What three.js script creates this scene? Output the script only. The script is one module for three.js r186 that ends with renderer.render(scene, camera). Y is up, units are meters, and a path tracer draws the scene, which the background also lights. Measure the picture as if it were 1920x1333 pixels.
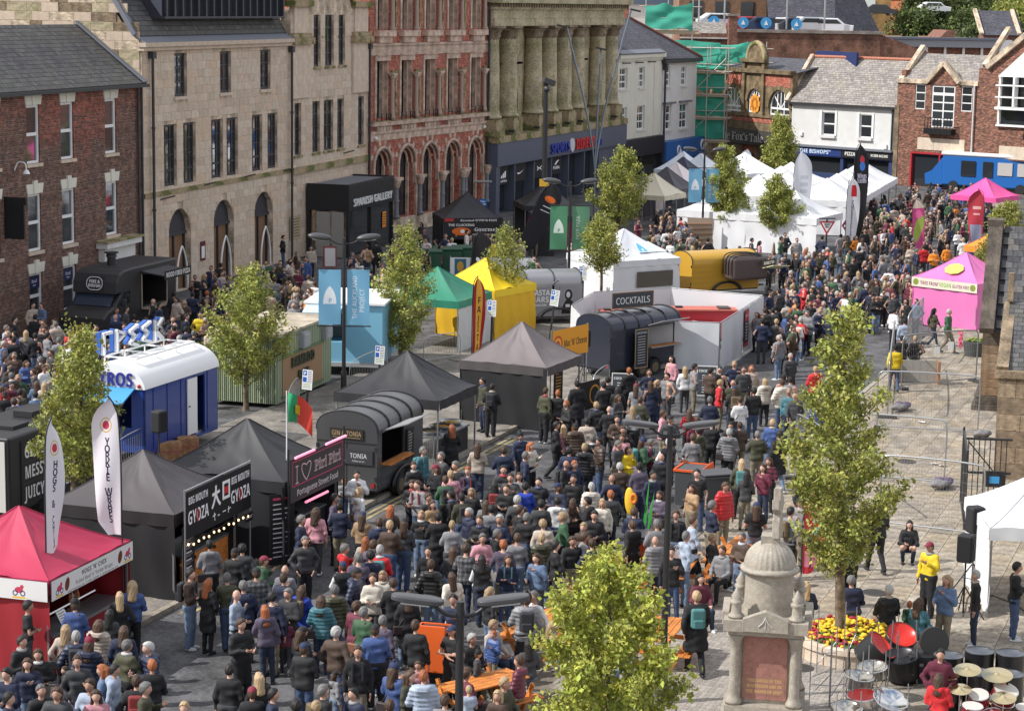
import * as THREE from 'three';
import { mergeGeometries, toCreasedNormals } from 'three/addons/utils/BufferGeometryUtils.js';
import { Brush, Evaluator, SUBTRACTION } from 'three-bvh-csg';
import { RoundedBoxGeometry } from 'three/addons/geometries/RoundedBoxGeometry.js';

// ---------------------------------------------------------------- camera, sky, sun, exposure
const scene = new THREE.Scene();
const EYE = 14, FOCAL = 4000, PITCH = Math.atan(661.5 / FOCAL), ROLL = 0.0165;
const camera = new THREE.PerspectiveCamera(2 * Math.atan(666.5 / FOCAL) * 180 / Math.PI, 1920 / 1333, 1, 900);
camera.position.set(0, EYE, 0);
camera.rotation.order = 'YXZ';
camera.rotation.set(-PITCH, 0, ROLL);
camera.updateMatrixWorld();
const renderer = new THREE.WebGLRenderer({ antialias: true });
renderer.toneMapping = THREE.LinearToneMapping;
renderer.toneMappingExposure = 1.0;
renderer.shadowMap.enabled = true;

function rng(seed) { let a = seed >>> 0; return () => { a = (a + 0x6d2b79f5) | 0; let t = Math.imul(a ^ (a >>> 15), 1 | a); t = (t + Math.imul(t ^ (t >>> 7), 61 | t)) ^ t; return ((t ^ (t >>> 14)) >>> 0) / 4294967296; }; }
const R = rng(20240421), rr = (a, b) => a + (b - a) * R(), pick = (a) => a[Math.floor(R() * a.length)];
const lerp = THREE.MathUtils.lerp, clamp = THREE.MathUtils.clamp, rad = (d) => d * Math.PI / 180;
const hash = (x, y, s) => { let h = Math.imul(x | 0, 374761393) ^ Math.imul(y | 0, 668265263) ^ Math.imul(s | 0, 2147483647 ^ 0x5bd1e995); h = Math.imul(h ^ (h >>> 13), 1274126177); return ((h ^ (h >>> 16)) >>> 0) / 4294967296; };
function vnoise(x, y, per, s) { const ix = Math.floor(x), iy = Math.floor(y), fx = x - ix, fy = y - iy, u = fx * fx * (3 - 2 * fx), v = fy * fy * (3 - 2 * fy), w = (a) => ((a % per) + per) % per; return lerp(lerp(hash(w(ix), w(iy), s), hash(w(ix + 1), w(iy), s), u), lerp(hash(w(ix), w(iy + 1), s), hash(w(ix + 1), w(iy + 1), s), u), v); }
function fbm(u, v, f, oct, s) { let a = 0.5, t = 0, n = 0; for (let i = 0; i < oct; i++) { t += a * vnoise(u * f, v * f, f, s + i * 17); n += a; a *= 0.55; f *= 2; } return t / n; }

// a bright spring sky: blue with broken cumulus all round
const SUN_DIR = new THREE.Vector3(-0.97, 0, 0.22).normalize().multiplyScalar(Math.cos(rad(42))).setY(Math.sin(rad(42)));
{
  const W = 512, H = 256, d = new Float32Array(W * H * 4);
  for (let j = 0; j < H; j++) for (let i = 0; i < W; i++) {
    const el = ((j + 0.5) / H - 0.5) * Math.PI, up = Math.sin(el), u = i / W, o = (j * W + i) * 4;
    let c;
    if (up < 0) c = [0.30, 0.29, 0.27];
    else {
      const k = Math.pow(1 - up, 2.2), base = [lerp(0.24, 0.82, k), lerp(0.37, 0.87, k), lerp(0.62, 0.95, k)];
      const cl = clamp((fbm(u, 0.5 + el / Math.PI / 2, 8, 5, 3) - 0.36) * 4.2, 0, 1) * clamp(up * 6, 0.5, 1), sh = fbm(u, 0.5 + el / Math.PI / 2, 12, 4, 55);
      const cw = lerp(0.9, 1.5, sh);
      c = [lerp(base[0], cw, cl), lerp(base[1], cw * 0.99, cl), lerp(base[2], cw, cl)];
    }
    d[o] = c[0]; d[o + 1] = c[1]; d[o + 2] = c[2]; d[o + 3] = 1;
  }
  const t = new THREE.DataTexture(d, W, H, THREE.RGBAFormat, THREE.FloatType);
  t.mapping = THREE.EquirectangularReflectionMapping; t.magFilter = THREE.LinearFilter; t.minFilter = THREE.LinearFilter; t.needsUpdate = true;
  scene.background = t; scene.environment = t;
}
const sun = new THREE.DirectionalLight(new THREE.Color(1, 0.975, 0.935), 5);
sun.position.copy(SUN_DIR).multiplyScalar(150).add(new THREE.Vector3(0, 0, -90));
sun.target.position.set(0, 0, -90); scene.add(sun, sun.target);
sun.castShadow = true; sun.shadow.mapSize.set(4096, 4096);
Object.assign(sun.shadow.camera, { left: -110, right: 110, top: 110, bottom: -110, near: 1, far: 400 });

// ---------------------------------------------------------------- helpers
const CW = camera.matrixWorld;
function ray(px, py) { return new THREE.Vector3((px - 960) / FOCAL, -(py - 666.5) / FOCAL, -1).transformDirection(CW); }
function gp(px, py, h = 0) { const r = ray(px, py), t = (h - EYE) / r.y; return new THREE.Vector3(r.x * t, h, r.z * t); }      // surveyed point at height h above the street
function at(px, py, dist) { const r = ray(px, py), t = -dist / r.z; return new THREE.Vector3(r.x * t, EYE + r.y * t, r.z * t); }  // surveyed point at a known distance
const used = new Map();
function numbered(n) { const k = used.get(n) || 0; used.set(n, k + 1); return k ? n + '_' + String(k).padStart(3, '0') : n; }
function sh(m) { m.castShadow = true; m.receiveShadow = true; return m; }
const V = (x, y, z) => new THREE.Vector3(x, y, z);
const lin = (c) => new THREE.Color().setRGB(c[0], c[1], c[2]);
const matCache = new Map();
function mat(c, rough = 0.8, o = {}) {
  const key = JSON.stringify([c, rough, Object.keys(o).map((k) => [k, o[k] && o[k].isTexture ? o[k].uuid : o[k]])]);
  if (matCache.has(key)) return matCache.get(key);
  const phys = ['transmission', 'clearcoat', 'sheen', 'ior', 'specularIntensity'].some((k) => k in o);
  const m = new (phys ? THREE.MeshPhysicalMaterial : THREE.MeshStandardMaterial)({ color: Array.isArray(c) ? lin(c) : new THREE.Color(c), roughness: rough, ...o });
  matCache.set(key, m); return m;
}
// geometry makers
function xf(g, x = 0, y = 0, z = 0, rx = 0, ry = 0, rz = 0) { if (rx || ry || rz) g.applyMatrix4(new THREE.Matrix4().makeRotationFromEuler(new THREE.Euler(rx, ry, rz))); g.translate(x, y, z); return g; }
const box = (w, h, d, x = 0, y = 0, z = 0, rx, ry, rz) => xf(new THREE.BoxGeometry(w, h, d), x, y, z, rx, ry, rz);
const slab = (x0, x1, y0, y1, z0, z1) => box(x1 - x0, y1 - y0, z1 - z0, (x0 + x1) / 2, (y0 + y1) / 2, (z0 + z1) / 2);
const rbox = (w, h, d, r, x = 0, y = 0, z = 0, rx, ry, rz) => xf(new RoundedBoxGeometry(w, h, d, 2, Math.min(r, w / 2.01, h / 2.01, d / 2.01)), x, y, z, rx, ry, rz);
const cyl = (r0, r1, h, x = 0, y = 0, z = 0, n = 12, rx, ry, rz) => xf(new THREE.CylinderGeometry(r1, r0, h, n), x, y, z, rx, ry, rz);   // r0 bottom, r1 top, centred
const sph = (r, x = 0, y = 0, z = 0, sx = 1, sy = 1, sz = 1, n = 12) => { const g = new THREE.SphereGeometry(r, n, Math.max(6, n * 0.7 | 0)); g.scale(sx, sy, sz); return xf(g, x, y, z); };
const torus = (r, t, x = 0, y = 0, z = 0, rx, ry, rz, arc = Math.PI * 2, n = 24) => xf(new THREE.TorusGeometry(r, t, 8, n, arc), x, y, z, rx, ry, rz);
const lathe = (pts, n = 20, x = 0, y = 0, z = 0) => xf(new THREE.LatheGeometry(pts.map((p) => new THREE.Vector2(p[0], p[1])), n), x, y, z);
function bar(a, b, r = 0.02, n = 6) { const d = b.clone().sub(a), l = d.length(), g = new THREE.CylinderGeometry(r, r, l, n); g.applyQuaternion(new THREE.Quaternion().setFromUnitVectors(V(0, 1, 0), d.normalize())); const m = a.clone().add(b).multiplyScalar(0.5); return xf(g, m.x, m.y, m.z); }
function tube(pts, r = 0.02, n = 6, seg) { return new THREE.TubeGeometry(new THREE.CatmullRomCurve3(pts.map((p) => V(...p))), seg || pts.length * 5, r, n); }
function shapeOf(pts) { const s = new THREE.Shape(); pts.forEach((p, i) => (i ? s.lineTo(p[0], p[1]) : s.moveTo(p[0], p[1]))); return s; }
function prism(pts, d, x = 0, y = 0, z = 0, rx, ry, rz, bevel = 0) { const g = new THREE.ExtrudeGeometry(pts instanceof THREE.Shape ? pts : shapeOf(pts), { depth: d, bevelEnabled: bevel > 0, bevelSize: bevel, bevelThickness: bevel, bevelSegments: 1, curveSegments: 12 }); return xf(g, x, y, z, rx, ry, rz); }
function quadGrid(nu, nv, fn) { // surface from fn(u,v) -> [x,y,z]
  const p = [], uv = [], ix = [];
  for (let j = 0; j <= nv; j++) for (let i = 0; i <= nu; i++) { p.push(...fn(i / nu, j / nv)); uv.push(i / nu, j / nv); }
  for (let j = 0; j < nv; j++) for (let i = 0; i < nu; i++) { const a = j * (nu + 1) + i, b = a + 1, c = a + nu + 1, d = c + 1; ix.push(a, b, d, a, d, c); }
  const g = new THREE.BufferGeometry(); g.setAttribute('position', new THREE.Float32BufferAttribute(p, 3)); g.setAttribute('uv', new THREE.Float32BufferAttribute(uv, 2)); g.setIndex(ix); g.computeVertexNormals(); return g;
}
function merge(gs) {
  gs = [].concat(gs).filter(Boolean);
  if (gs.length === 1) return gs[0];
  const anyIdx = gs.some((g) => !g.index), out = gs.map((g) => { let h = anyIdx && g.index ? g.toNonIndexed() : g; for (const k of Object.keys(h.attributes)) if (!['position', 'normal', 'uv'].includes(k)) { h = h.clone(); h.deleteAttribute(k); } if (!h.attributes.uv) h.setAttribute('uv', new THREE.Float32BufferAttribute(new Float32Array(h.attributes.position.count * 2), 2)); return h; });
  return mergeGeometries(out);
}
function metreUV(g, s = 1, ox = 0, oy = 0) { // box-projected uv, one unit = s metres
  g = g.index ? g.toNonIndexed() : g; const p = g.attributes.position, n = p.count, uv = new Float32Array(n * 2), a = V(), b = V(), c = V(), e = V(), f = V();
  for (let i = 0; i < n; i += 3) {
    a.fromBufferAttribute(p, i); b.fromBufferAttribute(p, i + 1); c.fromBufferAttribute(p, i + 2);
    const nn = e.subVectors(b, a).cross(f.subVectors(c, a)); const ax = Math.abs(nn.x), ay = Math.abs(nn.y), az = Math.abs(nn.z);
    [a, b, c].forEach((q, k) => { let u, v; if (ay > ax && ay > az) { u = q.x; v = q.z; } else if (ax > az) { u = q.z; v = q.y; } else { u = q.x; v = q.y; } uv[(i + k) * 2] = u / s + ox; uv[(i + k) * 2 + 1] = v / s + oy; });
  }
  g.setAttribute('uv', new THREE.BufferAttribute(uv, 2)); return g;
}
function M(name, geoms, material, parent = scene) {
  let g = merge(geoms);
  if (material.userData && material.userData.metres) g = metreUV(g, material.userData.metres);
  const m = sh(new THREE.Mesh(g, material)); m.name = parent === scene ? numbered(name) : name; parent.add(m); return m;
}
function thing(name, label, category, p = V(0, 0, 0), turn = 0, group) {
  const o = new THREE.Group(); o.name = numbered(name); scene.add(o); o.position.copy(p); o.rotation.y = turn; o.userData = { label, category }; if (group) o.userData.group = group; return o;
}
function tag(o, label, category, group) { o.userData.label = label; o.userData.category = category; if (group) o.userData.group = group; return o; }
function structure(name, geoms, material, label) { const m = M(name, geoms, material); m.userData = { kind: 'structure' }; if (label) m.userData.label = label; return m; }
const yawOf = (deg) => rad(90 - deg); // local x runs along a line that bears deg to the right of straight ahead; local z faces its right-hand side
function sub(parent, name, p, turn = 0) { const o = new THREE.Group(); o.name = name; o.position.copy(p); o.rotation.y = turn; parent.add(o); return o; }

// textures
function dataTex(N, fn, srgb = true, Mh = N) {
  const d = new Uint8Array(N * Mh * 4);
  for (let j = 0; j < Mh; j++) for (let i = 0; i < N; i++) { const c = fn(i / N, j / Mh, i, j), o = (j * N + i) * 4; if (typeof c === 'number') { d[o] = d[o + 1] = d[o + 2] = clamp(c, 0, 255); } else { d[o] = clamp(c[0], 0, 255); d[o + 1] = clamp(c[1], 0, 255); d[o + 2] = clamp(c[2], 0, 255); } d[o + 3] = 255; }
  const t = new THREE.DataTexture(d, N, Mh); t.wrapS = t.wrapT = THREE.RepeatWrapping; t.magFilter = THREE.LinearFilter; t.minFilter = THREE.LinearMipmapLinearFilter; if (srgb) t.colorSpace = THREE.SRGBColorSpace; t.needsUpdate = true; return t;
}
function surf(metres, N, fn, rough, hfn, bump = 0.01, extra = {}) {
  const m = new THREE.MeshStandardMaterial({ map: dataTex(N, fn), roughness: rough, ...extra });
  if (hfn) { m.bumpMap = dataTex(N, hfn, false); m.bumpScale = bump; }
  m.userData.metres = metres; return m;
}
const mix3 = (a, b, t) => [lerp(a[0], b[0], t), lerp(a[1], b[1], t), lerp(a[2], b[2], t)];
// mottled: plain material with grain and patches
const GRAIN = new Map();
function grain(amp) { const k = amp < 0.1 ? 0.05 : amp < 0.2 ? 0.12 : amp < 0.42 ? 0.36 : 0.55; if (!GRAIN.has(k)) GRAIN.set(k, dataTex(512, (u, v) => { const p = fbm(u, v, 5, 5, 7) - 0.5, q = fbm(u, v, 56, 2, 31) - 0.5; return 215 * (1 + k * (p * 1.5 + q * 0.8)); })); return GRAIN.get(k); }
let GRAINBUMP;
const mottle = (c, amp, metres, rough, f1, f2, N, bump = 0.004) => { GRAINBUMP = GRAINBUMP || dataTex(256, (u, v) => 128 + (fbm(u, v, 40, 3, 31) - 0.5) * 240, false); const m = new THREE.MeshStandardMaterial({ map: grain(amp), roughness: rough, color: new THREE.Color(...c.map((k) => Math.min(1, Math.pow(k / 215, 2.2)))) }); if (bump) { m.bumpMap = GRAINBUMP; m.bumpScale = bump; } m.userData.metres = metres; return m; };
function brickTex(metres, rows, cols, base, mortar, spread, N = 512, seed = 1, band) {
  const H = (u, v) => { const r = Math.floor(v * rows), fv = v * rows - r, off = r % 2 ? 0.5 : 0, x = u * cols + off, c = Math.floor(x), fu = x - c; return [r, ((c % cols) + cols) % cols, fu, fv]; };
  const jm = (fu, fv) => fu < 0.05 || fv < 0.15;
  return surf(metres, N, (u, v) => { const [r, c, fu, fv] = H(u, v); const n = fbm(u, v, 16, 3, seed); if (jm(fu, fv)) return mortar.map((q) => q * (0.75 + 0.5 * n)); const k = hash(r, c, seed), k2 = hash(r, c, seed + 9), p = fbm(u, v, 4, 3, seed + 5), b = k2 > 0.82 ? band || base : base; return b.map((q, i) => q * (1 - spread + 2 * spread * k) * (0.72 + 0.34 * n + 0.24 * p)); }, 0.92, (u, v) => { const [, , fu, fv] = H(u, v); return jm(fu, fv) ? 40 : 190 + 40 * fbm(u, v, 32, 2, seed); }, 0.012);
}
function slateTex(metres, rows, cols, tones, seed, moss = 0) {
  const H = (u, v) => { const r = Math.floor(v * rows), fv = v * rows - r, x = u * cols + (r % 2 ? 0.5 : 0), c = Math.floor(x); return [r, ((c % cols) + cols) % cols, x - c, fv]; };
  return surf(metres, 512, (u, v) => { const [r, c, fu, fv] = H(u, v), n = fbm(u, v, 24, 3, seed), p = fbm(u, v, 5, 4, seed + 3); if (fv < 0.1 || fu < 0.05) return tones[0].map((q) => q * 0.45); let col = mix3(tones[0], tones[1], hash(r, c, seed)); col = col.map((q) => q * (0.7 + 0.35 * n + 0.25 * p)); if (moss) { const mm = clamp((p - 0.5) * 5 * moss, 0, 0.75) * (0.5 + n); col = mix3(col, [84, 88, 40], clamp(mm, 0, 0.8)); } return col; }, 0.78, (u, v) => { const [, , fu, fv] = H(u, v); return fv < 0.1 ? 30 : fu < 0.05 ? 60 : 210 - 90 * fv; }, 0.02);
}
function sign(w, h, draw, rough = 0.6, opts = {}) { // a printed panel; draw(ctx, w, h)
  const c = document.createElement('canvas'); c.width = w; c.height = h; const x = c.getContext('2d'); x.textAlign = 'center'; x.textBaseline = 'middle'; draw(x, w, h);
  const t = new THREE.CanvasTexture(c); t.colorSpace = THREE.SRGBColorSpace; t.magFilter = THREE.LinearFilter; t.minFilter = THREE.LinearMipmapLinearFilter;
  return new THREE.MeshStandardMaterial({ map: t, roughness: rough, ...opts });
}
function fitText(x, s, cx, cy, maxW, px, style = 'bold', fam = 'sans-serif') { x.font = `${style} ${px}px ${fam}`; const w = x.measureText(s).width; x.save(); x.translate(cx, cy); if (w > maxW) x.scale(maxW / w, 1); x.fillText(s, 0, 0); x.restore(); }
function panel(name, w, h, material, parent, x, y, z, ry = 0, rx = 0, t = 0.02) { // a thin printed board with a body behind its print
  const o = M(name, box(w, h, t, 0, 0, 0), mat([0.05, 0.05, 0.05], 0.7), parent); o.position.set(x, y, z); o.rotation.set(rx, ry, 0);
  const f = sh(new THREE.Mesh(new THREE.PlaneGeometry(w, h), material)); f.name = 'print'; f.position.z = t / 2 + 0.004; o.add(f); return o;
}
// ---------------------------------------------------------------- shared surfaces
const T = {
  asphalt: mottle([84, 83, 84], 0.5, 3.2, 0.93, 5, 64, 512, 0.008),
  concrete: mottle([150, 144, 134], 0.4, 2.5, 0.9, 5, 40, 256, 0.004),
  ashlar: [[203, 184, 164], [197, 178, 158], [206, 189, 169], [192, 173, 153], [202, 179, 156], [200, 184, 165]].map((c) => mottle(c, 0.18, 1.4, 0.9, 5, 40, 128, 0.006)),
  stone: mottle([188, 170, 148], 0.45, 2.6, 0.92, 4, 40, 256, 0.008),
  darkStone: mottle([128, 112, 92], 0.55, 2.6, 0.93, 4, 36, 256, 0.01),
  mossStone: surf(3, 256, (u, v) => { const p = fbm(u, v, 5, 4, 3), q = fbm(u, v, 40, 2, 5), c = mix3([160, 142, 112], [98, 100, 54], clamp((p - 0.42) * 4.5, 0, 1)); return c.map((k) => k * (0.8 + 0.4 * q)); }, 0.93, (u, v) => 255 * fbm(u, v, 40, 3, 9), 0.008),
  gritstone: surf(4, 256, (u, v) => { const p = fbm(u, v, 4, 4, 13), q = fbm(u, v, 48, 2, 5), w = fbm(u, v, 9, 3, 77), c = mix3(mix3([182, 168, 140], [146, 138, 112], clamp((p - 0.4) * 3.5, 0, 1)), [128, 128, 82], clamp((w - 0.57) * 4, 0, 0.6)); return c.map((k) => k * (0.82 + 0.36 * q)); }, 0.93, (u, v) => 255 * fbm(u, v, 40, 3, 9), 0.008),
  redBrick: brickTex(2.4, 32, 11, [164, 92, 74], [160, 134, 118], 0.2, 512, 4, [150, 62, 44]),
  modernBrick: brickTex(2.4, 32, 11, [126, 84, 68], [134, 120, 108], 0.3, 512, 8, [98, 62, 52]),
  backBrick: brickTex(2.4, 32, 11, [122, 76, 60], [120, 104, 94], 0.25, 256, 21),
  slate: slateTex(3.2, 12, 11, [[70, 69, 72], [94, 92, 93]], 5, 0.12),
  slatePale: slateTex(3.2, 14, 11, [[126, 120, 116], [160, 152, 146]], 15, 0.1),
  slateBlue: slateTex(3.2, 14, 11, [[64, 64, 72], [88, 86, 94]], 25, 0),
  white: mottle([212, 211, 208], 0.07, 3, 0.75, 4, 30, 128, 0.003),
  cream: mottle([215, 211, 196], 0.06, 3, 0.75, 4, 30, 128, 0.003),
  granite: surf(0.6, 256, (u, v, i, j) => { const s = hash(i >> 1, j >> 1, 4), p = fbm(u, v, 6, 3, 9); const k = 0.72 + 0.4 * s + 0.25 * (p - 0.5); return [172 * k, 163 * k, 149 * k]; }, 0.6),
  pinkGranite: surf(0.6, 256, (u, v, i, j) => { const s = hash(i >> 1, j >> 1, 14), p = fbm(u, v, 6, 3, 19), k = 0.68 + 0.45 * s + 0.2 * (p - 0.5); return [170 * k, 120 * k, 108 * k]; }, 0.35),
  pave: [[150, 139, 124], [143, 133, 119], [156, 146, 131], [138, 129, 117], [148, 135, 116]].map((c) => mottle(c, 0.35, 1.5, 0.9, 4, 30, 128, 0.004)),
  wood: surf(1.2, 256, (u, v) => { const g = fbm(u * 0.25, v, 24, 4, 3), k = 0.75 + 0.5 * g; return [196 * k, 120 * k, 52 * k]; }, 0.7),
  grass: mottle([84, 112, 44], 0.5, 6, 0.95, 5, 60, 256, 0),
};
const DARK = mat([0.012, 0.012, 0.014], 0.55), BLACKMETAL = mat([0.018, 0.018, 0.02], 0.45, { metalness: 0.3 }), STEEL = mat([0.45, 0.46, 0.47], 0.4, { metalness: 0.85 }), WHITEPAINT = mat([0.8, 0.8, 0.79], 0.5), LEAD = mat([0.16, 0.17, 0.2], 0.6), CAST = mat([0.03, 0.03, 0.035], 0.5);
const GLASS = mat([0.025, 0.028, 0.032], 0.06, { clearcoat: 0.6, clearcoatRoughness: 0.03 }), GLASSM = mat([0.1, 0.11, 0.12], 0.05, { metalness: 0.6 }), GLASSB = mat([0.24, 0.26, 0.29], 0.04, { metalness: 0.9 }), STEELFRAME = mat([0.035, 0.035, 0.045], 0.5);

// ---------------------------------------------------------------- ground
const ground = structure('ground', xf(new THREE.PlaneGeometry(1200, 1200, 1, 1), 0, -0.03, -200, -Math.PI / 2), T.concrete, 'concrete ground under the town square');
const BEAR = rad(20); // bearing of the street
const along = (s, t, y = 0) => V(Math.sin(BEAR) * s + Math.cos(BEAR) * t, y, -Math.cos(BEAR) * s + Math.sin(BEAR) * t); // s along the street, t to its right, from a point under the camera
const sOf = (p) => p.x * Math.sin(BEAR) - p.z * Math.cos(BEAR), tOf = (p) => p.x * Math.cos(BEAR) + p.z * Math.sin(BEAR);
function sheet(name, corners, y, material, label) { const g = new THREE.BufferGeometry(), p = corners.map((c) => along(c[0], c[1], y)), f = []; for (let i = 1; i < p.length - 1; i++) f.push(...p[0].toArray(), ...p[i].toArray(), ...p[i + 1].toArray()); g.setAttribute('position', new THREE.Float32BufferAttribute(f, 3)); g.computeVertexNormals(); return structure(name, g, material, label); }
const KL = -23.6, KR = -14.3; // kerbs, in t
sheet('road', [[10, -70], [10, 70], [215, 70], [215, -70]], 0, T.asphalt, 'grey asphalt street filled by the crowd');
// left footway under the food stalls, with a kerb
function footway(name, s0, s1, t0, t1, h, material, label) { const g = box(s1 - s0, h + 0.05, t1 - t0, 0, h / 2 - 0.025, 0), c = along((s0 + s1) / 2, (t0 + t1) / 2); g.rotateY(Math.PI / 2 - BEAR); g.translate(c.x, 0, c.z); return structure(name, g, material, label); }
footway('pavement', 30, 100, KL - 9, KL - 0.18, 0.1, mottle([122, 116, 108], 0.4, 2.5, 0.9), 'pale paved strip under the food stalls');
function kerb(name, t, s0, s1, label) { // kerb stones of 0.9 m set end to end
  const o = thing(name, label, 'kerb'); o.userData.kind = 'structure'; delete o.userData.category;
  const g = new THREE.BoxGeometry(0.885, 0.17, 0.16), ms = [T.pave[1], T.pave[3], T.granite];
  for (let s = s0; s < s1; s += 0.9) { const m = sh(new THREE.Mesh(g, pick(ms))); m.name = 'kerb_stone'; m.position.copy(along(s, t, 0.035 + rr(-0.003, 0.003))); m.rotation.y = Math.PI / 2 - BEAR; o.add(m); }
}
kerb('kerb', KL - 0.09, 40, 110, 'granite kerb along the food stalls');
kerb('kerb', KR + 0.09, 38, 112, 'granite kerb along the open paved square');
for (const [s0, s1, t, w] of [[42, 64, KL + 0.28, 0.1], [42, 64, KL + 0.5, 0.1]]) { const g = box(s1 - s0, 0.006, w, 0, 0.007, 0), c = along((s0 + s1) / 2, t); g.rotateY(Math.PI / 2 - BEAR); g.translate(c.x, 0, c.z); structure('road_marking', g, mottle([150, 136, 96], 0.5, 1, 0.9, 6, 40, 128, 0), 'worn yellow line along the kerb'); }
// right-hand square: sandstone slabs laid in courses; the ones nearest the camera singly, the rest joined
{
  const base = footway('square', 30, 118, KR + 0.18, KR + 30, 0.085, mottle([120, 110, 98], 0.3, 2, 0.95), 'sandy mortar bed of the sandstone square');
  const o = thing('paving', 'buff sandstone slabs paving the square beside the road', 'paving'); o.userData.kind = 'structure'; delete o.userData.category;
  const unit = new THREE.BoxGeometry(1, 1, 1), rest = T.pave.map(() => []), cells = [];
  const mon = gp(1430, 1345), setts = (p) => p.z > -48.2 && p.x < 7.2;
  for (let t = KR + 0.2; t < KR + 24; t += 0.62) { let s = 36 + R() * 0.8; while (s < 114) { const w = rr(0.75, 1.25), p = along(s + w / 2, t + 0.3); if (!setts(p)) cells.push([s, t, w, p]); s += w; } }
  cells.sort((a, b) => b[3].z - a[3].z);
  const c0 = camera.projectionMatrix; let n = 0;
  for (const [s, t, w, p] of cells) {
    const k = Math.floor(R() * T.pave.length), y = 0.092 + rr(-0.003, 0.003), vis = Math.abs(p.x / -p.z) < 0.245;
    if (vis && n < 298) { n++; const m = sh(new THREE.Mesh(unit, T.pave[k])); m.name = 'slab'; m.scale.set(w - 0.014, 0.03, 0.606); m.position.set(p.x, y, p.z); m.rotation.y = Math.PI / 2 - BEAR; o.add(m); }
    else rest[k].push(xf(new THREE.BoxGeometry(w - 0.014, 0.03, 0.606), p.x, y, p.z, 0, Math.PI / 2 - BEAR, 0));
  }
  rest.forEach((g, i) => { const m = M('farther_slabs', g, T.pave[i], o); m.userData.kind = 'stuff'; });
  // grey setts round the monument
  const im = new THREE.InstancedMesh(new THREE.BoxGeometry(0.197, 0.05, 0.097), mottle([160, 153, 146], 0.4, 0.5, 0.9, 4, 20, 128, 0), 26000), mm = new THREE.Matrix4(), q = new THREE.Quaternion().setFromAxisAngle(V(0, 1, 0), Math.PI / 2 - BEAR), cc = new THREE.Color(); let i = 0;
  for (let t = KR + 0.2; t < KR + 16; t += 0.1045) for (let s = 36 + (Math.round(t * 20) % 2) * 0.1; s < 58; s += 0.205) { const p = along(s, t, 0.09 + rr(-0.002, 0.002)); if (!setts(p) || p.z > -36 || p.x < 1) continue; if (i >= 26000) continue; im.setMatrixAt(i, mm.compose(p, q, V(1, 1, 1))); const k = rr(0.72, 1.05); im.setColorAt(i, cc.setRGB(k, k * 0.98, k * 0.95)); i++; }
  im.count = i; im.name = 'block_paving'; im.userData = { kind: 'stuff', label: 'small grey block paving round the monument', category: 'paving' }; im.castShadow = im.receiveShadow = true; scene.add(im);
}
// ---------------------------------------------------------------- buildings
function holePath(h) { const p = new THREE.Path(); if (h.arch) { const r = (h.x1 - h.x0) / 2, s = h.y1 - r; p.moveTo(h.x0, h.y0); p.lineTo(h.x1, h.y0); p.lineTo(h.x1, s); p.absarc((h.x0 + h.x1) / 2, s, r, 0, Math.PI, false); p.lineTo(h.x0, h.y0); } else { p.moveTo(h.x0, h.y0); p.lineTo(h.x1, h.y0); p.lineTo(h.x1, h.y1); p.lineTo(h.x0, h.y1); p.lineTo(h.x0, h.y0); } return p; }
function wallGeom(outline, holes, thick, z = 0) { const s = shapeOf(outline); holes.forEach((h) => s.holes.push(holePath(h))); return xf(new THREE.ExtrudeGeometry(s, { depth: thick, bevelEnabled: false, curveSegments: 10 }), 0, 0, z - thick); }
const rect = (a, b, c, d) => [[a, c], [b, c], [b, d], [a, d]];
const hole = (x0, x1, y0, y1, arch) => ({ x0, x1, y0, y1, arch });
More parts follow.
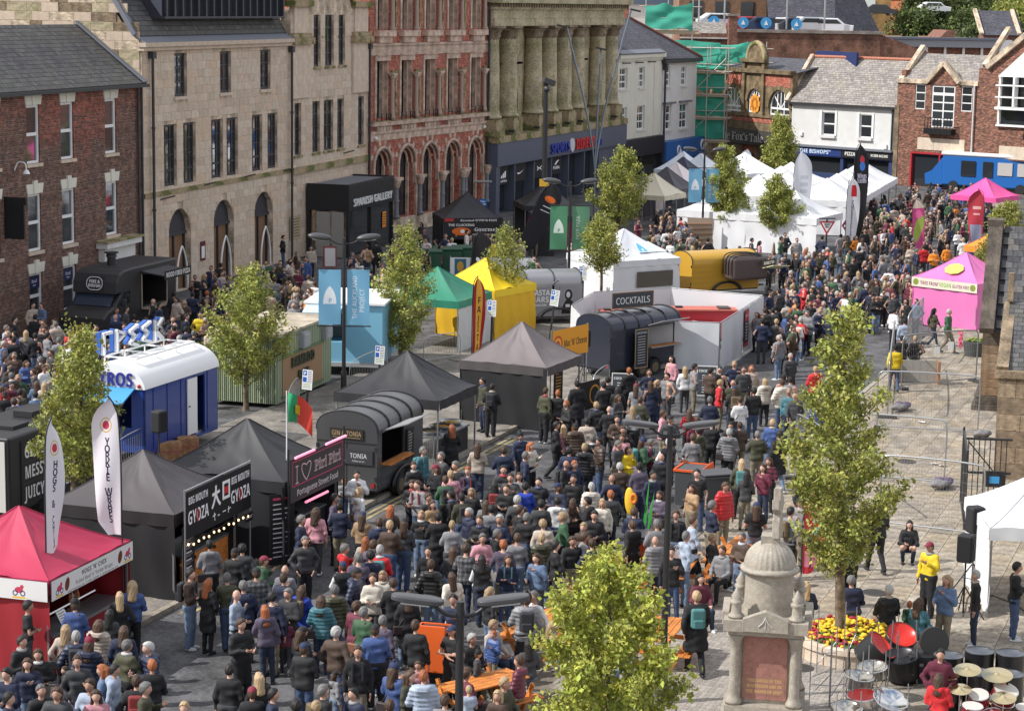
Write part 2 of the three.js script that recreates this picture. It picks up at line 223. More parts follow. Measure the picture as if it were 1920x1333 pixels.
// a window: frame mesh with panes of glass as its children
function windowIn(parent, h, { cols = 2, rows = 2, fw = 0.07, bw = 0.035, frame = WHITEPAINT, glass = GLASS, z = -0.16, d = 0.07, sill, sillH = 0.14, sillMat = T.stone, rail, split = 'rows' } = {}) {
  const w = h.x1 - h.x0, H = h.y1 - h.y0, cx = (h.x0 + h.x1) / 2, gs = [], r = w / 2, e = 0.004;
  const top = h.arch ? h.y1 - r : h.y1;
  gs.push(box(fw, top - h.y0 - e, d, h.x0 + fw / 2 + e, (h.y0 + top) / 2, z), box(fw, top - h.y0 - e, d, h.x1 - fw / 2 - e, (h.y0 + top) / 2, z), box(w - 2 * e, fw, d * 0.9, cx, h.y0 + fw / 2 + e, z));
  if (h.arch) gs.push(torus(r - fw / 2 - e, fw / 2, cx, top, z, 0, 0, 0, Math.PI, 14)); else gs.push(box(w - 2 * e, fw, d * 0.9, cx, top - fw / 2 - e, z));
  for (let i = 1; i < cols; i++) { const x = h.x0 + w * i / cols, yt = h.arch ? top + Math.sqrt(Math.max(0, r * r - (x - cx) ** 2)) - 0.03 : top; gs.push(box(bw, yt - h.y0 - 0.02, d * 0.6, x, (h.y0 + yt) / 2, z)); }
  for (let j = 1; j < rows; j++) { const y = h.y0 + (top - h.y0) * j / rows; gs.push(box(w - 2 * e, rail && Math.abs(j - rows * rail) < 0.51 ? bw * 2.2 : bw, d * 0.7, cx, y, z)); }
  if (h.arch) { gs.push(box(w - 2 * e, bw * 1.6, d * 0.8, cx, top, z)); for (const a of [0.8, 1.57, 2.35]) if (cols > 2) gs.push(box(bw, r * 0.9, d * 0.5, cx + Math.cos(a) * r * 0.5, top + Math.sin(a) * r * 0.5, z, 0, 0, a - Math.PI / 2)); }
  const o = M('window', gs, frame, parent);
  const pane = (y0, y1, arch) => { const sp = shapeOf(rect(h.x0 + 0.01, h.x1 - 0.01, y0, y1)); let g; if (arch) { const q = new THREE.Shape(); q.moveTo(h.x0 + 0.01, y0); q.lineTo(h.x1 - 0.01, y0); q.absarc(cx, top, r - 0.01, 0, Math.PI, false); q.lineTo(h.x0 + 0.01, y0); g = new THREE.ShapeGeometry(q, 12); } else g = new THREE.ShapeGeometry(sp); const m = M('pane', xf(g, 0, 0, z - 0.015), glass === GLASSB || glass === GLASS ? pick([glass, glass, GLASSM, GLASS]) : glass, o); return m; };
  if (rail && !h.arch) { const ym = h.y0 + (top - h.y0) * rail; pane(h.y0 + 0.01, ym); pane(ym, top - 0.01); } else { pane(h.y0 + 0.01, top, false); if (h.arch) pane(top, h.y1, true); }
  if (sill) M('sill', slab(h.x0 - 0.1, h.x1 + 0.1, h.y0 - sillH, h.y0 - 0.004, -0.1, sill), sillMat, o);
  return o;
}
// courses of dressed blocks, trimmed round the openings
function courses(parent, name, u0, u1, v0, v1, holes, ch, wmin, wmax, mats, cap, zf = 0.018, seed = 5, skip) {
  const q = rng(seed), unit = new THREE.BoxGeometry(1, 1, 1), rest = mats.map(() => []); let n = 0;
  const list = [];
  for (let y = v0; y < v1 - 0.05; y += ch) {
    const y1 = Math.min(y + ch, v1); let spans = [[u0, u1]];
    for (const h of holes) { let a = h.x0, b = h.x1; if (y1 <= h.y0 + 0.01 || y >= h.y1 - 0.01) continue; if (h.arch) { const r = (b - a) / 2, s = h.y1 - r, cx = (a + b) / 2; if (y > s) { const hw = Math.sqrt(Math.max(0, r * r - (y - s) ** 2)); a = cx - hw; b = cx + hw; } } const out = []; for (const [p, t] of spans) { if (b <= p || a >= t) out.push([p, t]); else { if (a > p) out.push([p, a]); if (b < t) out.push([b, t]); } } spans = out; }
    for (const [p, t] of spans) { let x = p; while (x < t - 0.02) { let w = Math.min(lerp(wmin, wmax, q()), t - x); if (t - x - w < wmin * 0.5) w = t - x; list.push([x, x + w, y, y1, Math.floor(q() * mats.length), q()]); x += w; } }
  }
  list.sort((a, b) => (b[1] - b[0]) * (b[3] - b[2]) - (a[1] - a[0]) * (a[3] - a[2]));
  for (const [x0, x1, y0, y1, k, rv] of list) {
    if (skip && skip((x0 + x1) / 2, (y0 + y1) / 2)) continue;
    const g = 0.014, w = x1 - x0 - g, hh = y1 - y0 - g, z1 = zf + rv * 0.008, dp = 0.06 + zf;
    if (n < cap) { n++; const m = sh(new THREE.Mesh(unit, mats[k])); m.name = name; m.scale.set(w, hh, dp); m.position.set((x0 + x1) / 2, (y0 + y1) / 2, z1 - dp / 2); parent.add(m); }
    else rest[k].push(box(w, hh, dp, (x0 + x1) / 2, (y0 + y1) / 2, z1 - dp / 2));
  }
  rest.forEach((g, i) => { if (g.length) { const m = M('further_' + name + 's', g, mats[i], parent); m.userData.kind = 'stuff'; } });
}
const voussoirs = (parent, cx, spring, r0, r1, n, m, z0 = -0.05, z1 = 0.05, a0 = 0, a1 = Math.PI, name = 'voussoir', mat2) => { for (let i = 0; i < n; i++) { const a = a0 + (a1 - a0) * i / n + 0.012, b = a0 + (a1 - a0) * (i + 1) / n - 0.012; const pts = [[cx + r0 * Math.cos(a), spring + r0 * Math.sin(a)], [cx + r1 * Math.cos(a), spring + r1 * Math.sin(a)], [cx + r1 * Math.cos(b), spring + r1 * Math.sin(b)], [cx + r0 * Math.cos(b), spring + r0 * Math.sin(b)]]; M(name, prism(pts, z1 - z0, 0, 0, z0), mat2 && i % 2 ? mat2 : m, parent); } };
const roofSlab = (pts, t = 0.08) => { // pts: 4 corners (eave left, eave right, ridge right, ridge left) as [x,y,z]
  const g = new THREE.BufferGeometry(), P = pts.map((p) => V(...p)), n = P[1].clone().sub(P[0]).cross(P[3].clone().sub(P[0])).normalize().multiplyScalar(-t), Q = P.map((p) => p.clone().add(n)), f = [], quad = (a, b, c, d) => f.push(a, b, c, a, c, d);
  quad(P[0], P[1], P[2], P[3]); quad(Q[3], Q[2], Q[1], Q[0]); for (let i = 0; i < 4; i++) quad(P[i], Q[i], Q[(i + 1) % 4], P[(i + 1) % 4]);
  g.setAttribute('position', new THREE.Float32BufferAttribute(f.flatMap((v) => v.toArray()), 3));
  const U = P[1].clone().sub(P[0]).normalize(), W = P[3].clone().sub(P[0]); W.sub(U.clone().multiplyScalar(W.dot(U))).normalize();
  g.setAttribute('uv', new THREE.Float32BufferAttribute(f.flatMap((v) => { const d = v.clone().sub(P[0]); return [d.dot(U) / 3.2, d.dot(W) / 3.2]; }), 2)); g.computeVertexNormals(); return g;
};
function RM(name, g, m, parent) { const o = sh(new THREE.Mesh(merge(g), m)); o.name = name; parent.add(o); return o; } // keeps the roof's own uv
const { FontLoader } = await import('three/addons/loaders/FontLoader.js'), { TextGeometry } = await import('three/addons/geometries/TextGeometry.js');
const FB = await new FontLoader().loadAsync('fonts/droid/droid_sans_bold.typeface.json'), FS = await new FontLoader().loadAsync('fonts/droid/droid_serif_regular.typeface.json');
function letters(s, w, h, d, font = FB) { const g = new TextGeometry(s, { font, size: 1, depth: 0.1, curveSegments: 3 }); g.computeBoundingBox(); const b = g.boundingBox; g.translate(-(b.min.x + b.max.x) / 2, -(b.min.y + b.max.y) / 2, 0); g.scale(w / (b.max.x - b.min.x), h / (b.max.y - b.min.y), d / 0.1); return g; }
const P2 = (x, z) => V(x, 0, z);
function shift(o, u, z = 0) { return V(u, 0, z).applyAxisAngle(V(0, 1, 0), o.rotation.y).add(o.position); }

// --- the old brick house on the left
const WALL = { p: P2(-13.1, -112.1), a: yawOf(16.5) };
{
  const o = thing('brick_house', 'dark red brick house with white sash windows and a slate roof', 'building', WALL.p, WALL.a);
  const brick = (() => { const rows = 136, cols = 46, H = (u, v) => { const r = Math.floor(v * rows), x = u * cols + (r % 2 ? 0.5 : 0); return [r, Math.floor(x) % cols, x - Math.floor(x), v * rows - r]; };
    return surf(10.2, 1024, (u, v) => { const [r, c, fu, fv] = H(u, v), n = fbm(u, v, 64, 2, 2), p = fbm(u, v, 6, 4, 41); if (fu < 0.06 || fv < 0.17) return [150, 134, 122].map((k) => k * (0.75 + 0.4 * n)); const red = clamp((v - 0.7 + (p - 0.5) * 0.7) * 5, 0, 1) * 0.85 + 0.12 * p, k = 0.72 + 0.5 * hash(r, c, 5); return mix3([100, 74, 64], [132, 70, 56], clamp(red + (hash(r, c, 8) - 0.5) * 0.5, 0, 1)).map((q) => q * k * (0.8 + 0.4 * n)); }, 0.93, (u, v) => { const [, , fu, fv] = H(u, v); return fu < 0.06 || fv < 0.17 ? 40 : 200; }, 0.012); })();
  const hs = []; const xs = [[-24.95, -23.85], [-22.05, -20.9], [-18.02, -16.92]];
  for (const [a, b] of xs) { hs.push(hole(a, b, 7.08, 9.5), hole(a, b, 3.42, 5.82)); if (a < -20) hs.push(hole(a, b, 0.55, 2.5)); }
  hs.push(hole(-28.3, -27.2, 7.08, 9.5), hole(-28.3, -27.2, 3.42, 5.82));
  const door = hole(-18.1, -16.7, 0.1, 2.35, false); hs.push(door);
  M('wall', [wallGeom(rect(-34, -14.37, 0, 10.02), hs, 0.5), slab(-34, -14.4, 0, 9.9, -9, -8.6), slab(-34, -33.6, 0, 9.9, -8.6, -0.51)], brick, o);
  for (const h of hs) { if (h === door) continue; const low = h.y0 < 1; windowIn(o, h, { cols: 1, rows: 2, rail: 0.5, fw: 0.1, bw: 0.06, z: -0.12, d: 0.1, glass: low ? GLASS : GLASSB, sill: 0.09, sillMat: T.ashlar[0] });
    const cx = (h.x0 + h.x1) / 2, y = h.y1, st = T.cream; const ln = M('lintel', prism([[cx - 0.72, y + 0.42], [cx - 0.62, y + 0.01], [cx + 0.62, y + 0.01], [cx + 0.72, y + 0.42]], 0.1, 0, 0, -0.05), st, o); M('keystone', prism([[cx - 0.13, y + 0.01], [cx + 0.13, y + 0.01], [cx + 0.17, y + 0.55], [cx - 0.17, y + 0.55]], 0.14, 0, 0, -0.05), st, ln);
    if (low) panel('poster', 0.85, 0.5, sign(128, 80, (x, w, hh) => { x.fillStyle = '#10194a'; x.fillRect(0, 0, w, hh); x.fillStyle = '#e8e8f0'; fitText(x, 'Reed', w / 2, 32, 80, 30, '', 'serif'); x.fillRect(44, 58, 40, 4); }), o, cx, 2.1, -0.1); }
  M('door', [slab(-18.09, -16.71, 0.11, 2.34, -0.2, -0.14)], mat([0.03, 0.03, 0.05], 0.5), o);
  const hood = M('door_hood', [slab(-19.0, -15.6, 2.95, 3.2, -0.05, 0.55), slab(-18.8, -15.8, 2.35, 2.945, -0.05, 0.3), slab(-18.7, -18.2, 0, 2.345, -0.05, 0.28), slab(-16.6, -16.1, 0, 2.345, -0.05, 0.28)], T.white, o); M('hood_cap', slab(-19.1, -15.5, 3.205, 3.3, -0.05, 0.62), T.mossStone, hood);
  const roof = RM('roof', [roofSlab([[-34, 10.1, 0.28], [-14.4, 10.1, 0.28], [-14.4, 12.7, -3.1], [-34, 12.7, -3.1]]), roofSlab([[-14.4, 10.1, -6.4], [-34, 10.1, -6.4], [-34, 12.7, -3.1], [-14.4, 12.7, -3.1]])], T.slate, o);
  M('flashing', [box(0.35, 0.06, 4.4, -14.6, 11.5, -1.4, Math.atan2(2.6, 3.38), 0, 0)], LEAD, roof);
  M('gutter', [box(19.6, 0.14, 0.16, -24.2, 10.0, 0.36)], CAST, o);
  M('downpipe', [cyl(0.06, 0.06, 9.8, -14.62, 5, 0.12, 8), cyl(0.05, 0.05, 9.8, -14.95, 5, 0.1, 8)], CAST, o);
  M('bracket_frame', [slab(-26.9, -26.8, 4.2, 5.9, 0.02, 0.9), slab(-26.9, -26.8, 5.6, 5.9, 0.9, 1.0)], BLACKMETAL, o);
  const wl = M('wall_lamp', [tube([[-26, 6.9, 0], [-26, 7.25, 0.2], [-26, 7.2, 0.5], [-26, 6.95, 0.55]], 0.03)], WHITEPAINT, o); M('lamp_shade', [cyl(0.16, 0.07, 0.16, -26, 6.87, 0.55, 12)], WHITEPAINT, wl);
}
// --- the honey stone building with arched doorways and a gabled bay
const stoneB = thing('stone_building', 'honey coloured ashlar building with arched doorways and dark framed windows', 'building', WALL.p, WALL.a);
{
  const o = stoneB, hs = [], ups = [], lows = [], arches = [];
  for (const [a, b] of [[-10.95, -9.57], [-5.77, -4.43], [-0.77, 0.6]]) ups.push(hole(a, b, 9.33, 11.38));
  for (const [a, b] of [[-12.14, -10.77], [-10.04, -8.65], [-6.85, -5.47], [-5.02, -3.63], [-1.85, -0.51], [0.19, 1.52]]) lows.push(hole(a, b, 5.15, 8.06));
  for (const c of [-10.5, -5.4, -0.33]) arches.push(hole(c - 1.22, c + 1.22, 0.02, 4.0, true));
  const tl = [[3.88, 4.83], [6.47, 7.57], [8.16, 9.61], [10.25, 11.28], [13.58, 14.55]].map(([a, b]) => hole(a, b, 5.62, 8.44)), tu = [[6.65, 7.65], [8.34, 9.68], [10.42, 11.45]].map(([a, b]) => hole(a, b, 10.34, 13.17));
  const td = [hole(6.4, 8.3, 0.02, 2.6), hole(9.2, 11.6, 0.3, 2.6)];
  hs.push(...ups, ...lows, ...arches, ...tl, ...tu, ...td);
  const outline = [[-14.33, 0], [15.25, 0], [15.25, 13.3], [12.9, 13.9], [9, 17.6], [5.9, 13.9], [3.35, 13.3], [3.35, 11.9], [-14.33, 11.9]];
  M('wall', [wallGeom(outline, hs, 0.55), slab(14.7, 15.24, 0, 13.2, -9, -0.56), slab(-14.3, 15.2, 0, 11.8, -9.4, -9.01)], T.stone, o);
  M('party_wall', [prism([[0, 0], [14, 0], [14, 17], [3.2, 17], [0, 12.2]], 0.5, -14.33, 0, -0.56, 0, Math.PI / 2, 0)], T.darkStone, o);
  const sb = sub(o, 'side_masonry', V(-14.34, 0, -0.1), -Math.PI / 2); courses(sb, 'stone', -13.5, 0, 9.9, 16.8, [], 0.42, 0.6, 1.3, [T.darkStone, T.ashlar[3], T.stone, T.ashlar[1], T.gritstone], 140, 0.02, 12, (x, y) => y > 12.1 + (-x) * 1.52);
  courses(o, 'block', -14.3, 15.22, 0.05, 11.85, hs, 0.39, 0.62, 1.3, T.ashlar, 295, 0.018, 3, (x, y) => x > 3.4 && x < 3.5);
  const up = courses(o, 'block', 3.4, 15.2, 12.0, 13.2, hs, 0.39, 0.6, 1.2, T.ashlar, 0, 0.018, 8);
  for (const h of [...ups]) windowIn(o, h, { cols: 2, rows: 3, fw: 0.13, bw: 0.06, frame: STEELFRAME, glass: GLASSB, sill: 0.1, sillMat: T.ashlar[0] });
  for (const h of lows) windowIn(o, h, { cols: 3, rows: 4, rail: 0.3, fw: 0.12, bw: 0.05, frame: STEELFRAME, glass: GLASSB });
  for (const h of [...tl, ...tu]) windowIn(o, h, { cols: 2, rows: 4, rail: 0.7, fw: 0.1, bw: 0.05, frame: STEELFRAME, glass: GLASSB, sill: 0.09, sillMat: T.mossStone });
  for (const h of arches) { const c = (h.x0 + h.x1) / 2, sp = h.y1 - 1.22;
    const dr = M('doorway', [box(2.44, 0.14, 0.2, c, sp, -0.3), box(0.12, sp, 0.12, c - 1.15, sp / 2, -0.35), box(0.12, sp, 0.12, c + 1.15, sp / 2, -0.35), box(0.1, sp, 0.1, c, sp / 2, -0.35), prism((() => { const q = new THREE.Shape(); q.absarc(c, sp, 1.21, 0, Math.PI, false); return q; })(), 0.05, 0, 0, -0.32)], STEELFRAME, o);
    M('door', [slab(c - 1.08, c - 0.06, 0.03, sp - 0.08, -0.42, -0.38), slab(c + 0.06, c + 1.08, 0.03, sp - 0.08, -0.42, -0.38)], mat([0.22, 0.12, 0.06], 0.5), dr);
    const arc = []; for (const s of [-1, 1]) arc.push(tube([[c + s * 0.62, 0.1, 0.12], [c + s * 0.55, 1.1, 0.12], [c + s * 0.3, 1.8, 0.12], [c + 0.01 * s, 2.2, 0.12]], 0.05, 6)); M('arch_emblem', arc, WHITEPAINT, o); }
  M('cornice', [slab(-14.45, 3.6, 11.55, 11.72, -0.1, 0.18), slab(-14.5, 3.6, 11.725, 11.92, -0.1, 0.3)], T.ashlar[1], o);
  M('lead_gutter', [box(18, 0.06, 0.7, -5.4, 12.06, -0.05, 0.5, 0, 0)], LEAD, o);
  M('string_course', [slab(3.4, 15.3, 4.62, 4.98, -0.05, 0.16), slab(-14.3, 3.39, 4.78, 5.0, -0.05, 0.09)], T.mossStone, o);
  for (const [a, b] of [[3.36, 5.95], [12.5, 15.24]]) { M('pilaster', [slab(a, b, 8.7, 11.6, 0.03, 0.14), slab(a + 0.3, b - 0.3, 12.2, 13.6, -0.2, 0.12)], T.ashlar[0], o); M('pilaster_cap', [slab(a - 0.12, b + 0.12, 11.6, 11.95, -0.2, 0.35), slab(a, b, 11.955, 12.19, -0.2, 0.22), slab(a - 0.1, b + 0.1, 13.6, 13.95, -0.3, 0.3)], T.mossStone, o); }
  for (const s of [-1, 1]) M('gable_coping', [xf(box(5.3, 0.3, 0.8), 9 + s * 1.75, 15.9, -0.2, 0, 0, -s * 0.855)], T.mossStone, o);
  const roof = RM('roof', [roofSlab([[-14.35, 12.2, -0.2], [3.5, 12.2, -0.2], [3.5, 17.0, -3.2], [-14.35, 17.0, -3.2]]), roofSlab([[15.2, 13.2, -9.3], [3.4, 13.2, -9.3], [9, 18.2, -9.3], [9.01, 18.2, -9.3]])], T.slate, o);
  M('verge', [box(0.3, 0.2, 5.6, -14.4, 14.65, -1.75, 1.01, 0, 0)], LEAD, roof);
  const dm = M('dormer', [slab(-11.9, 2.6, 13.0, 13.1, -1.4, 0.0), slab(-11.9, -11.8, 13.1, 16.4, -1.6, -0.14), slab(2.5, 2.6, 13.1, 16.4, -1.6, -0.14), slab(-11.9, 2.6, 16.4, 16.6, -2.6, 0.05), ...Array.from({ length: 17 }, (_, i) => slab(-11.7 + i * 0.88, -11.55 + i * 0.88, 13.1, 16.4, -0.3, 0.0))], mat([0.03, 0.03, 0.045], 0.5), o);
  for (let i = 0; i < 16; i++) M('pane', [slab(-11.54 + i * 0.88, -10.83 + i * 0.88, 13.12, 16.38, -0.2, -0.17)], i % 3 ? GLASSB : GLASS, dm);
  M('dormer_side', [prism([[0, 13.1], [2.6, 16.6], [0, 16.6]], 0.1, -11.95, 0, -0.15, 0, Math.PI / 2, 0)], LEAD, o);
  for (const u of [-13.6, 3.1, 15.05]) { const p = M('downpipe', [cyl(0.07, 0.07, 11.2, u, 5.7, 0.2, 8), box(0.34, 0.32, 0.24, u, 11.35, 0.2), cyl(0.1, 0.1, 0.12, u, 8, 0.2, 8), cyl(0.1, 0.1, 0.12, u, 4.2, 0.2, 8)], CAST, o); }
  for (const [u, y] of [[-12.6, 4.6], [-8, 4.9], [-3.1, 4.95], [2.0, 4.9], [11.2, 5.3]]) M('flag_bracket', [bar(V(u, y, 0.02), V(u + 0.9, y + 0.12, 0.35), 0.035)], BLACKMETAL, o);
  panel('notice_board', 0.55, 0.95, sign(64, 96, (x, w, h) => { x.fillStyle = '#5a1520'; x.fillRect(0, 0, w, h); x.fillStyle = '#ddd'; x.fillRect(10, 24, 44, 60); }), o, -8.0, 1.7, 0.06);
  panel('carved_plaque', 1.5, 1.25, sign(128, 112, (x, w, h) => { x.fillStyle = '#b9a686'; x.fillRect(0, 0, w, h); x.fillStyle = '#6d5f4a'; for (let i = 0; i < 7; i++) x.fillRect(14 + (i % 3) * 6, 10 + i * 14, 100 - (i % 3) * 12, 5); }), o, 3.9, 1.7, 0.05);
}
// --- black boxed porch in front of it
{
  const o = thing('gallery_porch', 'black boxed entrance porch with white lettering on its fascia', 'porch', shift(stoneB, 5.4), WALL.a);
  M('canopy', [slab(0, 7.3, 2.55, 3.9, 0.1, 2.6), slab(0, 7.3, 3.905, 4.02, 2.42, 2.6), slab(0, 0.18, 3.905, 4.02, 0.1, 2.41), slab(7.12, 7.3, 3.905, 4.02, 0.1, 2.41)], mat([0.012, 0.012, 0.015], 0.55), o);
  M('roof_membrane', [slab(0.2, 7.1, 3.905, 3.93, 0.1, 2.4)], LEAD, o);
  for (const [x, z] of [[0.1, 2.5], [3.6, 2.5], [7.2, 2.5], [0.1, 0.2], [7.2, 0.2]]) M('post', [slab(x - 0.08, x + 0.08, 0, 2.545, z - 0.08, z + 0.08)], mat([0.012, 0.012, 0.015], 0.55), o);
  const g = M('glazing', [slab(0.2, 3.5, 0.1, 2.54, 2.44, 2.46), slab(3.7, 7.1, 0.1, 2.54, 2.44, 2.46)], GLASS, o);
  M('pink_panel', [slab(2.3, 5.4, 0.4, 2.5, 2.2, 2.25)], mat([0.45, 0.03, 0.14], 0.6), o);
  M('door', [slab(-0.02, 0.02, 0.02, 2.5, 0.7, 1.5), slab(-0.02, 0.02, 0.02, 2.5, 1.6, 2.3)], mat([0.3, 0.29, 0.27], 0.4), o);
  M('lettering', [xf(letters('SPANISH GALLERY', 6.2, 0.42, 0.06), 3.75, 2.98, 2.61)], mat([0.72, 0.72, 0.7], 0.5), o);
  M('fascia_rib', Array.from({ length: 24 }, (_, i) => slab(0.15 + i * 0.3, 0.17 + i * 0.3, 2.56, 3.89, 2.601, 2.612)), mat([0.03, 0.03, 0.035], 0.5), o);
  panel('orange_notice', 0.6, 0.9, sign(64, 96, (x, w, h) => { x.fillStyle = '#f0931c'; x.fillRect(0, 0, w, h); x.fillStyle = '#222'; for (let i = 0; i < 5; i++) x.fillRect(8, 14 + i * 15, 48, 5); }), o, 5.9, 1.6, 2.5);
}
// --- the gothic red brick bank
{
  const o = thing('gothic_brick_bank', 'gothic red brick and stone bank with five bays of arches and colonnettes', 'building', P2(-8.7, -126.8), yawOf(24.5));
  const C = [1.7, 4.85, 8.0, 11.2, 14.6], hs = [];
  for (const c of C) { hs.push(hole(c - 1.05, c + 1.05, 0.9, 5.2, true), hole(c - 0.85, c + 0.65, 7.05, 10.45), hole(c - 0.8, c + 0.6, 12.3, 15.2)); }
  M('wall', [wallGeom(rect(0, 16.28, 0, 17.5), hs, 0.7), slab(0, 0.4, 0, 17.4, -9, -0.71), slab(15.8, 16.2, 0, 17.4, -9, -0.71)], T.redBrick, o);
  M('plinth', [slab(-0.02, 16.3, 0, 0.88, -0.05, 0.12)], T.stone, o);
  const st = mottle([188, 164, 146], 0.3, 2, 0.9, 5, 40, 256, 0.006), col = mat([0.42, 0.3, 0.24], 0.7), gcol = mat([0.2, 0.2, 0.22], 0.5);
  M('string_course', [slab(-0.03, 16.32, 5.72, 6.12, -0.05, 0.05), slab(-0.03, 16.32, 6.14, 6.3, -0.05, 0.16), slab(-0.03, 16.32, 6.62, 6.85, -0.05, 0.34), slab(-0.03, 16.32, 10.78, 11.35, -0.05, 0.06), slab(-0.03, 16.32, 11.355, 11.5, -0.05, 0.16), slab(-0.03, 16.32, 15.6, 15.9, -0.05, 0.2)], st, o);
  M('ledge_moss', [slab(-0.02, 16.3, 6.855, 6.9, -0.04, 0.33)], T.mossStone, o);
  C.forEach((c, i) => {
    const sp = 4.15;
    // arch: moulded ring, voussoirs, reveal, glazing
    const ar = M('arch', [torus(1.16, 0.1, c, sp, 0.06, 0, 0, 0, Math.PI, 18), torus(1.0, 0.07, c, sp, -0.12, 0, 0, 0, Math.PI, 18), torus(0.86, 0.08, c, sp, -0.4, 0, 0, 0, Math.PI, 18), slab(c - 1.22, c - 1.04, 2.9, sp, -0.1, 0.1), slab(c + 1.04, c + 1.22, 2.9, sp, -0.1, 0.1), slab(c - 0.94, c - 0.78, 0.9, sp, -0.48, -0.3), slab(c + 0.78, c + 0.94, 0.9, sp, -0.48, -0.3)], st, o);
    voussoirs(o, c, sp, 1.3, 1.62, 13, T.redBrick, -0.02, 0.025, 0.1, Math.PI - 0.1, 'voussoir', st);
    M('dentil', Array.from({ length: 18 }, (_, k) => { const a = 0.15 + k * 0.167; return box(0.07, 0.09, 0.06, c + 1.06 * Math.cos(a), sp + 1.06 * Math.sin(a), 0.09, 0, 0, a); }), mat([0.28, 0.23, 0.19], 0.9), ar);
    M('window', [slab(c - 0.9, c + 0.9, 0.92, 0.99, -0.52, -0.45), slab(c - 0.03, c + 0.03, 0.92, 5, -0.52, -0.46)], STEELFRAME, o); M('pane', [prism((() => { const q = new THREE.Shape(); q.moveTo(c - 0.98, 0.92); q.lineTo(c + 0.98, 0.92); q.lineTo(c + 0.98, sp); q.absarc(c, sp, 0.98, 0, Math.PI, false); return q; })(), 0.02, 0, 0, -0.56)], GLASS, o.children[o.children.length - 1]);
    for (const s of i === 3 ? [1.22, 1.62] : [1.5]) { const p = M('column', lathe([[0.001, 0.9], [0.22, 0.9], [0.22, 1.05], [0.15, 1.1], [0.13, 1.9], [0.17, 1.92], [0.17, 2.0], [0.13, 2.02], [0.125, 2.7], [0.16, 2.75], [0.25, 3.1], [0.27, 3.18], [0.001, 3.2]], 12, c + s, 0, 0.2), gcol, o); M('capital', [lathe([[0.13, 2.72], [0.2, 2.85], [0.28, 3.15], [0.3, 3.28], [0.001, 3.28]], 12, c + s, 0, 0.2)], st, p); }
    M('pier', [slab(c + 1.16, c + 1.98, 0.9, 2.89, -0.02, 0.09), slab(c + 1.1, c + 2.05, 3.22, 3.4, -0.02, 0.4)], st, o);
    M('brick_inset', [slab(c + 1.86, c + 1.95, 1.2, 2.7, 0.05, 0.1)], T.redBrick, o);
    // first floor
    for (const [y0, y1, yc] of [[7.05, 10.45, 9.6], [12.3, 15.2, 14.4]]) {
      const x0 = y0 < 8 ? c - 0.85 : c - 0.8, x1 = y0 < 8 ? c + 0.65 : c + 0.6;
      const w = windowIn(o, hole(x0, x1, y0, y1), { cols: 2, rows: 2, rail: 0.6, z: -0.55, fw: 0.09, frame: STEELFRAME }); M('reveal', [slab(x0 + 0.003, x0 + 0.06, y0, y1, -0.5, 0.01), slab(x1 - 0.06, x1 - 0.003, y0, y1, -0.5, 0.01), slab(x1 - 0.2, x1 - 0.065, y0, y1, -0.5, -0.25)], st, w);
      M('surround', [slab(x0 - 0.22, x0 - 0.003, y0, y1, -0.05, 0.07), slab(x0 - 0.22, x1 + 0.22, y1 + 0.003, y1 + 0.3, -0.05, 0.09), slab(x0 - 0.12, x1 + 0.12, y1 + 0.305, y1 + 0.36, -0.05, 0.16)], st, o);
      const p = M('colonnette', lathe([[0.001, y0 - 0.1], [0.2, y0 - 0.1], [0.2, y0 + 0.1], [0.14, y0 + 0.16], [0.12, (y0 + yc) / 2 - 0.04], [0.16, (y0 + yc) / 2], [0.12, (y0 + yc) / 2 + 0.04], [0.115, yc - 0.3], [0.15, yc - 0.24], [0.26, yc], [0.001, yc]], 12, x1 + 0.22, 0, 0.2), col, o); M('capital', [box(0.56, 0.12, 0.5, x1 + 0.22, yc + 0.06, 0.18), lathe([[0.12, yc - 0.28], [0.19, yc - 0.16], [0.27, yc - 0.01], [0.001, yc]], 10, x1 + 0.22, 0, 0.2)], st, p);
      M('quoin_pier', [slab(x1 + 0.42, x1 + 0.62, y0, yc, -0.03, 0.05), slab(x1 + 0.9, x1 + 1.1, y0, yc, -0.03, 0.05), slab(x1 + 0.3, x1 + 1.25, yc + 0.125, yc + 0.26, -0.03, 0.14)], T.mossStone, o);
    }
    M('balconette', [...[-0.9, -0.45, 0.0, 0.45].map((k) => slab(c + k * 1.3, c + k * 1.3 + 0.05, 6.92, 7.35, 0.22, 0.27)), slab(c - 1.17, c - 0.75, 7.3, 7.35, 0.22, 0.27), slab(c + 0.2, c + 0.64, 7.3, 7.35, 0.22, 0.27), slab(c - 1.17, c - 0.75, 7.08, 7.12, 0.22, 0.27), slab(c + 0.2, c + 0.64, 7.08, 7.12, 0.22, 0.27)], BLACKMETAL, o);
    M('corbel', Array.from({ length: 5 }, (_, k) => cyl(0.2, 0.2, 0.18, c - 0.8 + k * 0.4, 6.45, 0.08, 10, Math.PI / 2)), st, o);
    M('upper_sill', [slab(c - 1.15, c + 1.0, 11.9, 12.25, -0.05, 0.4), slab(c - 0.9, c + 0.75, 11.52, 11.895, -0.05, 0.25)], st, o);
  });
  M('roof', [slab(0, 16.28, 17.5, 17.7, -9, 0.3)], LEAD, o);
  M('downpipe', [cyl(0.08, 0.08, 15.5, 16.1, 7.9, 0.22, 8)], CAST, o);
  for (const u of [0.6, 15.7]) M('security_camera', [sph(0.12, u, 5.9, 0.14)], WHITEPAINT, o);
}
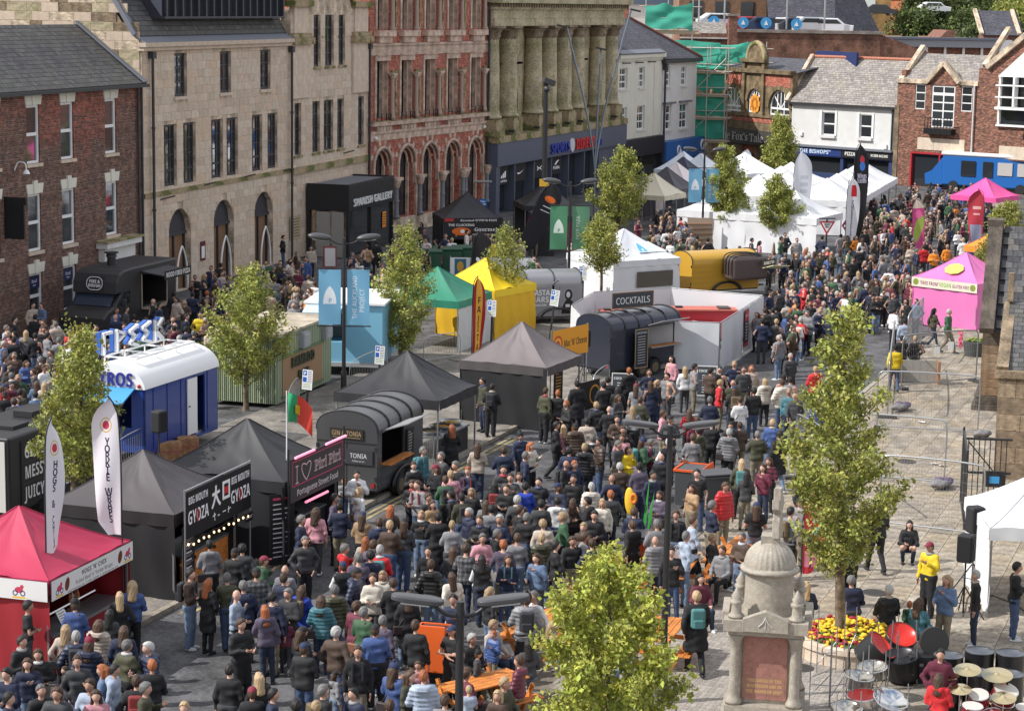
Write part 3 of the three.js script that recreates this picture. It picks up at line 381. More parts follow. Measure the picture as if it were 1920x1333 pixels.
// --- the classical stone building with columns above a blue shopfront
{
  const o = thing('classical_building', 'mossy classical stone building with giant columns above a blue grey shopfront', 'building', P2(-2.0, -141.6), yawOf(20.5));
  const cols = [0.6, 3.9, 8.9, 12.0, 15.2, 18.1, 23.1, 26.2], wins = [[2.35, 1.2], [6.25, 2.4], [10.4, 1.2], [13.55, 1.2], [16.6, 1.2], [20.3, 2.4], [24.65, 1.15]], hs = [];
  for (const [c, w] of wins) { hs.push(hole(c - w / 2, c + w / 2, 5.35, w > 2 ? 8.45 : 7.95, true)); const v = w > 2 ? 0.8 : 0.55; hs.push(hole(c - v, c + v, 10.0, 12.0)); }
  M('wall', [wallGeom(rect(0, 28.3, 4.8, 12.5), hs, 0.6, -0.5), slab(0, 28.3, 0, 4.79, -1.2, -0.6), slab(27.7, 28.25, 0, 12.4, -12, -1.11), slab(0, 0.5, 0, 14, -12, -1.11)], T.gritstone, o);
  for (const h of hs) windowIn(o, h, { cols: h.x1 - h.x0 > 1.4 ? 4 : 2, rows: h.arch ? 5 : 3, z: -0.75, fw: 0.09, bw: 0.055, frame: STEELFRAME, glass: h.arch ? mat([0.34, 0.34, 0.32], 0.25) : GLASS, sill: h.arch ? 0 : -0.3, sillMat: T.gritstone });
  for (const c of cols) { const k = M('column', [lathe([[0.001, 6.35], [0.82, 6.35], [0.82, 6.55], [0.7, 6.65], [0.72, 6.8], [0.66, 6.95], [0.66, 8.5], [0.58, 11.55], [0.6, 11.62], [0.001, 11.63]], 20, c, 0, 0.02)], T.gritstone, o);
    M('plinth', [slab(c - 0.85, c + 0.85, 5.25, 6.345, -0.5, 0.85)], T.mossStone, k); M('capital', [lathe([[0.56, 11.5], [0.62, 11.66], [0.7, 11.9], [0.66, 11.98], [0.8, 12.2], [0.92, 12.3], [0.001, 12.3]], 16, c, 0, 0.02), box(1.7, 0.14, 1.6, c, 12.38, 0.0)], T.darkStone, k); }
  M('entablature', [slab(-0.1, 27.9, 12.46, 12.95, -1.0, 0.6), slab(-0.1, 27.9, 12.955, 13.55, -1.0, 0.52), slab(-0.2, 28.0, 13.555, 13.72, -1.0, 0.7), slab(-0.3, 28.15, 14.0, 14.35, -1.2, 1.2), slab(-0.2, 28, 14.355, 15.6, -1.4, 0.3)], T.gritstone, o);
  M('dentil', Array.from({ length: 56 }, (_, i) => slab(0.1 + i * 0.5, 0.38 + i * 0.5, 13.72, 13.99, 0.2, 0.92)), T.darkStone, o);
  M('sill_band', [slab(-0.1, 28.3, 4.8, 5.24, -0.6, 0.95)], T.mossStone, o);
  const shop = mat([0.085, 0.1, 0.14], 0.55);
  M('shopfront', [slab(0, 28.2, 3.25, 4.78, -0.6, 0.9), slab(0, 0.7, 0, 3.245, -0.5, 0.8), slab(21.9, 28.2, 0, 3.245, -0.5, 0.7), ...[3.6, 7.4, 11, 14.7, 18.3].map((u) => slab(u, u + 0.2, 0, 3.245, -0.4, 0.75))], shop, o);
  const sg = M('shop_sign', [xf(letters('SPORTS', 3.9, 0.72, 0.12), 12.3, 3.85, 0.92), xf(letters('.COM', 1.5, 0.45, 0.12), 20.9, 3.74, 0.92)], mat([0.02, 0.04, 0.32], 0.4), o); M('red_letters', [xf(letters('DIRECT', 4.2, 0.8, 0.12), 17.9, 3.88, 0.92)], mat([0.55, 0.02, 0.03], 0.4), sg); M('round_logo', [cyl(0.5, 0.5, 0.1, 14.95, 3.88, 0.95, 20, Math.PI / 2)], mat([0.6, 0.6, 0.62], 0.4), sg);
  const logo = (k) => sign(128, 128, (x, w, h) => { x.fillStyle = '#101014'; x.fillRect(0, 0, w, h); x.fillStyle = '#fff'; x.strokeStyle = '#fff'; x.lineWidth = 8; if (k === 0) { for (let i = 0; i < 3; i++) { x.beginPath(); x.moveTo(30 + i * 20, 84); x.lineTo(44 + i * 20, 84); x.lineTo(40 + i * 20 + 8, 62 - i * 14); x.lineTo(34 + i * 18, 66 - i * 12); x.fill(); } fitText(x, 'adidas', 64, 104, 70, 24); } else if (k === 1) { x.beginPath(); x.moveTo(28, 60); x.quadraticCurveTo(30, 100, 104, 48); x.quadraticCurveTo(44, 78, 28, 60); x.fill(); } else if (k === 2) { x.beginPath(); x.arc(64, 36, 26, 0.4, 2.74); x.stroke(); x.beginPath(); x.arc(64, 88, 26, 3.54, 5.88); x.stroke(); } else { fitText(x, 'PUMA', 64, 82, 80, 34); x.beginPath(); x.moveTo(40, 60); x.quadraticCurveTo(70, 20, 100, 30); x.quadraticCurveTo(80, 40, 60, 62); x.fill(); } });
  [[2.2, 0], [5.4, 1], [9.2, 2], [12.8, 3]].forEach(([u, k]) => panel('brand_panel', 2.2, 1.25, logo(k), o, u, 2.55, 0.5));
  M('shop_glass', [slab(0.75, 21.85, 0.2, 3.24, -0.02, 0.02)], GLASS, o);
  M('roof', [slab(0, 28.2, 15.2, 15.4, -12, -1.45)], LEAD, o);
  M('floodlight', Array.from({ length: 6 }, (_, i) => box(0.3, 0.16, 0.4, [2.6, 7.5, 11, 14, 17, 25][i], 5.5, 0.9)), CAST, o).name = 'floodlight';
}
// --- cream and white corner shop
{
  const o = thing('cream_corner_building', 'cream and white painted corner building with a hipped slate roof', 'building', P2(7.9, -168.2), yawOf(23));
  const hc = [[0.49, 2.29, 7.42, 9.07], [4.97, 6.4, 7.42, 9.07], [0.5, 2.35, 4.05, 5.97], [4.75, 6.6, 4.05, 5.97]].map((a) => hole(...a)), hw = [[11.35, 12.85, 7.33, 8.95], [15.74, 17.05, 7.3, 8.92], [11.45, 13.3, 3.7, 5.75], [15.6, 17.7, 3.65, 5.73]].map((a) => hole(...a));
  M('cream_wall', [wallGeom(rect(0, 10.6, 3.4, 10.0), hc, 0.45), slab(0, 0.4, 3.4, 10, -8, -0.46)], T.cream, o);
  M('white_wall', [wallGeom(rect(10.62, 19.95, 2.8, 9.5), hw, 0.45, -0.06), slab(19.5, 19.95, 0, 9.5, -9, -0.52)], T.white, o);
  M('cornice', [slab(-0.1, 10.7, 9.6, 9.8, -0.05, 0.14), slab(-0.15, 10.75, 9.805, 10.15, -0.05, 0.3), slab(8.6, 8.8, 3.5, 9.6, -0.05, 0.06)], T.cream, o);
  for (const h of [...hc, ...hw]) { windowIn(o, h, { cols: 2, rows: 3, fw: 0.09, bw: 0.05, rail: 0.5, z: -0.2, sill: 0.1, sillMat: T.white, glass: GLASSB }); }
  for (const c of [12.4, 16.6]) M('slate_hood', [slab(c - 1.3, c + 1.3, 5.85, 6.0, -0.1, 0.3)], LEAD, o);
  RM('roof', [roofSlab([[-1, 10.2, 0.3], [10.6, 10.2, 0.3], [13.2, 12.9, -4], [-1, 12.9, -4]]), roofSlab([[10.3, 9.62, 0.3], [20.2, 9.55, 0.3], [13.25, 12.9, -4], [12.6, 12.85, -3.9]]), roofSlab([[20.2, 9.55, 0.3], [20.2, 9.55, -8.3], [13.2, 12.9, -4.02], [13.2, 12.9, -4]])], T.slateBlue, o);
  M('ridge_tile', [bar(V(13.2, 12.95, -4), V(20.2, 9.62, 0.3), 0.13, 6)], mat([0.2, 0.07, 0.05], 0.8), o);
  M('lead_gutter', [box(10.6, 0.1, 0.9, 5, 10.35, 0.0, 0.45)], LEAD, o);
  M('gutter', [slab(10.4, 20.3, 9.25, 9.55, 0, 0.38), cyl(0.1, 0.1, 9, 10.9, 4.7, 0.2, 8), box(0.4, 0.6, 0.35, 10.9, 9, 0.2)], CAST, o);
  const sf = M('shopfront', [slab(-0.1, 10.6, 1.95, 3.38, -0.3, 0.4), slab(0, 0.4, 0, 1.94, -0.3, 0.3), slab(10.2, 10.6, 0, 1.94, -0.3, 0.3), slab(5, 5.3, 0, 1.94, -0.3, 0.3)], mat([0.012, 0.014, 0.025], 0.5), o); M('shop_glass', [slab(0.4, 10.2, 0.1, 1.94, -0.1, -0.08)], GLASS, sf);
  const ff = M('blue_fascia', [slab(11, 21.5, 1.15, 2.75, -0.3, 0.42), slab(11, 11.3, 0, 1.14, -0.3, 0.3), slab(19.5, 19.9, 0, 1.14, -0.3, 0.3)], mat([0.03, 0.13, 0.4], 0.45), o); M('blue_fascia_mark', [torus(0.36, 0.07, 14.2, 1.9, 0.45), xf(letters('2', 0.3, 0.35, 0.04), 14.8, 1.75, 0.43), torus(0.42, 0.08, 20.6, 2.05, 0.45)], WHITEPAINT, ff);
  M('shop_glass', [slab(11.3, 19.5, 0.1, 1.14, -0.2, -0.18)], GLASS, o);
  for (const u of [1, 4, 7]) M('flag_bracket', [bar(V(u, 9.45, 0), V(u + 0.6, 9.45, 0.5), 0.05)], CAST, o);
}
// --- the pub with a rounded gable
{
  const o = thing('rounded_gable_pub', 'brown stone and red brick public house with a rounded gable and arched windows', 'building', P2(23.1, -179.5), yawOf(154));
  const hs = [hole(-11, -7.85, 4.95, 7.0, true), hole(-6.95, -4.75, 5.0, 7.05, true), hole(-3.55, -0.4, 4.95, 7.1, true), hole(-7.5, -5.6, 0.05, 2.2)];
  const q = new THREE.Shape(); q.moveTo(-14.5, 0); q.lineTo(-0.02, 0); q.lineTo(-0.02, 8.6); q.lineTo(-4.6, 8.6); q.lineTo(-4.6, 9.6); q.absarc(-5.95, 9.6, 1.35, 0, Math.PI, false); q.lineTo(-7.3, 8.6); q.lineTo(-14.5, 8.6); hs.forEach((h) => q.holes.push(holePath(h)));
  const st = mottle([112, 97, 74], 0.5, 2.5, 0.92, 5, 40, 256, 0.006);
  M('wall', [xf(new THREE.ExtrudeGeometry(q, { depth: 0.5, bevelEnabled: false, curveSegments: 12 }), 0, 0, -0.5), slab(-14.5, -14, 0, 8.5, -6, -0.51)], st, o);
  M('brick_panel', [slab(-11.4, -7.6, 7.3, 8.3, -0.05, 0.03), slab(-4.3, -0.3, 7.35, 8.3, -0.05, 0.03), slab(-11.8, -0.3, 4.2, 4.6, -0.05, 0.03)], T.redBrick, o);
  M('cornice', [slab(-14.6, 0, 8.4, 8.75, -0.3, 0.3), slab(-14.5, 0, 4.65, 4.85, -0.2, 0.16), slab(-14.5, 0, 3.5, 4.1, -0.1, 0.12), slab(-4.6, -4.2, 4.9, 9.6, -0.1, 0.2), slab(-7.7, -7.3, 4.9, 9.6, -0.1, 0.2), slab(-7.9, -4, 9.3, 9.6, -0.1, 0.35)], st, o);
  M('gable_arch', [torus(1.35, 0.22, -5.95, 9.6, -0.1, 0, 0, 0, Math.PI, 16)], T.mossStone, o);
  hs.slice(0, 3).forEach((h) => { windowIn(o, h, { cols: 3, rows: 1, fw: 0.14, bw: 0.1, z: -0.2 }); voussoirs(o, (h.x0 + h.x1) / 2, h.y1 - (h.x1 - h.x0) / 2, (h.x1 - h.x0) / 2 + 0.02, (h.x1 - h.x0) / 2 + 0.4, 9, st, -0.05, 0.08); });
  M('orange_flower_sign', [...Array.from({ length: 8 }, (_, i) => cyl(0.3, 0.3, 0.06, -5.85 + Math.cos(i * 0.785) * 0.5, 5.75 + Math.sin(i * 0.785) * 0.55, -0.05, 10, Math.PI / 2)), cyl(0.55, 0.55, 0.06, -5.85, 5.75, -0.05, 14, Math.PI / 2)], mat([0.75, 0.3, 0.04], 0.6), o);
  M('fascia', [slab(-14.5, -0.1, 2.25, 3.48, -0.1, 0.3)], mat([0.05, 0.045, 0.04], 0.6), o); M('lettering', [xf(letters("The Fox's Tale", 7.2, 0.72, 0.05, FS), -7.4, 2.88, 0.32)], mat([0.42, 0.4, 0.36], 0.6), o);
  M('door', [slab(-7.49, -5.61, 0.06, 1.5, -0.4, -0.34)], mat([0.1, 0.05, 0.03], 0.5), o); M('transom', [slab(-7.49, -5.61, 1.5, 2.19, -0.3, -0.1)], mat([0.3, 0.07, 0.02], 0.6), o);
  RM('roof', [roofSlab([[-14.5, 8.6, -0.4], [0, 8.6, -0.4], [0, 9.6, -5], [-14.5, 9.6, -5]])], T.slateBlue, o);
  M('blue_cladding', [slab(-2.6, 3.3, 8.5, 10.4, -4.2, -4)], mat([0.012, 0.025, 0.11], 0.6), o);
}
// --- white rendered shop with the long slate roof
{
  const o = thing('white_rendered_shop', 'white rendered shop with a long grey slate roof and red ridge tiles', 'building', P2(23.1, -179.5), yawOf(133));
  const hs = [hole(3.1, 4.4, 3.62, 5.5), hole(6.8, 8.0, 3.6, 5.48)];
  M('wall', [wallGeom(rect(0.02, 10.32, 2.6, 6.25), hs, 0.45), slab(0.02, 0.4, 0, 6.2, -6, -0.46), slab(9.9, 10.3, 0, 6.2, -6, -0.46)], T.white, o);
  for (const h of hs) windowIn(o, h, { cols: 1, rows: 2, rail: 0.5, fw: 0.09, bw: 0.05, frame: WHITEPAINT, sill: 0.2, sillMat: T.white, sillH: 0.22 });
  M('window_surround', hs.flatMap((h) => [slab(h.x0 - 0.2, h.x0 - 0.004, h.y0, h.y1 + 0.15, -0.02, 0.07), slab(h.x1 + 0.004, h.x1 + 0.2, h.y0, h.y1 + 0.15, -0.02, 0.07)]), WHITEPAINT, o);
  RM('roof', [roofSlab([[-0.35, 6.2, 0.25], [10.6, 6.2, 0.25], [10.6, 9.9, -3.2], [-0.35, 9.9, -3.2]]), roofSlab([[10.6, 6.2, -6.6], [-0.35, 6.2, -6.6], [-0.35, 9.9, -3.2], [10.6, 9.9, -3.2]])], T.slatePale, o);
  for (let i = 0; i < 24; i++) M('ridge_tile', [cyl(0.13, 0.13, 0.44, -0.1 + i * 0.455, 9.95, -3.2, 8, 0, 0, Math.PI / 2)], mat([0.42, 0.16, 0.1], 0.8), o);
  M('coping', [box(0.35, 0.3, 5.2, -0.3, 8.15, -1.4, Math.atan2(3.7, 3.45), 0, 0)], T.stone, o);
  M('gutter', [slab(-0.1, 10.5, 6.05, 6.17, 0.2, 0.36), cyl(0.07, 0.07, 6, 10.0, 3, 0.12, 8)], CAST, o);
  M('shop_cornice', [slab(-0.1, 10.3, 2.58, 2.75, -0.2, 0.5)], LEAD, o);
  const a = panel('blue_shop_fascia', 5.2, 0.62, sign(512, 64, (x, w, h) => { x.fillStyle = '#16306e'; x.fillRect(0, 0, w, h); x.fillStyle = '#cfe0f0'; fitText(x, 'THE BISHOPS”', w / 2, h / 2, 420, 46); }), o, 2.75, 2.25, 0.35), b = panel('black_shop_fascia', 4.7, 0.62, sign(512, 64, (x, w, h) => { x.fillStyle = '#101013'; x.fillRect(0, 0, w, h); x.fillStyle = '#e8e8e0'; fitText(x, 'PIZZA ONE', 140, h / 2, 230, 42); fitText(x, '01388 662345', 400, h / 2, 180, 30); }), o, 7.75, 2.24, 0.36);
  M('shopfront', [slab(0.1, 0.4, 0, 1.9, -0.2, 0.2), slab(5.2, 5.5, 0, 1.9, -0.2, 0.2), slab(9.9, 10.25, 0, 2.5, -0.2, 0.2), slab(0.1, 5.2, 0, 0.5, -0.2, 0.15), slab(0.1, 10.2, 1.85, 2.57, -0.3, 0.3)], mat([0.02, 0.04, 0.12], 0.6), o); M('shop_glass', [slab(0.4, 9.9, 0.5, 1.84, -0.15, -0.12)], GLASS, o);
  M('alarm_box', [rbox(0.35, 0.4, 0.15, 0.05, 9.4, 3.0, 0.08), rbox(0.3, 0.35, 0.15, 0.05, 1.1, 3.6, 0.08)], WHITEPAINT, o);
}
// --- modern brick block with white glazed gables
{
  const o = thing('gabled_brick_block', 'brown brick block with white glazed pointed bays and stone copings', 'building', P2(23.1, -179.5), yawOf(133));
  const w1 = hole(12.15, 13.1, 6.17, 8.13), w3 = hole(16.35, 17.35, 6.17, 8.13), bay = hole(13.7, 15.8, 4.8, 8.1), shop = hole(11.95, 17.5, 0.05, 2.8);
  M('wall', [wallGeom([[10.5, 0], [17.85, 0], [17.85, 8.4], [16.2, 8.4], [14.75, 9.9], [13.3, 8.4], [10.5, 8.4]], [w1, w3, bay, shop, hole(13.72, 15.78, 8.12, 8.9)], 0.45, 0.3), wallGeom([[17.87, 0], [36, 0], [36, 12], [27.5, 16.6], [18.6, 9.6], [17.87, 9.6]], [hole(19.7, 30, 5.2, 9.0), hole(20, 27, 0.05, 2.6)], 0.45, 0.34), slab(10.5, 10.9, 0, 9.2, -6, -0.16)], T.modernBrick, o);
  for (const h of [w1, w3]) windowIn(o, h, { cols: 1, rows: 3, fw: 0.07, bw: 0.08, z: 0.2 });
  windowIn(o, bay, { cols: 2, rows: 5, fw: 0.1, bw: 0.1, z: 0.22, rail: 0.75 }); M('white_gablet', [prism([[13.72, 8.12], [15.78, 8.12], [14.75, 9.25]], 0.1, 0, 0, 0.15)], WHITEPAINT, o);
  for (const s of [-1, 1]) M('gablet_coping', [xf(box(2.15, 0.32, 0.6), 14.75 + s * 0.72, 9.15, 0.3, 0, 0, -s * 0.8)], T.stone, o);
  M('parapet', [slab(10.5, 13.3, 8.2, 8.55, -0.2, 0.42), slab(16.2, 17.86, 8.2, 8.55, -0.2, 0.42)], T.stone, o);
  for (const [x, z, y] of [[10.6, -1.4, 9.0], [18.2, -1.6, 10.6]]) M('raised_coping', [box(0.4, 0.35, 4.4, x, y + 0.6, z, 0.72, 0, 0)], T.stone, o);
  M('big_gable_coping', [xf(box(11.4, 0.4, 0.7), 23.1, 13.2, 0.3, 0, 0, 0.665)], T.stone, o);
  RM('roof', [roofSlab([[10.5, 8.4, 0.2], [17.9, 8.4, 0.2], [17.9, 10.5, -3], [10.5, 10.5, -3]]), roofSlab([[18.3, 9.6, -6], [18.3, 9.6, 0.2], [27.5, 16.6, 0.2], [27.5, 16.6, -6]])], T.slatePale, o);
  const or = M('oriel', [slab(19.7, 19.85, 5.2, 9, 0.0, 0.4), slab(21.2, 21.35, 6.6, 9, 0.3, 0.9), slab(22.6, 22.75, 5.2, 9, 0.3, 0.9), slab(24.2, 24.35, 5.2, 9, 0.3, 0.9), slab(19.7, 24.4, 5.2, 5.35, 0.2, 0.6), slab(19.7, 24.4, 6.5, 6.7, 0.3, 0.9), slab(19.7, 24.4, 7.4, 7.5, 0.3, 0.9), slab(19.7, 24.4, 8.3, 8.4, 0.3, 0.9), prism([[19.7, 9.0], [30, 9.0], [30, 15.5], [27.5, 15.8]], 0.15, 0, 0, 0.5)], WHITEPAINT, o); M('pane', [slab(19.8, 29.9, 5.3, 9, 0.1, 0.12)], GLASS, or);
  for (const u of [14.75, 23.6]) M('balcony', [slab(u - 1.25, u + 1.25, 4.3, 4.75, 0.3, 1.0), slab(u - 1.2, u + 1.2, 5.55, 5.6, 0.92, 0.97), slab(u - 1.2, u + 1.2, 5.15, 5.19, 0.92, 0.97), ...Array.from({ length: 9 }, (_, i) => slab(u - 1.2 + i * 0.29, u - 1.16 + i * 0.29, 4.76, 5.6, 0.92, 0.97))], BLACKMETAL, o);
  M('stone_panel', [slab(12.6, 14.1, 3.0, 3.95, 0.26, 0.36), slab(14.12, 15.6, 3.0, 3.95, 0.26, 0.36), slab(15.62, 16.9, 3.0, 3.95, 0.26, 0.36), slab(20, 27, 2.7, 3.7, 0.26, 0.38)], T.ashlar[2], o);
  M('red_shopfront', [slab(11.96, 17.49, 2.65, 2.79, 0, 0.3), slab(11.96, 12.1, 0.06, 2.64, 0, 0.3), slab(17.35, 17.49, 0.06, 2.64, 0, 0.3), slab(14.6, 14.72, 0.06, 2.64, 0, 0.3)], mat([0.4, 0.02, 0.03], 0.5), o); M('shop_glass', [slab(12.1, 17.35, 0.1, 2.64, 0.0, 0.03), slab(20, 27, 0.06, 2.59, 0, 0.03)], GLASS, o);
  M('downpipe', [cyl(0.07, 0.07, 8.2, 17.6, 4.1, 0.45, 8)], mat([0.6, 0.6, 0.6], 0.5), o); M('quoins', [slab(10.35, 10.75, 0, 6.4, 0.1, 0.36)], T.darkStone, o).name = 'corner_stonework';
}
// ---------------------------------------------------------------- the right-hand stone hall, the backdrop of the town, trees
{ // stone hall with a slate roof at the right edge
  const o = thing('stone_hall', 'low sandstone hall with heavy slate roof beside the fenced square', 'building', gp(1836, 772), rad(-15));
  const COAL = mottle([86, 78, 70], 0.5, 1.5, 0.93), blk = [[124, 104, 84], [104, 90, 76], [140, 118, 96], [92, 82, 72], [130, 106, 82]].map((c) => mottle(c, 0.4, 1, 0.93));
  M('wall', [slab(0, 7, 0, 3.1, -6, 0), prism([[0, 3.1], [6, 3.1], [3, 6.2]], 0.4, 0.4, 0, 0, 0, Math.PI / 2, 0)], COAL, o);
  courses(o, 'block', 0, 7, 0.6, 3.05, [hole(1.7, 3.2, 0.9, 2.6)], 0.3, 0.35, 0.8, blk, 120, 0.02, 31);
  M('plinth', [slab(-0.25, 7, 0, 0.28, -5, 0.3), slab(-0.12, 7, 0.285, 0.58, -5, 0.15)], COAL, o);
  M('window_surround', [slab(1.55, 1.7, 0.8, 2.8, -0.05, 0.08), slab(1.55, 3.3, 2.62, 2.85, -0.05, 0.09)], T.ashlar[2], o);
  M('window', [slab(1.71, 3.2, 0.9, 2.6, 0.03, 0.04)], GLASS, o);
  const sl = [mottle([74, 74, 76], 0.4, 0.6, 0.75, 4, 30, 128, 0.004), mottle([88, 87, 88], 0.4, 0.6, 0.75, 4, 30, 128, 0.004), mottle([62, 62, 66], 0.4, 0.6, 0.75, 4, 30, 128, 0.004), mottle([96, 92, 88], 0.4, 0.6, 0.75, 4, 30, 128, 0.004)];
  const roof = RM('roof', [roofSlab([[0.4, 3.02, 0.36], [7, 3.02, 0.36], [7, 6.2, -3], [0.4, 6.2, -3]])], sl[2], o), len = Math.hypot(3.18, 3.36), pit = Math.atan2(3.18, 3.36), unit = new THREE.BoxGeometry(1, 1, 1);
  for (let r = 0; r < 17; r++) { const s = r * 0.275, hgt = 0.3 + 0.0; for (let x = 0.45 + (r % 2) * 0.18; x < 3.4;) { const w = rr(0.3, 0.5), m = sh(new THREE.Mesh(unit, pick(sl))); m.name = 'slate'; m.scale.set(w - 0.012, 0.022, 0.33); const t = s + 0.14; m.position.set(x + w / 2, 3.06 + t * Math.sin(pit) + 0.03, 0.36 - t * Math.cos(pit)); m.rotation.x = pit - 0.05; roof.add(m); x += w; } }
  M('gable_coping', [box(0.5, 0.28, len + 0.5, 0.15, 4.75, -1.25, pit, 0, 0), box(0.55, 0.5, 0.6, 0.15, 6.3, -3.0)], COAL, o);
  M('gutter', [slab(0.4, 7, 2.9, 3.02, 0.3, 0.46)], CAST, o);
}
{ const p = gp(1882, 905); const o = thing('stone_annex', 'nearer stone annex wall with weathered coping at the frame edge', 'building', p, rad(-15));
  M('wall', [slab(-0.3, 5, 0, 3.2, -4, 0)], T.darkStone, o); courses(o, 'block', -0.3, 4, 0.1, 3.15, [], 0.5, 0.5, 1.0, [[136, 118, 98], [122, 106, 88], [146, 128, 106]].map((c) => mottle(c, 0.4, 1, 0.93)), 40, 0.02, 41);
  M('coping', [slab(-0.42, 5, 3.2, 3.42, -4, 0.12), box(0.35, 0.32, 4.2, -0.2, 4.1, -2, 0.35, 0, 0), slab(-0.28, -0.12, 5.0, 5.9, -3.9, -3.7)], T.darkStone, o); RM('roof', [roofSlab([[-0.2, 3.4, 0], [5, 3.4, 0], [5, 5, -3.9], [-0.2, 5, -3.9]])], T.slate, o); }

// hillside and far town
{
  const g = quadGrid(60, 16, (u, v) => { const x = lerp(-160, 240, u), z = lerp(-262, -640, v), hh = v * 62 + 9 * Math.sin(u * 7 + v * 3) * v - 0.5; return [x, Math.max(-0.4, hh), z]; });
  structure('hillside', g, T.grass, 'green hillside beyond the town');
}
const boxAt = (px0, px1, top, bot, dist, depth) => { const a = at(px0, top, dist), b = at(px1, top, dist), c = at((px0 + px1) / 2, bot, dist); return { x0: a.x, x1: b.x, y1: (a.y + b.y) / 2, y0: c.y, z: -dist, depth, cx: (a.x + b.x) / 2, w: b.x - a.x }; };
function block(name, label, px0, px1, top, dist, depth, m, extra) { const q = boxAt(px0, px1, top, top + 50, dist, depth), o = thing(name, label, 'building', V(q.cx, 0, -dist)); M('wall', [slab(-q.w / 2, q.w / 2, 0, q.y1, -depth, 0)], m, o); if (extra) extra(o, q.w, q.y1); return o; }
const roofFlat = (m) => (o, w, h) => M('roof', [slab(-w / 2 - 0.3, w / 2 + 0.3, h, h + 0.5, -o.userData.d || -12, 0.4)], m, o);
const BROWN = mottle([116, 84, 70], 0.5, 5, 0.92, 4, 30, 256, 0.004), DECK = mottle([134, 124, 116], 0.35, 4, 0.92, 4, 30, 128, 0.003);
block('car_park_deck', 'brown brick multi storey car park deck with stained parapet', 1330, 1652, 62, 203, 34, BROWN, (o, w, h) => { M('parapet', [slab(-w / 2 - 0.2, w / 2 + 0.2, h, h + 0.3, -0.4, 0.15)], DECK, o); M('deck', [slab(-w / 2, w / 2, h - 0.3, h - 0.05, -34, -0.5)], T.asphalt, o); M('ramp_wall', [prism([[w / 2, 0], [w / 2 + 13, 0], [w / 2 + 13, h - 4.4], [w / 2, h]], 0.5, 0, 0, -0.6)], BROWN, o); });
block('flat_roof_store', 'long low red brick store with grey metal roof edge', 1630, 1872, 88, 226, 22, T.backBrick, (o, w, h) => { M('roof', [slab(-w / 2, w / 2, h, h + 0.75, -22, 0.7)], mat([0.27, 0.28, 0.31], 0.5), o); M('roof_edge', [slab(-w / 2, w / 2, h + 0.76, h + 1.0, -1, 0.9)], mat([0.1, 0.11, 0.15], 0.5), o); for (let i = 0; i < 6; i++) M('downpipe', [slab(-w / 2 + 4 + i * w / 7, -w / 2 + 4.25 + i * w / 7, 0, h, 0.02, 0.2)], WHITEPAINT, o); });
block('white_leisure_centre', 'white leisure centre with blue roof band far behind', 1150, 1275, 8, 262, 20, T.white, (o, w, h) => { M('roof_band', [slab(-w / 2 - 0.3, w / 2 + 0.3, h, h + 3.5, -20, 0.4)], mat([0.09, 0.13, 0.19], 0.6), o); M('lettering', [xf(letters('Bowside Centre', 3.4, 0.5, 0.05), 3.0, h - 1.2, 0.05)], mat([0.05, 0.2, 0.45], 0.6), o); });
block('brown_office_block', 'brown office block with dark square windows behind the car park', 1275, 1460, -30, 252, 16, mottle([132, 104, 84], 0.3, 6, 0.9, 4, 30, 128, 0), (o, w, h) => { for (let i = 0; i < 4; i++) for (let j = 0; j < 2; j++) M('window', [slab(-w / 2 + 1.2 + i * 3, -w / 2 + 2.8 + i * 3, h - 4.2 - j * 3.2, h - 2 - j * 3.2, 0.01, 0.06)], GLASS, o); });
block('slate_roofed_hall', 'big dark slate roofed hall behind parked cars', 1440, 1565, 34, 244, 14, T.backBrick, (o, w, h) => { RM('roof', [roofSlab([[-w / 2, h, 0.3], [w / 2, h, 0.3], [w / 2, h + 9, -7], [-w / 2, h + 9, -7]]), roofSlab([[w / 2, h, 0.3], [w / 2 + 7.5, h - 4, -6], [w / 2 + 1, h + 9, -7], [w / 2, h + 9, -7]])], T.slateBlue, o); });
block('tan_brick_house', 'tan brick house on the hill with white windows', 1610, 1672, -6, 300, 10, mottle([166, 128, 86], 0.3, 5, 0.9, 4, 30, 128, 0), (o, w, h) => { M('window', [slab(-1.4, 0.1, h - 2, h - 0.4, 0.01, 0.08)], WHITEPAINT, o); M('roof', [prism([[-w / 2 - 0.4, h], [w / 2 + 0.4, h], [0, h + 3.5]], 10, 0, 0, -10)], T.slateBlue, o); });
block('orange_brick_house', 'orange brick house at the top of the hill', 1690, 1790, -2, 330, 10, mottle([158, 92, 62], 0.3, 5, 0.9, 4, 30, 128, 0), (o, w, h) => { for (let i = 0; i < 4; i++) M('window', [slab(-w / 2 + 0.8 + i * 2, -w / 2 + 1.9 + i * 2, h - 1.8, h - 0.6, 0.01, 0.08)], WHITEPAINT, o); M('roof', [prism([[-w / 2 - 0.4, h], [w / 2 + 0.4, h], [0, h + 4]], 10, 0, 0, -10)], T.slateBlue, o); });
block('brick_pump_house', 'small red brick building with hipped gable behind the store', 1756, 1820, 79, 240, 8, T.backBrick, (o, w, h) => { M('gable', [prism([[-w / 2, h], [w / 2, h], [0.2, h + 1.3], [-0.7, h + 1.3]], 8, 0, 0, -8)], T.backBrick, o); });
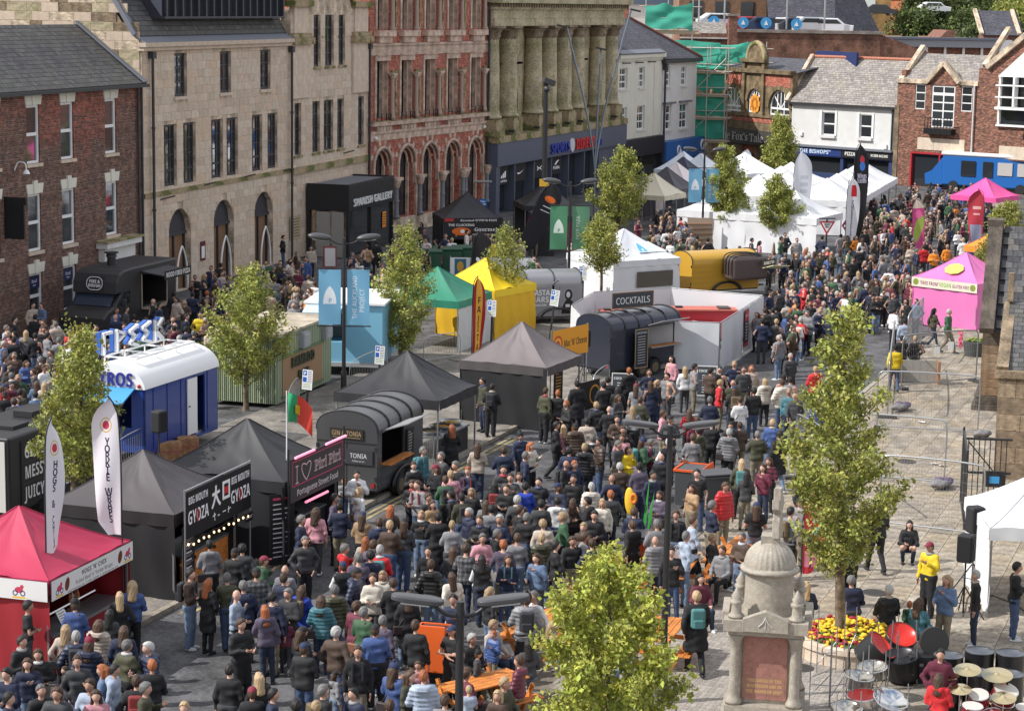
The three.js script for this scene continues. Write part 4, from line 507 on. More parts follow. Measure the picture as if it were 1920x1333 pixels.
block('slate_cottage', 'brick cottage with dark slate roof among shrubs', 1846, 1915, 66, 232, 9, T.backBrick, (o, w, h) => { RM('roof', [roofSlab([[-w / 2 - 0.3, h, 0.4], [w / 2 + 0.3, h, 0.4], [w / 2 + 0.3, h + 2.6, -4], [-w / 2 - 0.3, h + 2.6, -4]])], T.slateBlue, o); for (const x of [-w / 2 - 0.3, w / 2 - 0.2]) M('verge', [box(0.4, 0.3, 5, x, h + 1.4, -1.8, 0.54, 0, 0)], T.stone, o); M('window', [slab(-0.2, 1.1, h - 1.7, h - 0.5, 0.01, 0.06)], WHITEPAINT, o); });
block('red_brick_chimney', 'red brick chimney stack beside the slate hip roof', 1152, 1180, 10, 186, 1.6, T.redBrick, (o, w, h) => { for (const x of [-0.4, 0.1, 0.5]) M('chimney_pot', [cyl(0.16, 0.13, 0.9, x, h + 0.5, -0.8, 10)], mat([0.45, 0.17, 0.09], 0.8), o); M('cap', [slab(-w / 2 - 0.1, w / 2 + 0.1, h, h + 0.18, -1.7, 0.1)], T.backBrick, o); });
block('tall_brick_stack', 'narrow brick chimney with a stone gable behind scaffolding', 1368, 1384, 30, 196, 1, T.backBrick, (o, w, h) => M('cap', [slab(-0.55, 0.55, h, h + 0.2, -1.1, 0.1)], DECK, o));
block('pantiled_back_building', 'low pale roofed back building behind the scaffolding', 1275, 1365, 62, 199, 5, T.backBrick, (o, w, h) => RM('roof', [roofSlab([[-w / 2, h - 0.5, 0.3], [w / 2, h - 0.5, 0.3], [w / 2, h + 1, -3], [-w / 2, h + 1, -3]])], T.slatePale, o));
{ // timber fence panels before the grass bank
  const a = at(1628, 76, 256), o = thing('timber_fence', 'light timber fence panels in front of the grass bank', 'fence', V(a.x, 0, -256));
  for (let i = 0; i < 5; i++) for (let k = 0; k < 2; k++) { if (i === 2) continue; for (let b = 0; b < 3; b++) M('board', [slab(i * 2 + k * 0.98, i * 2 + k * 0.98 + 0.95, a.y - 0.4 + b * 0.37, a.y - 0.06 + b * 0.37, 0, 0.05)], mat([0.5, 0.32, 0.19], 0.8), o); }
  for (let i = 0; i < 6; i++) M('post', [slab(i * 2 - 0.05, i * 2 + 0.05, 0, a.y + 0.9, -0.1, -0.005)], mat([0.4, 0.26, 0.16], 0.8), o);
}
function car(label, px, py, dist, c, turn) {
  const p = at(px, py, dist), o = thing('parked_car', label, 'car', V(p.x, p.y, p.z), turn, 'cars parked on the deck and the hill');
  const prof = [[-2.1, 0.3], [2.1, 0.3], [2.15, 0.75], [1.3, 0.9], [0.7, 1.4], [-1.2, 1.42], [-1.9, 0.95], [-2.15, 0.8]];
  M('body', [prism(prof, 1.6, 0, 0, -0.8, 0, 0, 0, 0.06)], mat(c, 0.3, { clearcoat: 0.8 }), o); M('side_window', [prism([[-1.5, 0.95], [1.05, 0.95], [0.6, 1.33], [-1.1, 1.34]], 1.75, 0, 0, -0.875)], GLASS, o);
  for (const x of [-1.35, 1.35]) for (const z of [-0.72, 0.72]) { const w = M('wheel', [cyl(0.32, 0.32, 0.22, x, 0.32, z, 14, Math.PI / 2)], mat([0.02, 0.02, 0.02], 0.8), o); M('rim', [cyl(0.2, 0.2, 0.235, x, 0.32, z, 10, Math.PI / 2)], STEEL, w); }
  M('headlight', [box(0.08, 0.16, 0.4, 2.14, 0.68, 0.5), box(0.08, 0.16, 0.4, 2.14, 0.68, -0.5)], WHITEPAINT, o); return o;
}
const CARS = [['red and white hatchback on the car park deck', 1402, 60, [0.5, 0.03, 0.04]], ['dark blue saloon on the car park deck', 1437, 61, [0.02, 0.04, 0.12]], ['white hatchback between dark cars on the deck', 1463, 62, [0.75, 0.75, 0.75]], ['dark grey saloon beside a blue sign on the deck', 1497, 62, [0.05, 0.055, 0.07]], ['white estate car on the deck', 1523, 61, [0.75, 0.76, 0.78]], ['white saloon at the end of the deck', 1556, 63, [0.72, 0.73, 0.75]], ['white car half hidden by a brick chimney', 1350, 54, [0.7, 0.72, 0.75]]];
CARS.forEach(([l, x, y, c], i) => car(l, x, y, 205.5, c, rad([12, 6, -8, 10, 15, -5, 8][i])));
car('white car parked on the hill road', 1752, 24, 300, [0.75, 0.76, 0.78], 0.1); car('black car on the hill beside the tan house', 1650, 29, 290, [0.02, 0.02, 0.025], 0.1);
for (const [px, py] of [[1339, 40], [1394, 42], [1437, 43], [1494, 45]]) { const p = at(px, py, 203.4), o = thing('round_blue_sign', ['first', 'second', 'third', 'fourth'][[1339, 1394, 1437, 1494].indexOf(px)] + ' round blue sign from the left on the deck edge', 'sign', V(p.x, p.y - 2.4, p.z)); M('post', [cyl(0.05, 0.05, 2.2, 0, 1.1, 0, 8)], STEEL, o); M('disc', [cyl(0.52, 0.52, 0.06, 0, 2.4, 0.05, 20, Math.PI / 2)], mat([0.05, 0.3, 0.6], 0.5), o); M('symbol', [prism([[-0.2, -0.2], [0.2, -0.2], [0, 0.25]], 0.03, 0, 2.4, 0.09)], WHITEPAINT, o); }
for (const [px, h, l] of [[1358, 14, 'grey lamp column left of the slate roofed hall'], [1310, 12, 'grey lamp column behind the green netting'], [1546, 14, 'grey lamp column beside white parked cars'], [1475, 14, 'grey lamp column in front of the slate hall']]) { const p = at(px, 55, 204), o = thing('lamp_column', l, 'lamp post', V(p.x, p.y, p.z)); M('post', [cyl(0.09, 0.06, h * 0.7, 0, h * 0.35, 0, 8)], STEEL, o); M('lamp_head', [rbox(0.6, 0.12, 0.25, 0.05, 0.25, h * 0.7, 0)], STEEL, o); }

// scaffolding wrapped in green netting between the white building and the pub
{
  const o = thing('scaffolding', 'tubular scaffolding wrapped in green debris netting', 'scaffold', P2(16.2, -187), yawOf(105)), NET = mat([0.05, 0.38, 0.27], 0.9, { transmission: 0.25, thickness: 0, side: THREE.DoubleSide }), POLE = mat([0.5, 0.47, 0.42], 0.5, { metalness: 0.6 }), W = 2.6;
  const poles = []; for (const x of [-1.4, 0.4, 2.0]) for (const z of [0, -1.4]) poles.push(bar(V(x, 0, z), V(x, 10.6, z), 0.05));
  for (const x of [-5.6, -3.6, -1.4]) poles.push(bar(V(x, 6, -2), V(x, 15.6, -2), 0.05)); poles.push(bar(V(3.5, 6, -2), V(3.5, 11, -2), 0.05), bar(V(5.2, 6, -2), V(5.2, 11, -2), 0.05));
  poles.forEach((g) => M('pole', [g], POLE, o));
  for (const y of [2.4, 4.4, 5, 6.4, 7, 8.4, 9, 10.4]) M('ledger', [bar(V(-1.8, y, 0.06), V(2.6, y, 0.06), 0.045), bar(V(-1.8, y, -1.46), V(2.6, y, -1.46), 0.045)], POLE, o);
  for (const y of [9.2, 10.4, 12.0, 12.9, 13.9]) M('ledger', [bar(V(-6.2, y, -1.94), V(y < 11 ? 5.8 : -0.6, y, -1.94), 0.045)], POLE, o);
  for (const y of [2.2, 4.2, 6.2, 8.2]) M('board', [slab(-1.6, 2.2, y, y + 0.06, -1.3, -0.1), slab(-1.6, 2.2, y + 0.07, y + 0.3, -0.1, -0.06)], mat([0.5, 0.38, 0.26], 0.85), o);
  M('board', [slab(-6, 5.6, 9.0, 9.07, -3, -2.05), slab(-6, -0.8, 11.5, 11.57, -3, -2.05), slab(-6, -0.8, 11.58, 11.85, -2.05, -2.0)], mat([0.5, 0.38, 0.26], 0.85), o);
  const net = (x0, x1, y0, y1, z, s) => M('netting', [quadGrid(14, 14, (u, v) => { const n = vnoise(u * 5, v * 4, 97, s) - 0.5; return [lerp(x0, x1, u) + 0.15 * n, lerp(y0, y1, v) + (v > 0.9 || v < 0.1 ? 0.5 * n : 0), z + 0.4 * n]; })], NET, o);
  net(-1.4, 2.0, 2.7, 4.4, -0.5, 3); net(-1.4, 2.0, 4.7, 6.3, -0.5, 5); net(-1.3, 1.9, 6.7, 8.3, -0.5, 7); net(-1.4, 2, 8.5, 9.0, -0.5, 8); net(-6, 1.2, 8.8, 11.0, -1.8, 9); net(1.2, 4.8, 9.2, 10.9, -1.8, 11); net(-5.6, -1.4, 11.9, 14.0, -1.8, 13);
  M('brace', [bar(V(-1.4, 2.5, 0.1), V(2, 6, 0.1), 0.045), bar(V(-1.4, 6, 0.1), V(2, 9.5, 0.1), 0.045), bar(V(2, 0, 0.1), V(-1.4, 2.5, 0.1), 0.045)], POLE, o);
}
// ---------------------------------------------------------------- trees
const BARK = mottle([112, 98, 80], 0.5, 0.8, 0.95, 4, 24, 128, 0.01);
function leafClump(seed, n, size) { // a twig's worth of small leaves, each a folded blade
  const q = rng(seed), p = [], ix = []; let k = 0;
  for (let i = 0; i < n; i++) {
    const c = V(q() - 0.5, q() - 0.5, q() - 0.5).multiplyScalar(size * 3.2), d = V(q() - 0.5, q() - 0.35, q() - 0.5).normalize(), s = V(q() - 0.5, q() - 0.5, q() - 0.5).cross(d).normalize(), up = d.clone().cross(s), L = size * (0.7 + 0.6 * q()), w = L * 0.3;
    const a = c, b = c.clone().addScaledVector(d, L * 0.5).addScaledVector(s, w).addScaledVector(up, w * 0.4), e = c.clone().addScaledVector(d, L), f = c.clone().addScaledVector(d, L * 0.5).addScaledVector(s, -w).addScaledVector(up, w * 0.4);
    for (const v of [a, b, e, f]) p.push(v.x, v.y, v.z); ix.push(k, k + 1, k + 2, k, k + 2, k + 3); k += 4;
  }
  const g = new THREE.BufferGeometry(); g.setAttribute('position', new THREE.Float32BufferAttribute(p, 3)); g.setIndex(ix); g.computeVertexNormals(); return g;
}
const CLUMPS = [1, 2, 3].map((s) => leafClump(s, 11, 0.085));
const LEAFMAT = { spring: mat([0.36, 0.39, 0.075], 0.75, { transmission: 0.28, thickness: 0, side: THREE.DoubleSide }), lime: mat([0.44, 0.48, 0.07], 0.75, { transmission: 0.3, thickness: 0, side: THREE.DoubleSide }), deep: mat([0.1, 0.14, 0.03], 0.8, { transmission: 0.2, thickness: 0, side: THREE.DoubleSide }), dark: mat([0.06, 0.085, 0.025], 0.85, { side: THREE.DoubleSide }) };
// columnar street tree: trunk, whorled limbs rising at an angle, leaf clumps set on the limbs
function tree(name, label, base, h, crown0, width, seed, { leaf = 'spring', n = 1500, lean = 0, scale = 1, group = 'young street trees in the square', shape = 'cone' } = {}) {
  width *= 0.72; const q = rng(seed), o = thing(name, label, 'tree', base, q() * 6.28, group), wood = [], pts = [];
  const trunkR = 0.045 + h * 0.011, top = V(lean, h * 0.97, 0), bend = (t) => V(lean * t * t + 0.12 * Math.sin(t * 5 + seed), h * 0.97 * t, 0.1 * Math.sin(t * 4 + seed * 2));
  M('trunk', [(() => { const path = new THREE.CatmullRomCurve3(Array.from({ length: 9 }, (_, i) => bend(i / 8))), g = new THREE.TubeGeometry(path, 24, 1, 8), P = g.attributes.position; for (let i = 0; i < P.count; i++) { const ring = Math.floor(i / 9), t = ring / 24, c = path.getPointAt(Math.min(1, t)), r = trunkR * (1 - 0.88 * t) * (t < 0.03 ? 1.4 : 1); P.setXYZ(i, c.x + (P.getX(i) - c.x) * r, c.y + (P.getY(i) - c.y) * r, c.z + (P.getZ(i) - c.z) * r); } g.computeVertexNormals(); return g; })()], BARK, o);
  const prof = (t) => shape === 'cone' ? Math.pow(Math.sin(Math.PI * Math.pow(clamp(t, 0.02, 1), 0.62)), 0.85) * (1 - 0.42 * t) : Math.pow(Math.sin(Math.PI * clamp(t, 0.02, 0.99)), 0.6);
  const limbs = 26 + Math.round(h * 3) + (n > 6000 ? 30 : 0);
  for (let i = 0; i < limbs; i++) {
    const t = (i + q()) / limbs, y = lerp(crown0, h * 0.97, t), a = i * 2.4 + q() * 0.8, L = width / 2 * (0.25 + prof(t)) * (0.62 + 0.5 * q()), rise = L * (0.55 + 0.7 * q()), s = bend(clamp((y - rise * 0.5) / (h * 0.97), 0.02, 1)), e = s.clone().add(V(Math.cos(a) * L, rise * 0.9, Math.sin(a) * L)), m = s.clone().lerp(e, 0.5).add(V(Math.cos(a) * L * 0.08, -0.06 * L, Math.sin(a) * L * 0.08));
    wood.push(new THREE.TubeGeometry(new THREE.QuadraticBezierCurve3(s, m, e), 5, 0.006 + 0.011 * (1 - t) * (h / 6), 4));
    const nt = 3 + Math.floor(q() * 4); const tips = [[s, e]];
    for (let k = 0; k < nt; k++) { const f = 0.3 + 0.65 * q(), b = s.clone().lerp(m, f).lerp(m.clone().lerp(e, f), f), d = V(q() - 0.5, 0.25 + 0.5 * q(), q() - 0.5).multiplyScalar(L * 0.55), e2 = b.clone().add(d); wood.push(new THREE.TubeGeometry(new THREE.QuadraticBezierCurve3(b, b.clone().addScaledVector(d, 0.5).add(V(0, 0.02, 0)), e2), 2, 0.005, 3)); tips.push([b, e2]); }
    tips.forEach(([b, e2], k) => pts.push([b, e2, k ? 1 : 1.7]));
  }
  M('limbs', wood, BARK, o).name = 'branches';
  const crown = sub(o, 'crown', V(0, 0, 0)), tot = pts.reduce((s, p) => s + p[2] * p[0].distanceTo(p[1]), 0), mm = new THREE.Matrix4(), cc = new THREE.Color(), qt = new THREE.Quaternion(), lists = CLUMPS.map(() => []);
  for (const [b, e2, w] of pts) { const cnt = n * w * b.distanceTo(e2) / tot; for (let k = 0; k < Math.floor(cnt + q()); k++) { const f = 0.22 + 0.82 * q(), p = b.clone().lerp(e2, f).add(V(q() - 0.5, q() - 0.5, q() - 0.5).multiplyScalar(0.16)); lists[Math.floor(q() * 3)].push([p, q(), q(), q(), q()]); } }
  lists.forEach((l, i) => { const im = new THREE.InstancedMesh(CLUMPS[i], LEAFMAT[leaf], l.length); l.forEach(([p, a, b, c, d], k) => { im.setMatrixAt(k, mm.compose(p, qt.setFromEuler(new THREE.Euler(a * 6, b * 6, c * 6)), V(1, 1, 1).multiplyScalar(scale * (0.45 + 1.1 * d)))); const g = 0.5 + 0.8 * a; im.setColorAt(k, cc.setRGB(g * (0.9 + 0.25 * b), g, g * (0.8 + 0.4 * c))); }); im.name = 'leaves'; im.userData.kind = 'stuff'; im.castShadow = im.receiveShadow = true; crown.add(im); });
  return o;
}
const treeAt = (px, topY, dist, h0) => { const p = at(px, topY, dist); return [V(p.x, 0, p.z), p.y]; };
function streetTree(label, px, top, dist, c0, w, seed, opt) { const [b, h] = treeAt(px, top, dist); return tree('street_tree', label, b, h, c0, w, seed, opt); }
streetTree('tall columnar tree rising from the flower planter', 1592, 562, 45, 2.0, 3.1, 11, { n: 2000, scale: 0.95 });
streetTree('bright yellow green tree in front of the picnic tables', 1135, 1035, 32, 0.9, 3.0, 12, { n: 3300, leaf: 'lime', scale: 0.85, shape: 'round' });
streetTree('tree in front of the white arched food trailer', 142, 600, 53, 1.9, 2.6, 13, { n: 1300, scale: 0.9 });
streetTree('tree beside the bamboo clad kiosk', 465, 497, 72, 1.2, 3.7, 14, { n: 1250 });
streetTree('tree beside the green gazebo', 757, 417, 81, 0.8, 3.1, 15, { n: 1200, leaf: 'spring' });
streetTree('thin half bare tree in front of the yellow gazebo', 950, 418, 90, 1.9, 2.4, 16, { n: 420 });
streetTree('sapling in front of the white peaked gazebo', 1128, 398, 95, 2.3, 2.5, 17, { n: 800 });
streetTree('dense tree in front of the blue grey shopfront', 1166, 278, 128, 1.2, 4.6, 18, { n: 1500, leaf: 'spring', scale: 1.25 });
streetTree('tree beside the lamp post with blue banners', 1366, 272, 124, 1.5, 3.2, 19, { n: 1900, scale: 1.1 });
streetTree('tree in front of the long white marquee', 1458, 328, 122, 1.6, 3.1, 20, { n: 1500, scale: 1.1 });
streetTree('tree outside the rounded gable pub', 1466, 212, 160, 1, 3.4, 21, { n: 1500, scale: 1.5 });
{ const p = at(1895, 378, 98); tree('street_tree', 'tree behind the stone hall roof at the frame edge', V(p.x, 0, p.z), p.y, 1.2, 3.4, 22, { n: 1500, scale: 1.1 }); }
// hillside trees and shrubs
[['round green tree on the hill', 1880, -26, 330, 14, 'spring'], ['dark shrub cluster on the hill', 1830, 22, 290, 9, 'deep'], ['grey green bush below the hill houses', 1870, 34, 280, 10, 'dark'], ['bare looking tree on the hill road', 1735, -20, 310, 9, 'dark'], ['dark bush beside the slate cottage', 1822, 50, 236, 6, 'deep'], ['tall dark tree at the skyline', 1800, -40, 360, 14, 'dark'], ['low clipped tree behind the timber fence', 1715, 14, 292, 9, 'deep'], ['bushy tree above the grass bank', 1850, -10, 318, 12, 'deep'], ['tree by the orange brick house', 1780, -8, 325, 8, 'spring'], ['tree at the far frame edge on the hill', 1918, 6, 300, 10, 'spring']].forEach(([l, px, top, d, w, lf], i) => { const p = at(px, top, d), gy = Math.max(0, ((d - 262) / 378) * 62 - 1); tree('hillside_tree', l, V(p.x, gy, p.z), Math.max(5, p.y - gy), 0.3, w, 100 + i, { leaf: lf, n: 1300, scale: 4.2, group: 'trees on the far hillside', shape: 'round' }); });
// ---------------------------------------------------------------- market stalls
const FRAMEGREY = mat([0.3, 0.3, 0.31], 0.45, { metalness: 0.6 }), FRAMEBLACK = mat([0.02, 0.02, 0.022], 0.5);
const cloth = (c, rough = 0.6) => mat(c, rough, { side: THREE.DoubleSide });
// pop-up gazebo: local x along the bearing, z to its right; F is its near right corner at the eave
function gazebo(name, label, F, bearing, w, d, col, { eave = 2.15, rise = 1.15, val = 0.3, frame = FRAMEGREY, walls = '', wallCol, valCol, group = 'pop up gazebos of the food market', hat = 1.22 } = {}) {
  const yaw = yawOf(bearing), c = V(w / 2, 0, -d / 2).applyAxisAngle(V(0, 1, 0), yaw).add(V(F.x, 0, F.z)), o = thing(name, label, 'gazebo', c, yaw, group), q = rng(Math.round(F.x * 97 + F.z * 31)), m = cloth(col), hw = w / 2, hd = d / 2;
  const sides = [[1, 0], [-1, 0], [0, 1], [0, -1]], gs = [];
  for (const [sx, sz] of sides) gs.push(quadGrid(18, 14, (a, r) => { const t = (a * 2 - 1) * r, x = sx ? sx * r : t, z = sz ? sz * r : t, k = 5 + sx * 3 + sz + Math.round(F.x * 7), e = Math.sin(a * Math.PI), wr = (0.07 * (vnoise(a * 6 + 9, r * 4, 97, k) - 0.5) + 0.045 * (vnoise(a * 15, r * 7 + 5, 97, k) - 0.5)) * e * Math.min(1, r * 3); return [x * hw, eave + rise * Math.pow(1 - r, hat) - 0.15 * r * (1 - r) * Math.sin(a * Math.PI) * 2 + wr, z * hd]; }));
  const can = M('canopy', gs, m, o); for (const [sx, sz] of [[1, 1], [1, -1], [-1, 1], [-1, -1]]) M('seam', [tube(Array.from({ length: 7 }, (_, i) => { const r = 0.02 + i * 0.163; return [sx * r * hw, eave + rise * Math.pow(1 - r, hat) + 0.004, sz * r * hd]; }), 0.013, 5, 14)], m, can);
  const vs = []; for (const [sx, sz] of sides) vs.push(quadGrid(18, 3, (a, r) => { const t = a * 2 - 1, wv = 0.02 * Math.sin(a * 31 + sz * 2) * r, ox = 0.012; return [sx ? sx * (hw + ox + wv) : t * (hw + ox), eave + 0.004 - val * r, sz ? sz * (hd + ox + wv) : t * (hd + ox)]; }));
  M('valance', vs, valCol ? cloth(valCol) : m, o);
  for (const [sx, sz] of [[1, 1], [1, -1], [-1, 1], [-1, -1]]) { const lg = M('leg', [slab(sx * (hw - 0.06) - 0.022, sx * (hw - 0.06) + 0.022, 0.02, eave - 0.02, sz * (hd - 0.06) - 0.022, sz * (hd - 0.06) + 0.022)], frame, o); M('foot', [box(0.14, 0.02, 0.14, sx * (hw - 0.06), 0.012, sz * (hd - 0.06))], frame, lg); }
  M('roof_frame', [bar(V(-hw + 0.06, eave - 0.06, hd - 0.06), V(hw - 0.06, eave - 0.06, hd - 0.06), 0.015), bar(V(-hw + 0.06, eave - 0.06, -hd + 0.06), V(hw - 0.06, eave - 0.06, -hd + 0.06), 0.015), bar(V(-hw + 0.06, eave - 0.06, -hd + 0.06), V(-hw + 0.06, eave - 0.06, hd - 0.06), 0.015), bar(V(hw - 0.06, eave - 0.06, -hd + 0.06), V(hw - 0.06, eave - 0.06, hd - 0.06), 0.015), cyl(0.02, 0.02, rise, 0, eave + rise / 2 - 0.05, 0, 6)], frame, o);
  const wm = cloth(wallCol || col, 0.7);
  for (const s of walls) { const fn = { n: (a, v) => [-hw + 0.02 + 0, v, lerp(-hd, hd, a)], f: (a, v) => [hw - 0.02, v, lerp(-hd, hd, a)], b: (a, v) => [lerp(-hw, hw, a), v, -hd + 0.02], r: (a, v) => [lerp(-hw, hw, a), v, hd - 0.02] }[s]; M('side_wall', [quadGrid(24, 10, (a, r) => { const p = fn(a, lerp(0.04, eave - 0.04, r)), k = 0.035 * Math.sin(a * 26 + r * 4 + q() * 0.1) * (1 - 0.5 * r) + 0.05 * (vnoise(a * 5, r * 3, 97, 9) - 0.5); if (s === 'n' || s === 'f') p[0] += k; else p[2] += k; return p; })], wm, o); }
  o.userData.half = [hw, hd]; return o;
}
const nearF = (px, py, h = 2.15) => gp(px, py, h);
const clean = (o) => { delete o.userData.half; return o; };
// --- red gazebo, hot wraps
{
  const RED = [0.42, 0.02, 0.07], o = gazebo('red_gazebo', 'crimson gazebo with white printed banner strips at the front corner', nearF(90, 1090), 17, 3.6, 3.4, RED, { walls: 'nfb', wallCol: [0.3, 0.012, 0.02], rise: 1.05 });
  const art = (x, w, h, side) => { x.fillStyle = '#dcdad8'; x.fillRect(0, 0, w, h); x.fillStyle = '#1d1a22'; const pig = (cx) => { x.fillStyle = '#c23a55'; x.beginPath(); x.ellipse(cx, 50, 22, 15, 0, 0, 7); x.fill(); x.beginPath(); x.arc(cx + 16, 34, 10, 0, 7); x.fill(); x.strokeStyle = '#2a2460'; x.lineWidth = 5; for (const k of [-20, 20]) { x.beginPath(); x.arc(cx + k, 66, 11, 0, 7); x.stroke(); } x.fillStyle = '#e2b33a'; x.fillRect(cx - 34, 82, 68, 9); x.fillStyle = '#1d1a22'; };
    if (side) { pig(70); x.fillStyle = '#6a2a14'; for (const cx of [140, 640]) { x.beginPath(); x.ellipse(cx, 48, 20, 32, 0.3, 0, 7); x.fill(); } x.fillStyle = '#1d1a22'; fitText(x, "HOGS 'N' CHIX", 390, 28, 300, 34, 'bold'); fitText(x, "Pulled Beef 'n' Yorkie Wraps", 390, 62, 420, 28, ''); fitText(x, 'www.hogsnchix.com  T: 07961 635098  E: info@hogsnchix.com', 380, 88, 520, 17, ''); pig(715); } else { fitText(x, 'HOGS N CHIX', 130, 30, 240, 34); fitText(x, 'CATERING', 130, 66, 220, 30); fitText(x, 'Corporate', 400, 22, 150, 24, ''); fitText(x, 'Schools', 400, 46, 150, 24, ''); fitText(x, 'Festivals', 400, 70, 150, 24, ''); fitText(x, 'info@hogsnchix.com', 190, 90, 240, 16, ''); pig(620); } };
  panel('printed_banner', 3.6, 0.42, sign(768, 96, (x, w, h) => art(x, w, h, true)), o, 0, 1.93, 1.75); panel('printed_banner', 3.4, 0.42, sign(768, 96, (x, w, h) => art(x, w, h, false)), o, -1.85, 1.93, 0, -Math.PI / 2);
  clean(o);
  const t = thing('serving_counter', 'red and steel serving counter under the crimson gazebo', 'counter', o.position, o.rotation.y); M('worktop', [slab(-1.6, 1.6, 0.86, 0.92, 0.95, 1.65)], STEEL, t); M('front', [slab(-1.6, 1.6, 0.06, 0.855, 1.58, 1.63)], mat([0.3, 0.01, 0.02], 0.6), t); for (const x of [-1.0, 0.1]) M('glass_guard', [box(0.9, 0.03, 0.45, x, 1.22, 1.3, -0.5)], mat([0.6, 0.62, 0.62], 0.15, { metalness: 0.5 }), t); panel('menu_card', 0.35, 0.5, sign(64, 96, (x, w, h) => { x.fillStyle = '#e6e4e2'; x.fillRect(0, 0, w, h); x.fillStyle = '#555'; for (let i = 0; i < 8; i++) x.fillRect(8, 10 + i * 10, 48, 3); }), t, -1.1, 1.1, 1.66, 0, -0.5);
  [[0.5, [0.6, 0.2, 0.02]], [0.62, [0.65, 0.6, 0.5]], [0.74, [0.5, 0.02, 0.02]], [0.86, [0.45, 0.3, 0.1]]].forEach(([x, c], i) => { const p = shift(o, x, 0.9); const b = thing('sauce_bottle', ['orange', 'cream', 'red', 'brown'][i] + ' sauce bottle on the counter under the crimson gazebo', 'bottle', V(p.x, 0.92, p.z), 0, 'sauce bottles'); M('bottle', [cyl(0.04, 0.04, 0.2, 0, 0.1, 0, 10), cyl(0.035, 0.012, 0.08, 0, 0.24, 0, 10)], mat(c, 0.4), b); });
}
function feather(name, label, base, h, w, draw, turn, cw = 128, rake = 0, v0 = 0.14) { // sail-shaped flag on a whip pole
  const o = thing(name, label, 'flag', base, turn), pl = M('pole', [tube([[0, 0, 0], [0.0, h * 0.5, 0], [0.02, h * 0.8, 0], [0.16 * w, h * 0.95, 0], [w * 0.45, h, 0]], 0.018)], FRAMEBLACK, o);
  const m = sign(cw, cw * 4, draw, 0.75, { side: THREE.DoubleSide }); if (Math.cos(turn) < 0) { m.map.repeat.x = -1; m.map.offset.x = 1; }
  const g = quadGrid(10, 40, (u, v) => { const top = v > 0.78 ? Math.sqrt(Math.max(0, 1 - ((v - 0.78) / 0.22) ** 2)) : 1, x0 = v > 0.78 ? 0.16 * w * ((v - 0.78) / 0.22) ** 2 * 2.4 : 0, x1 = lerp(w * 0.5, w, Math.min(1, v / 0.12 + 0.2)) * top; return [lerp(x0, Math.max(x0 + 0.01, x1 * (0.72 + 0.28 * Math.sin(v * 2.2))), u) + 0.025, lerp(h * v0, h * 0.99, v), 0.07 * Math.sin(u * 4 + v * 7) * u]; });
  M('sail', [g], m, o); M('base', [box(0.7, 0.04, 0.08, 0, 0.02, 0), box(0.08, 0.04, 0.7, 0, 0.025, 0), cyl(0.05, 0.05, 0.2, 0, 0.12, 0, 8)], FRAMEBLACK, o); if (rake) o.rotation.z = rake; return o;
}
const wrapFlag = (word) => (x, w, h) => { x.fillStyle = '#dedce0'; x.fillRect(0, 0, w, h); x.fillStyle = '#c0384a'; x.beginPath(); x.arc(w * 0.5, h * 0.2, 16, 0, 7); x.fill(); x.strokeStyle = '#c9a640'; x.lineWidth = 4; x.beginPath(); x.arc(w * 0.5, h * 0.2, 26, 0, 7); x.stroke(); x.fillStyle = '#16123a'; [...word].forEach((c, i) => fitText(x, c, w * 0.55, h * 0.32 + i * h * 0.62 / word.length, 50, 40)); };
feather('feather_flag', 'tall white feather flag reading down beside the dark gazebo corner', (() => { const p = at(228, 1008, 45.5); return V(p.x, 0, p.z); })(), 5.45, 0.62, wrapFlag('YORKIE WRAPS'), rad(176), 128, 0, 0.43);
feather('feather_flag', 'slim white feather flag seen nearly edge on over the crimson gazebo', (() => { const p = at(86, 1080, 43.5); return V(p.x, 0, p.z); })(), 5.3, 0.55, wrapFlag('HOGS & CHIX'), rad(62), 128, 0, 0.42);
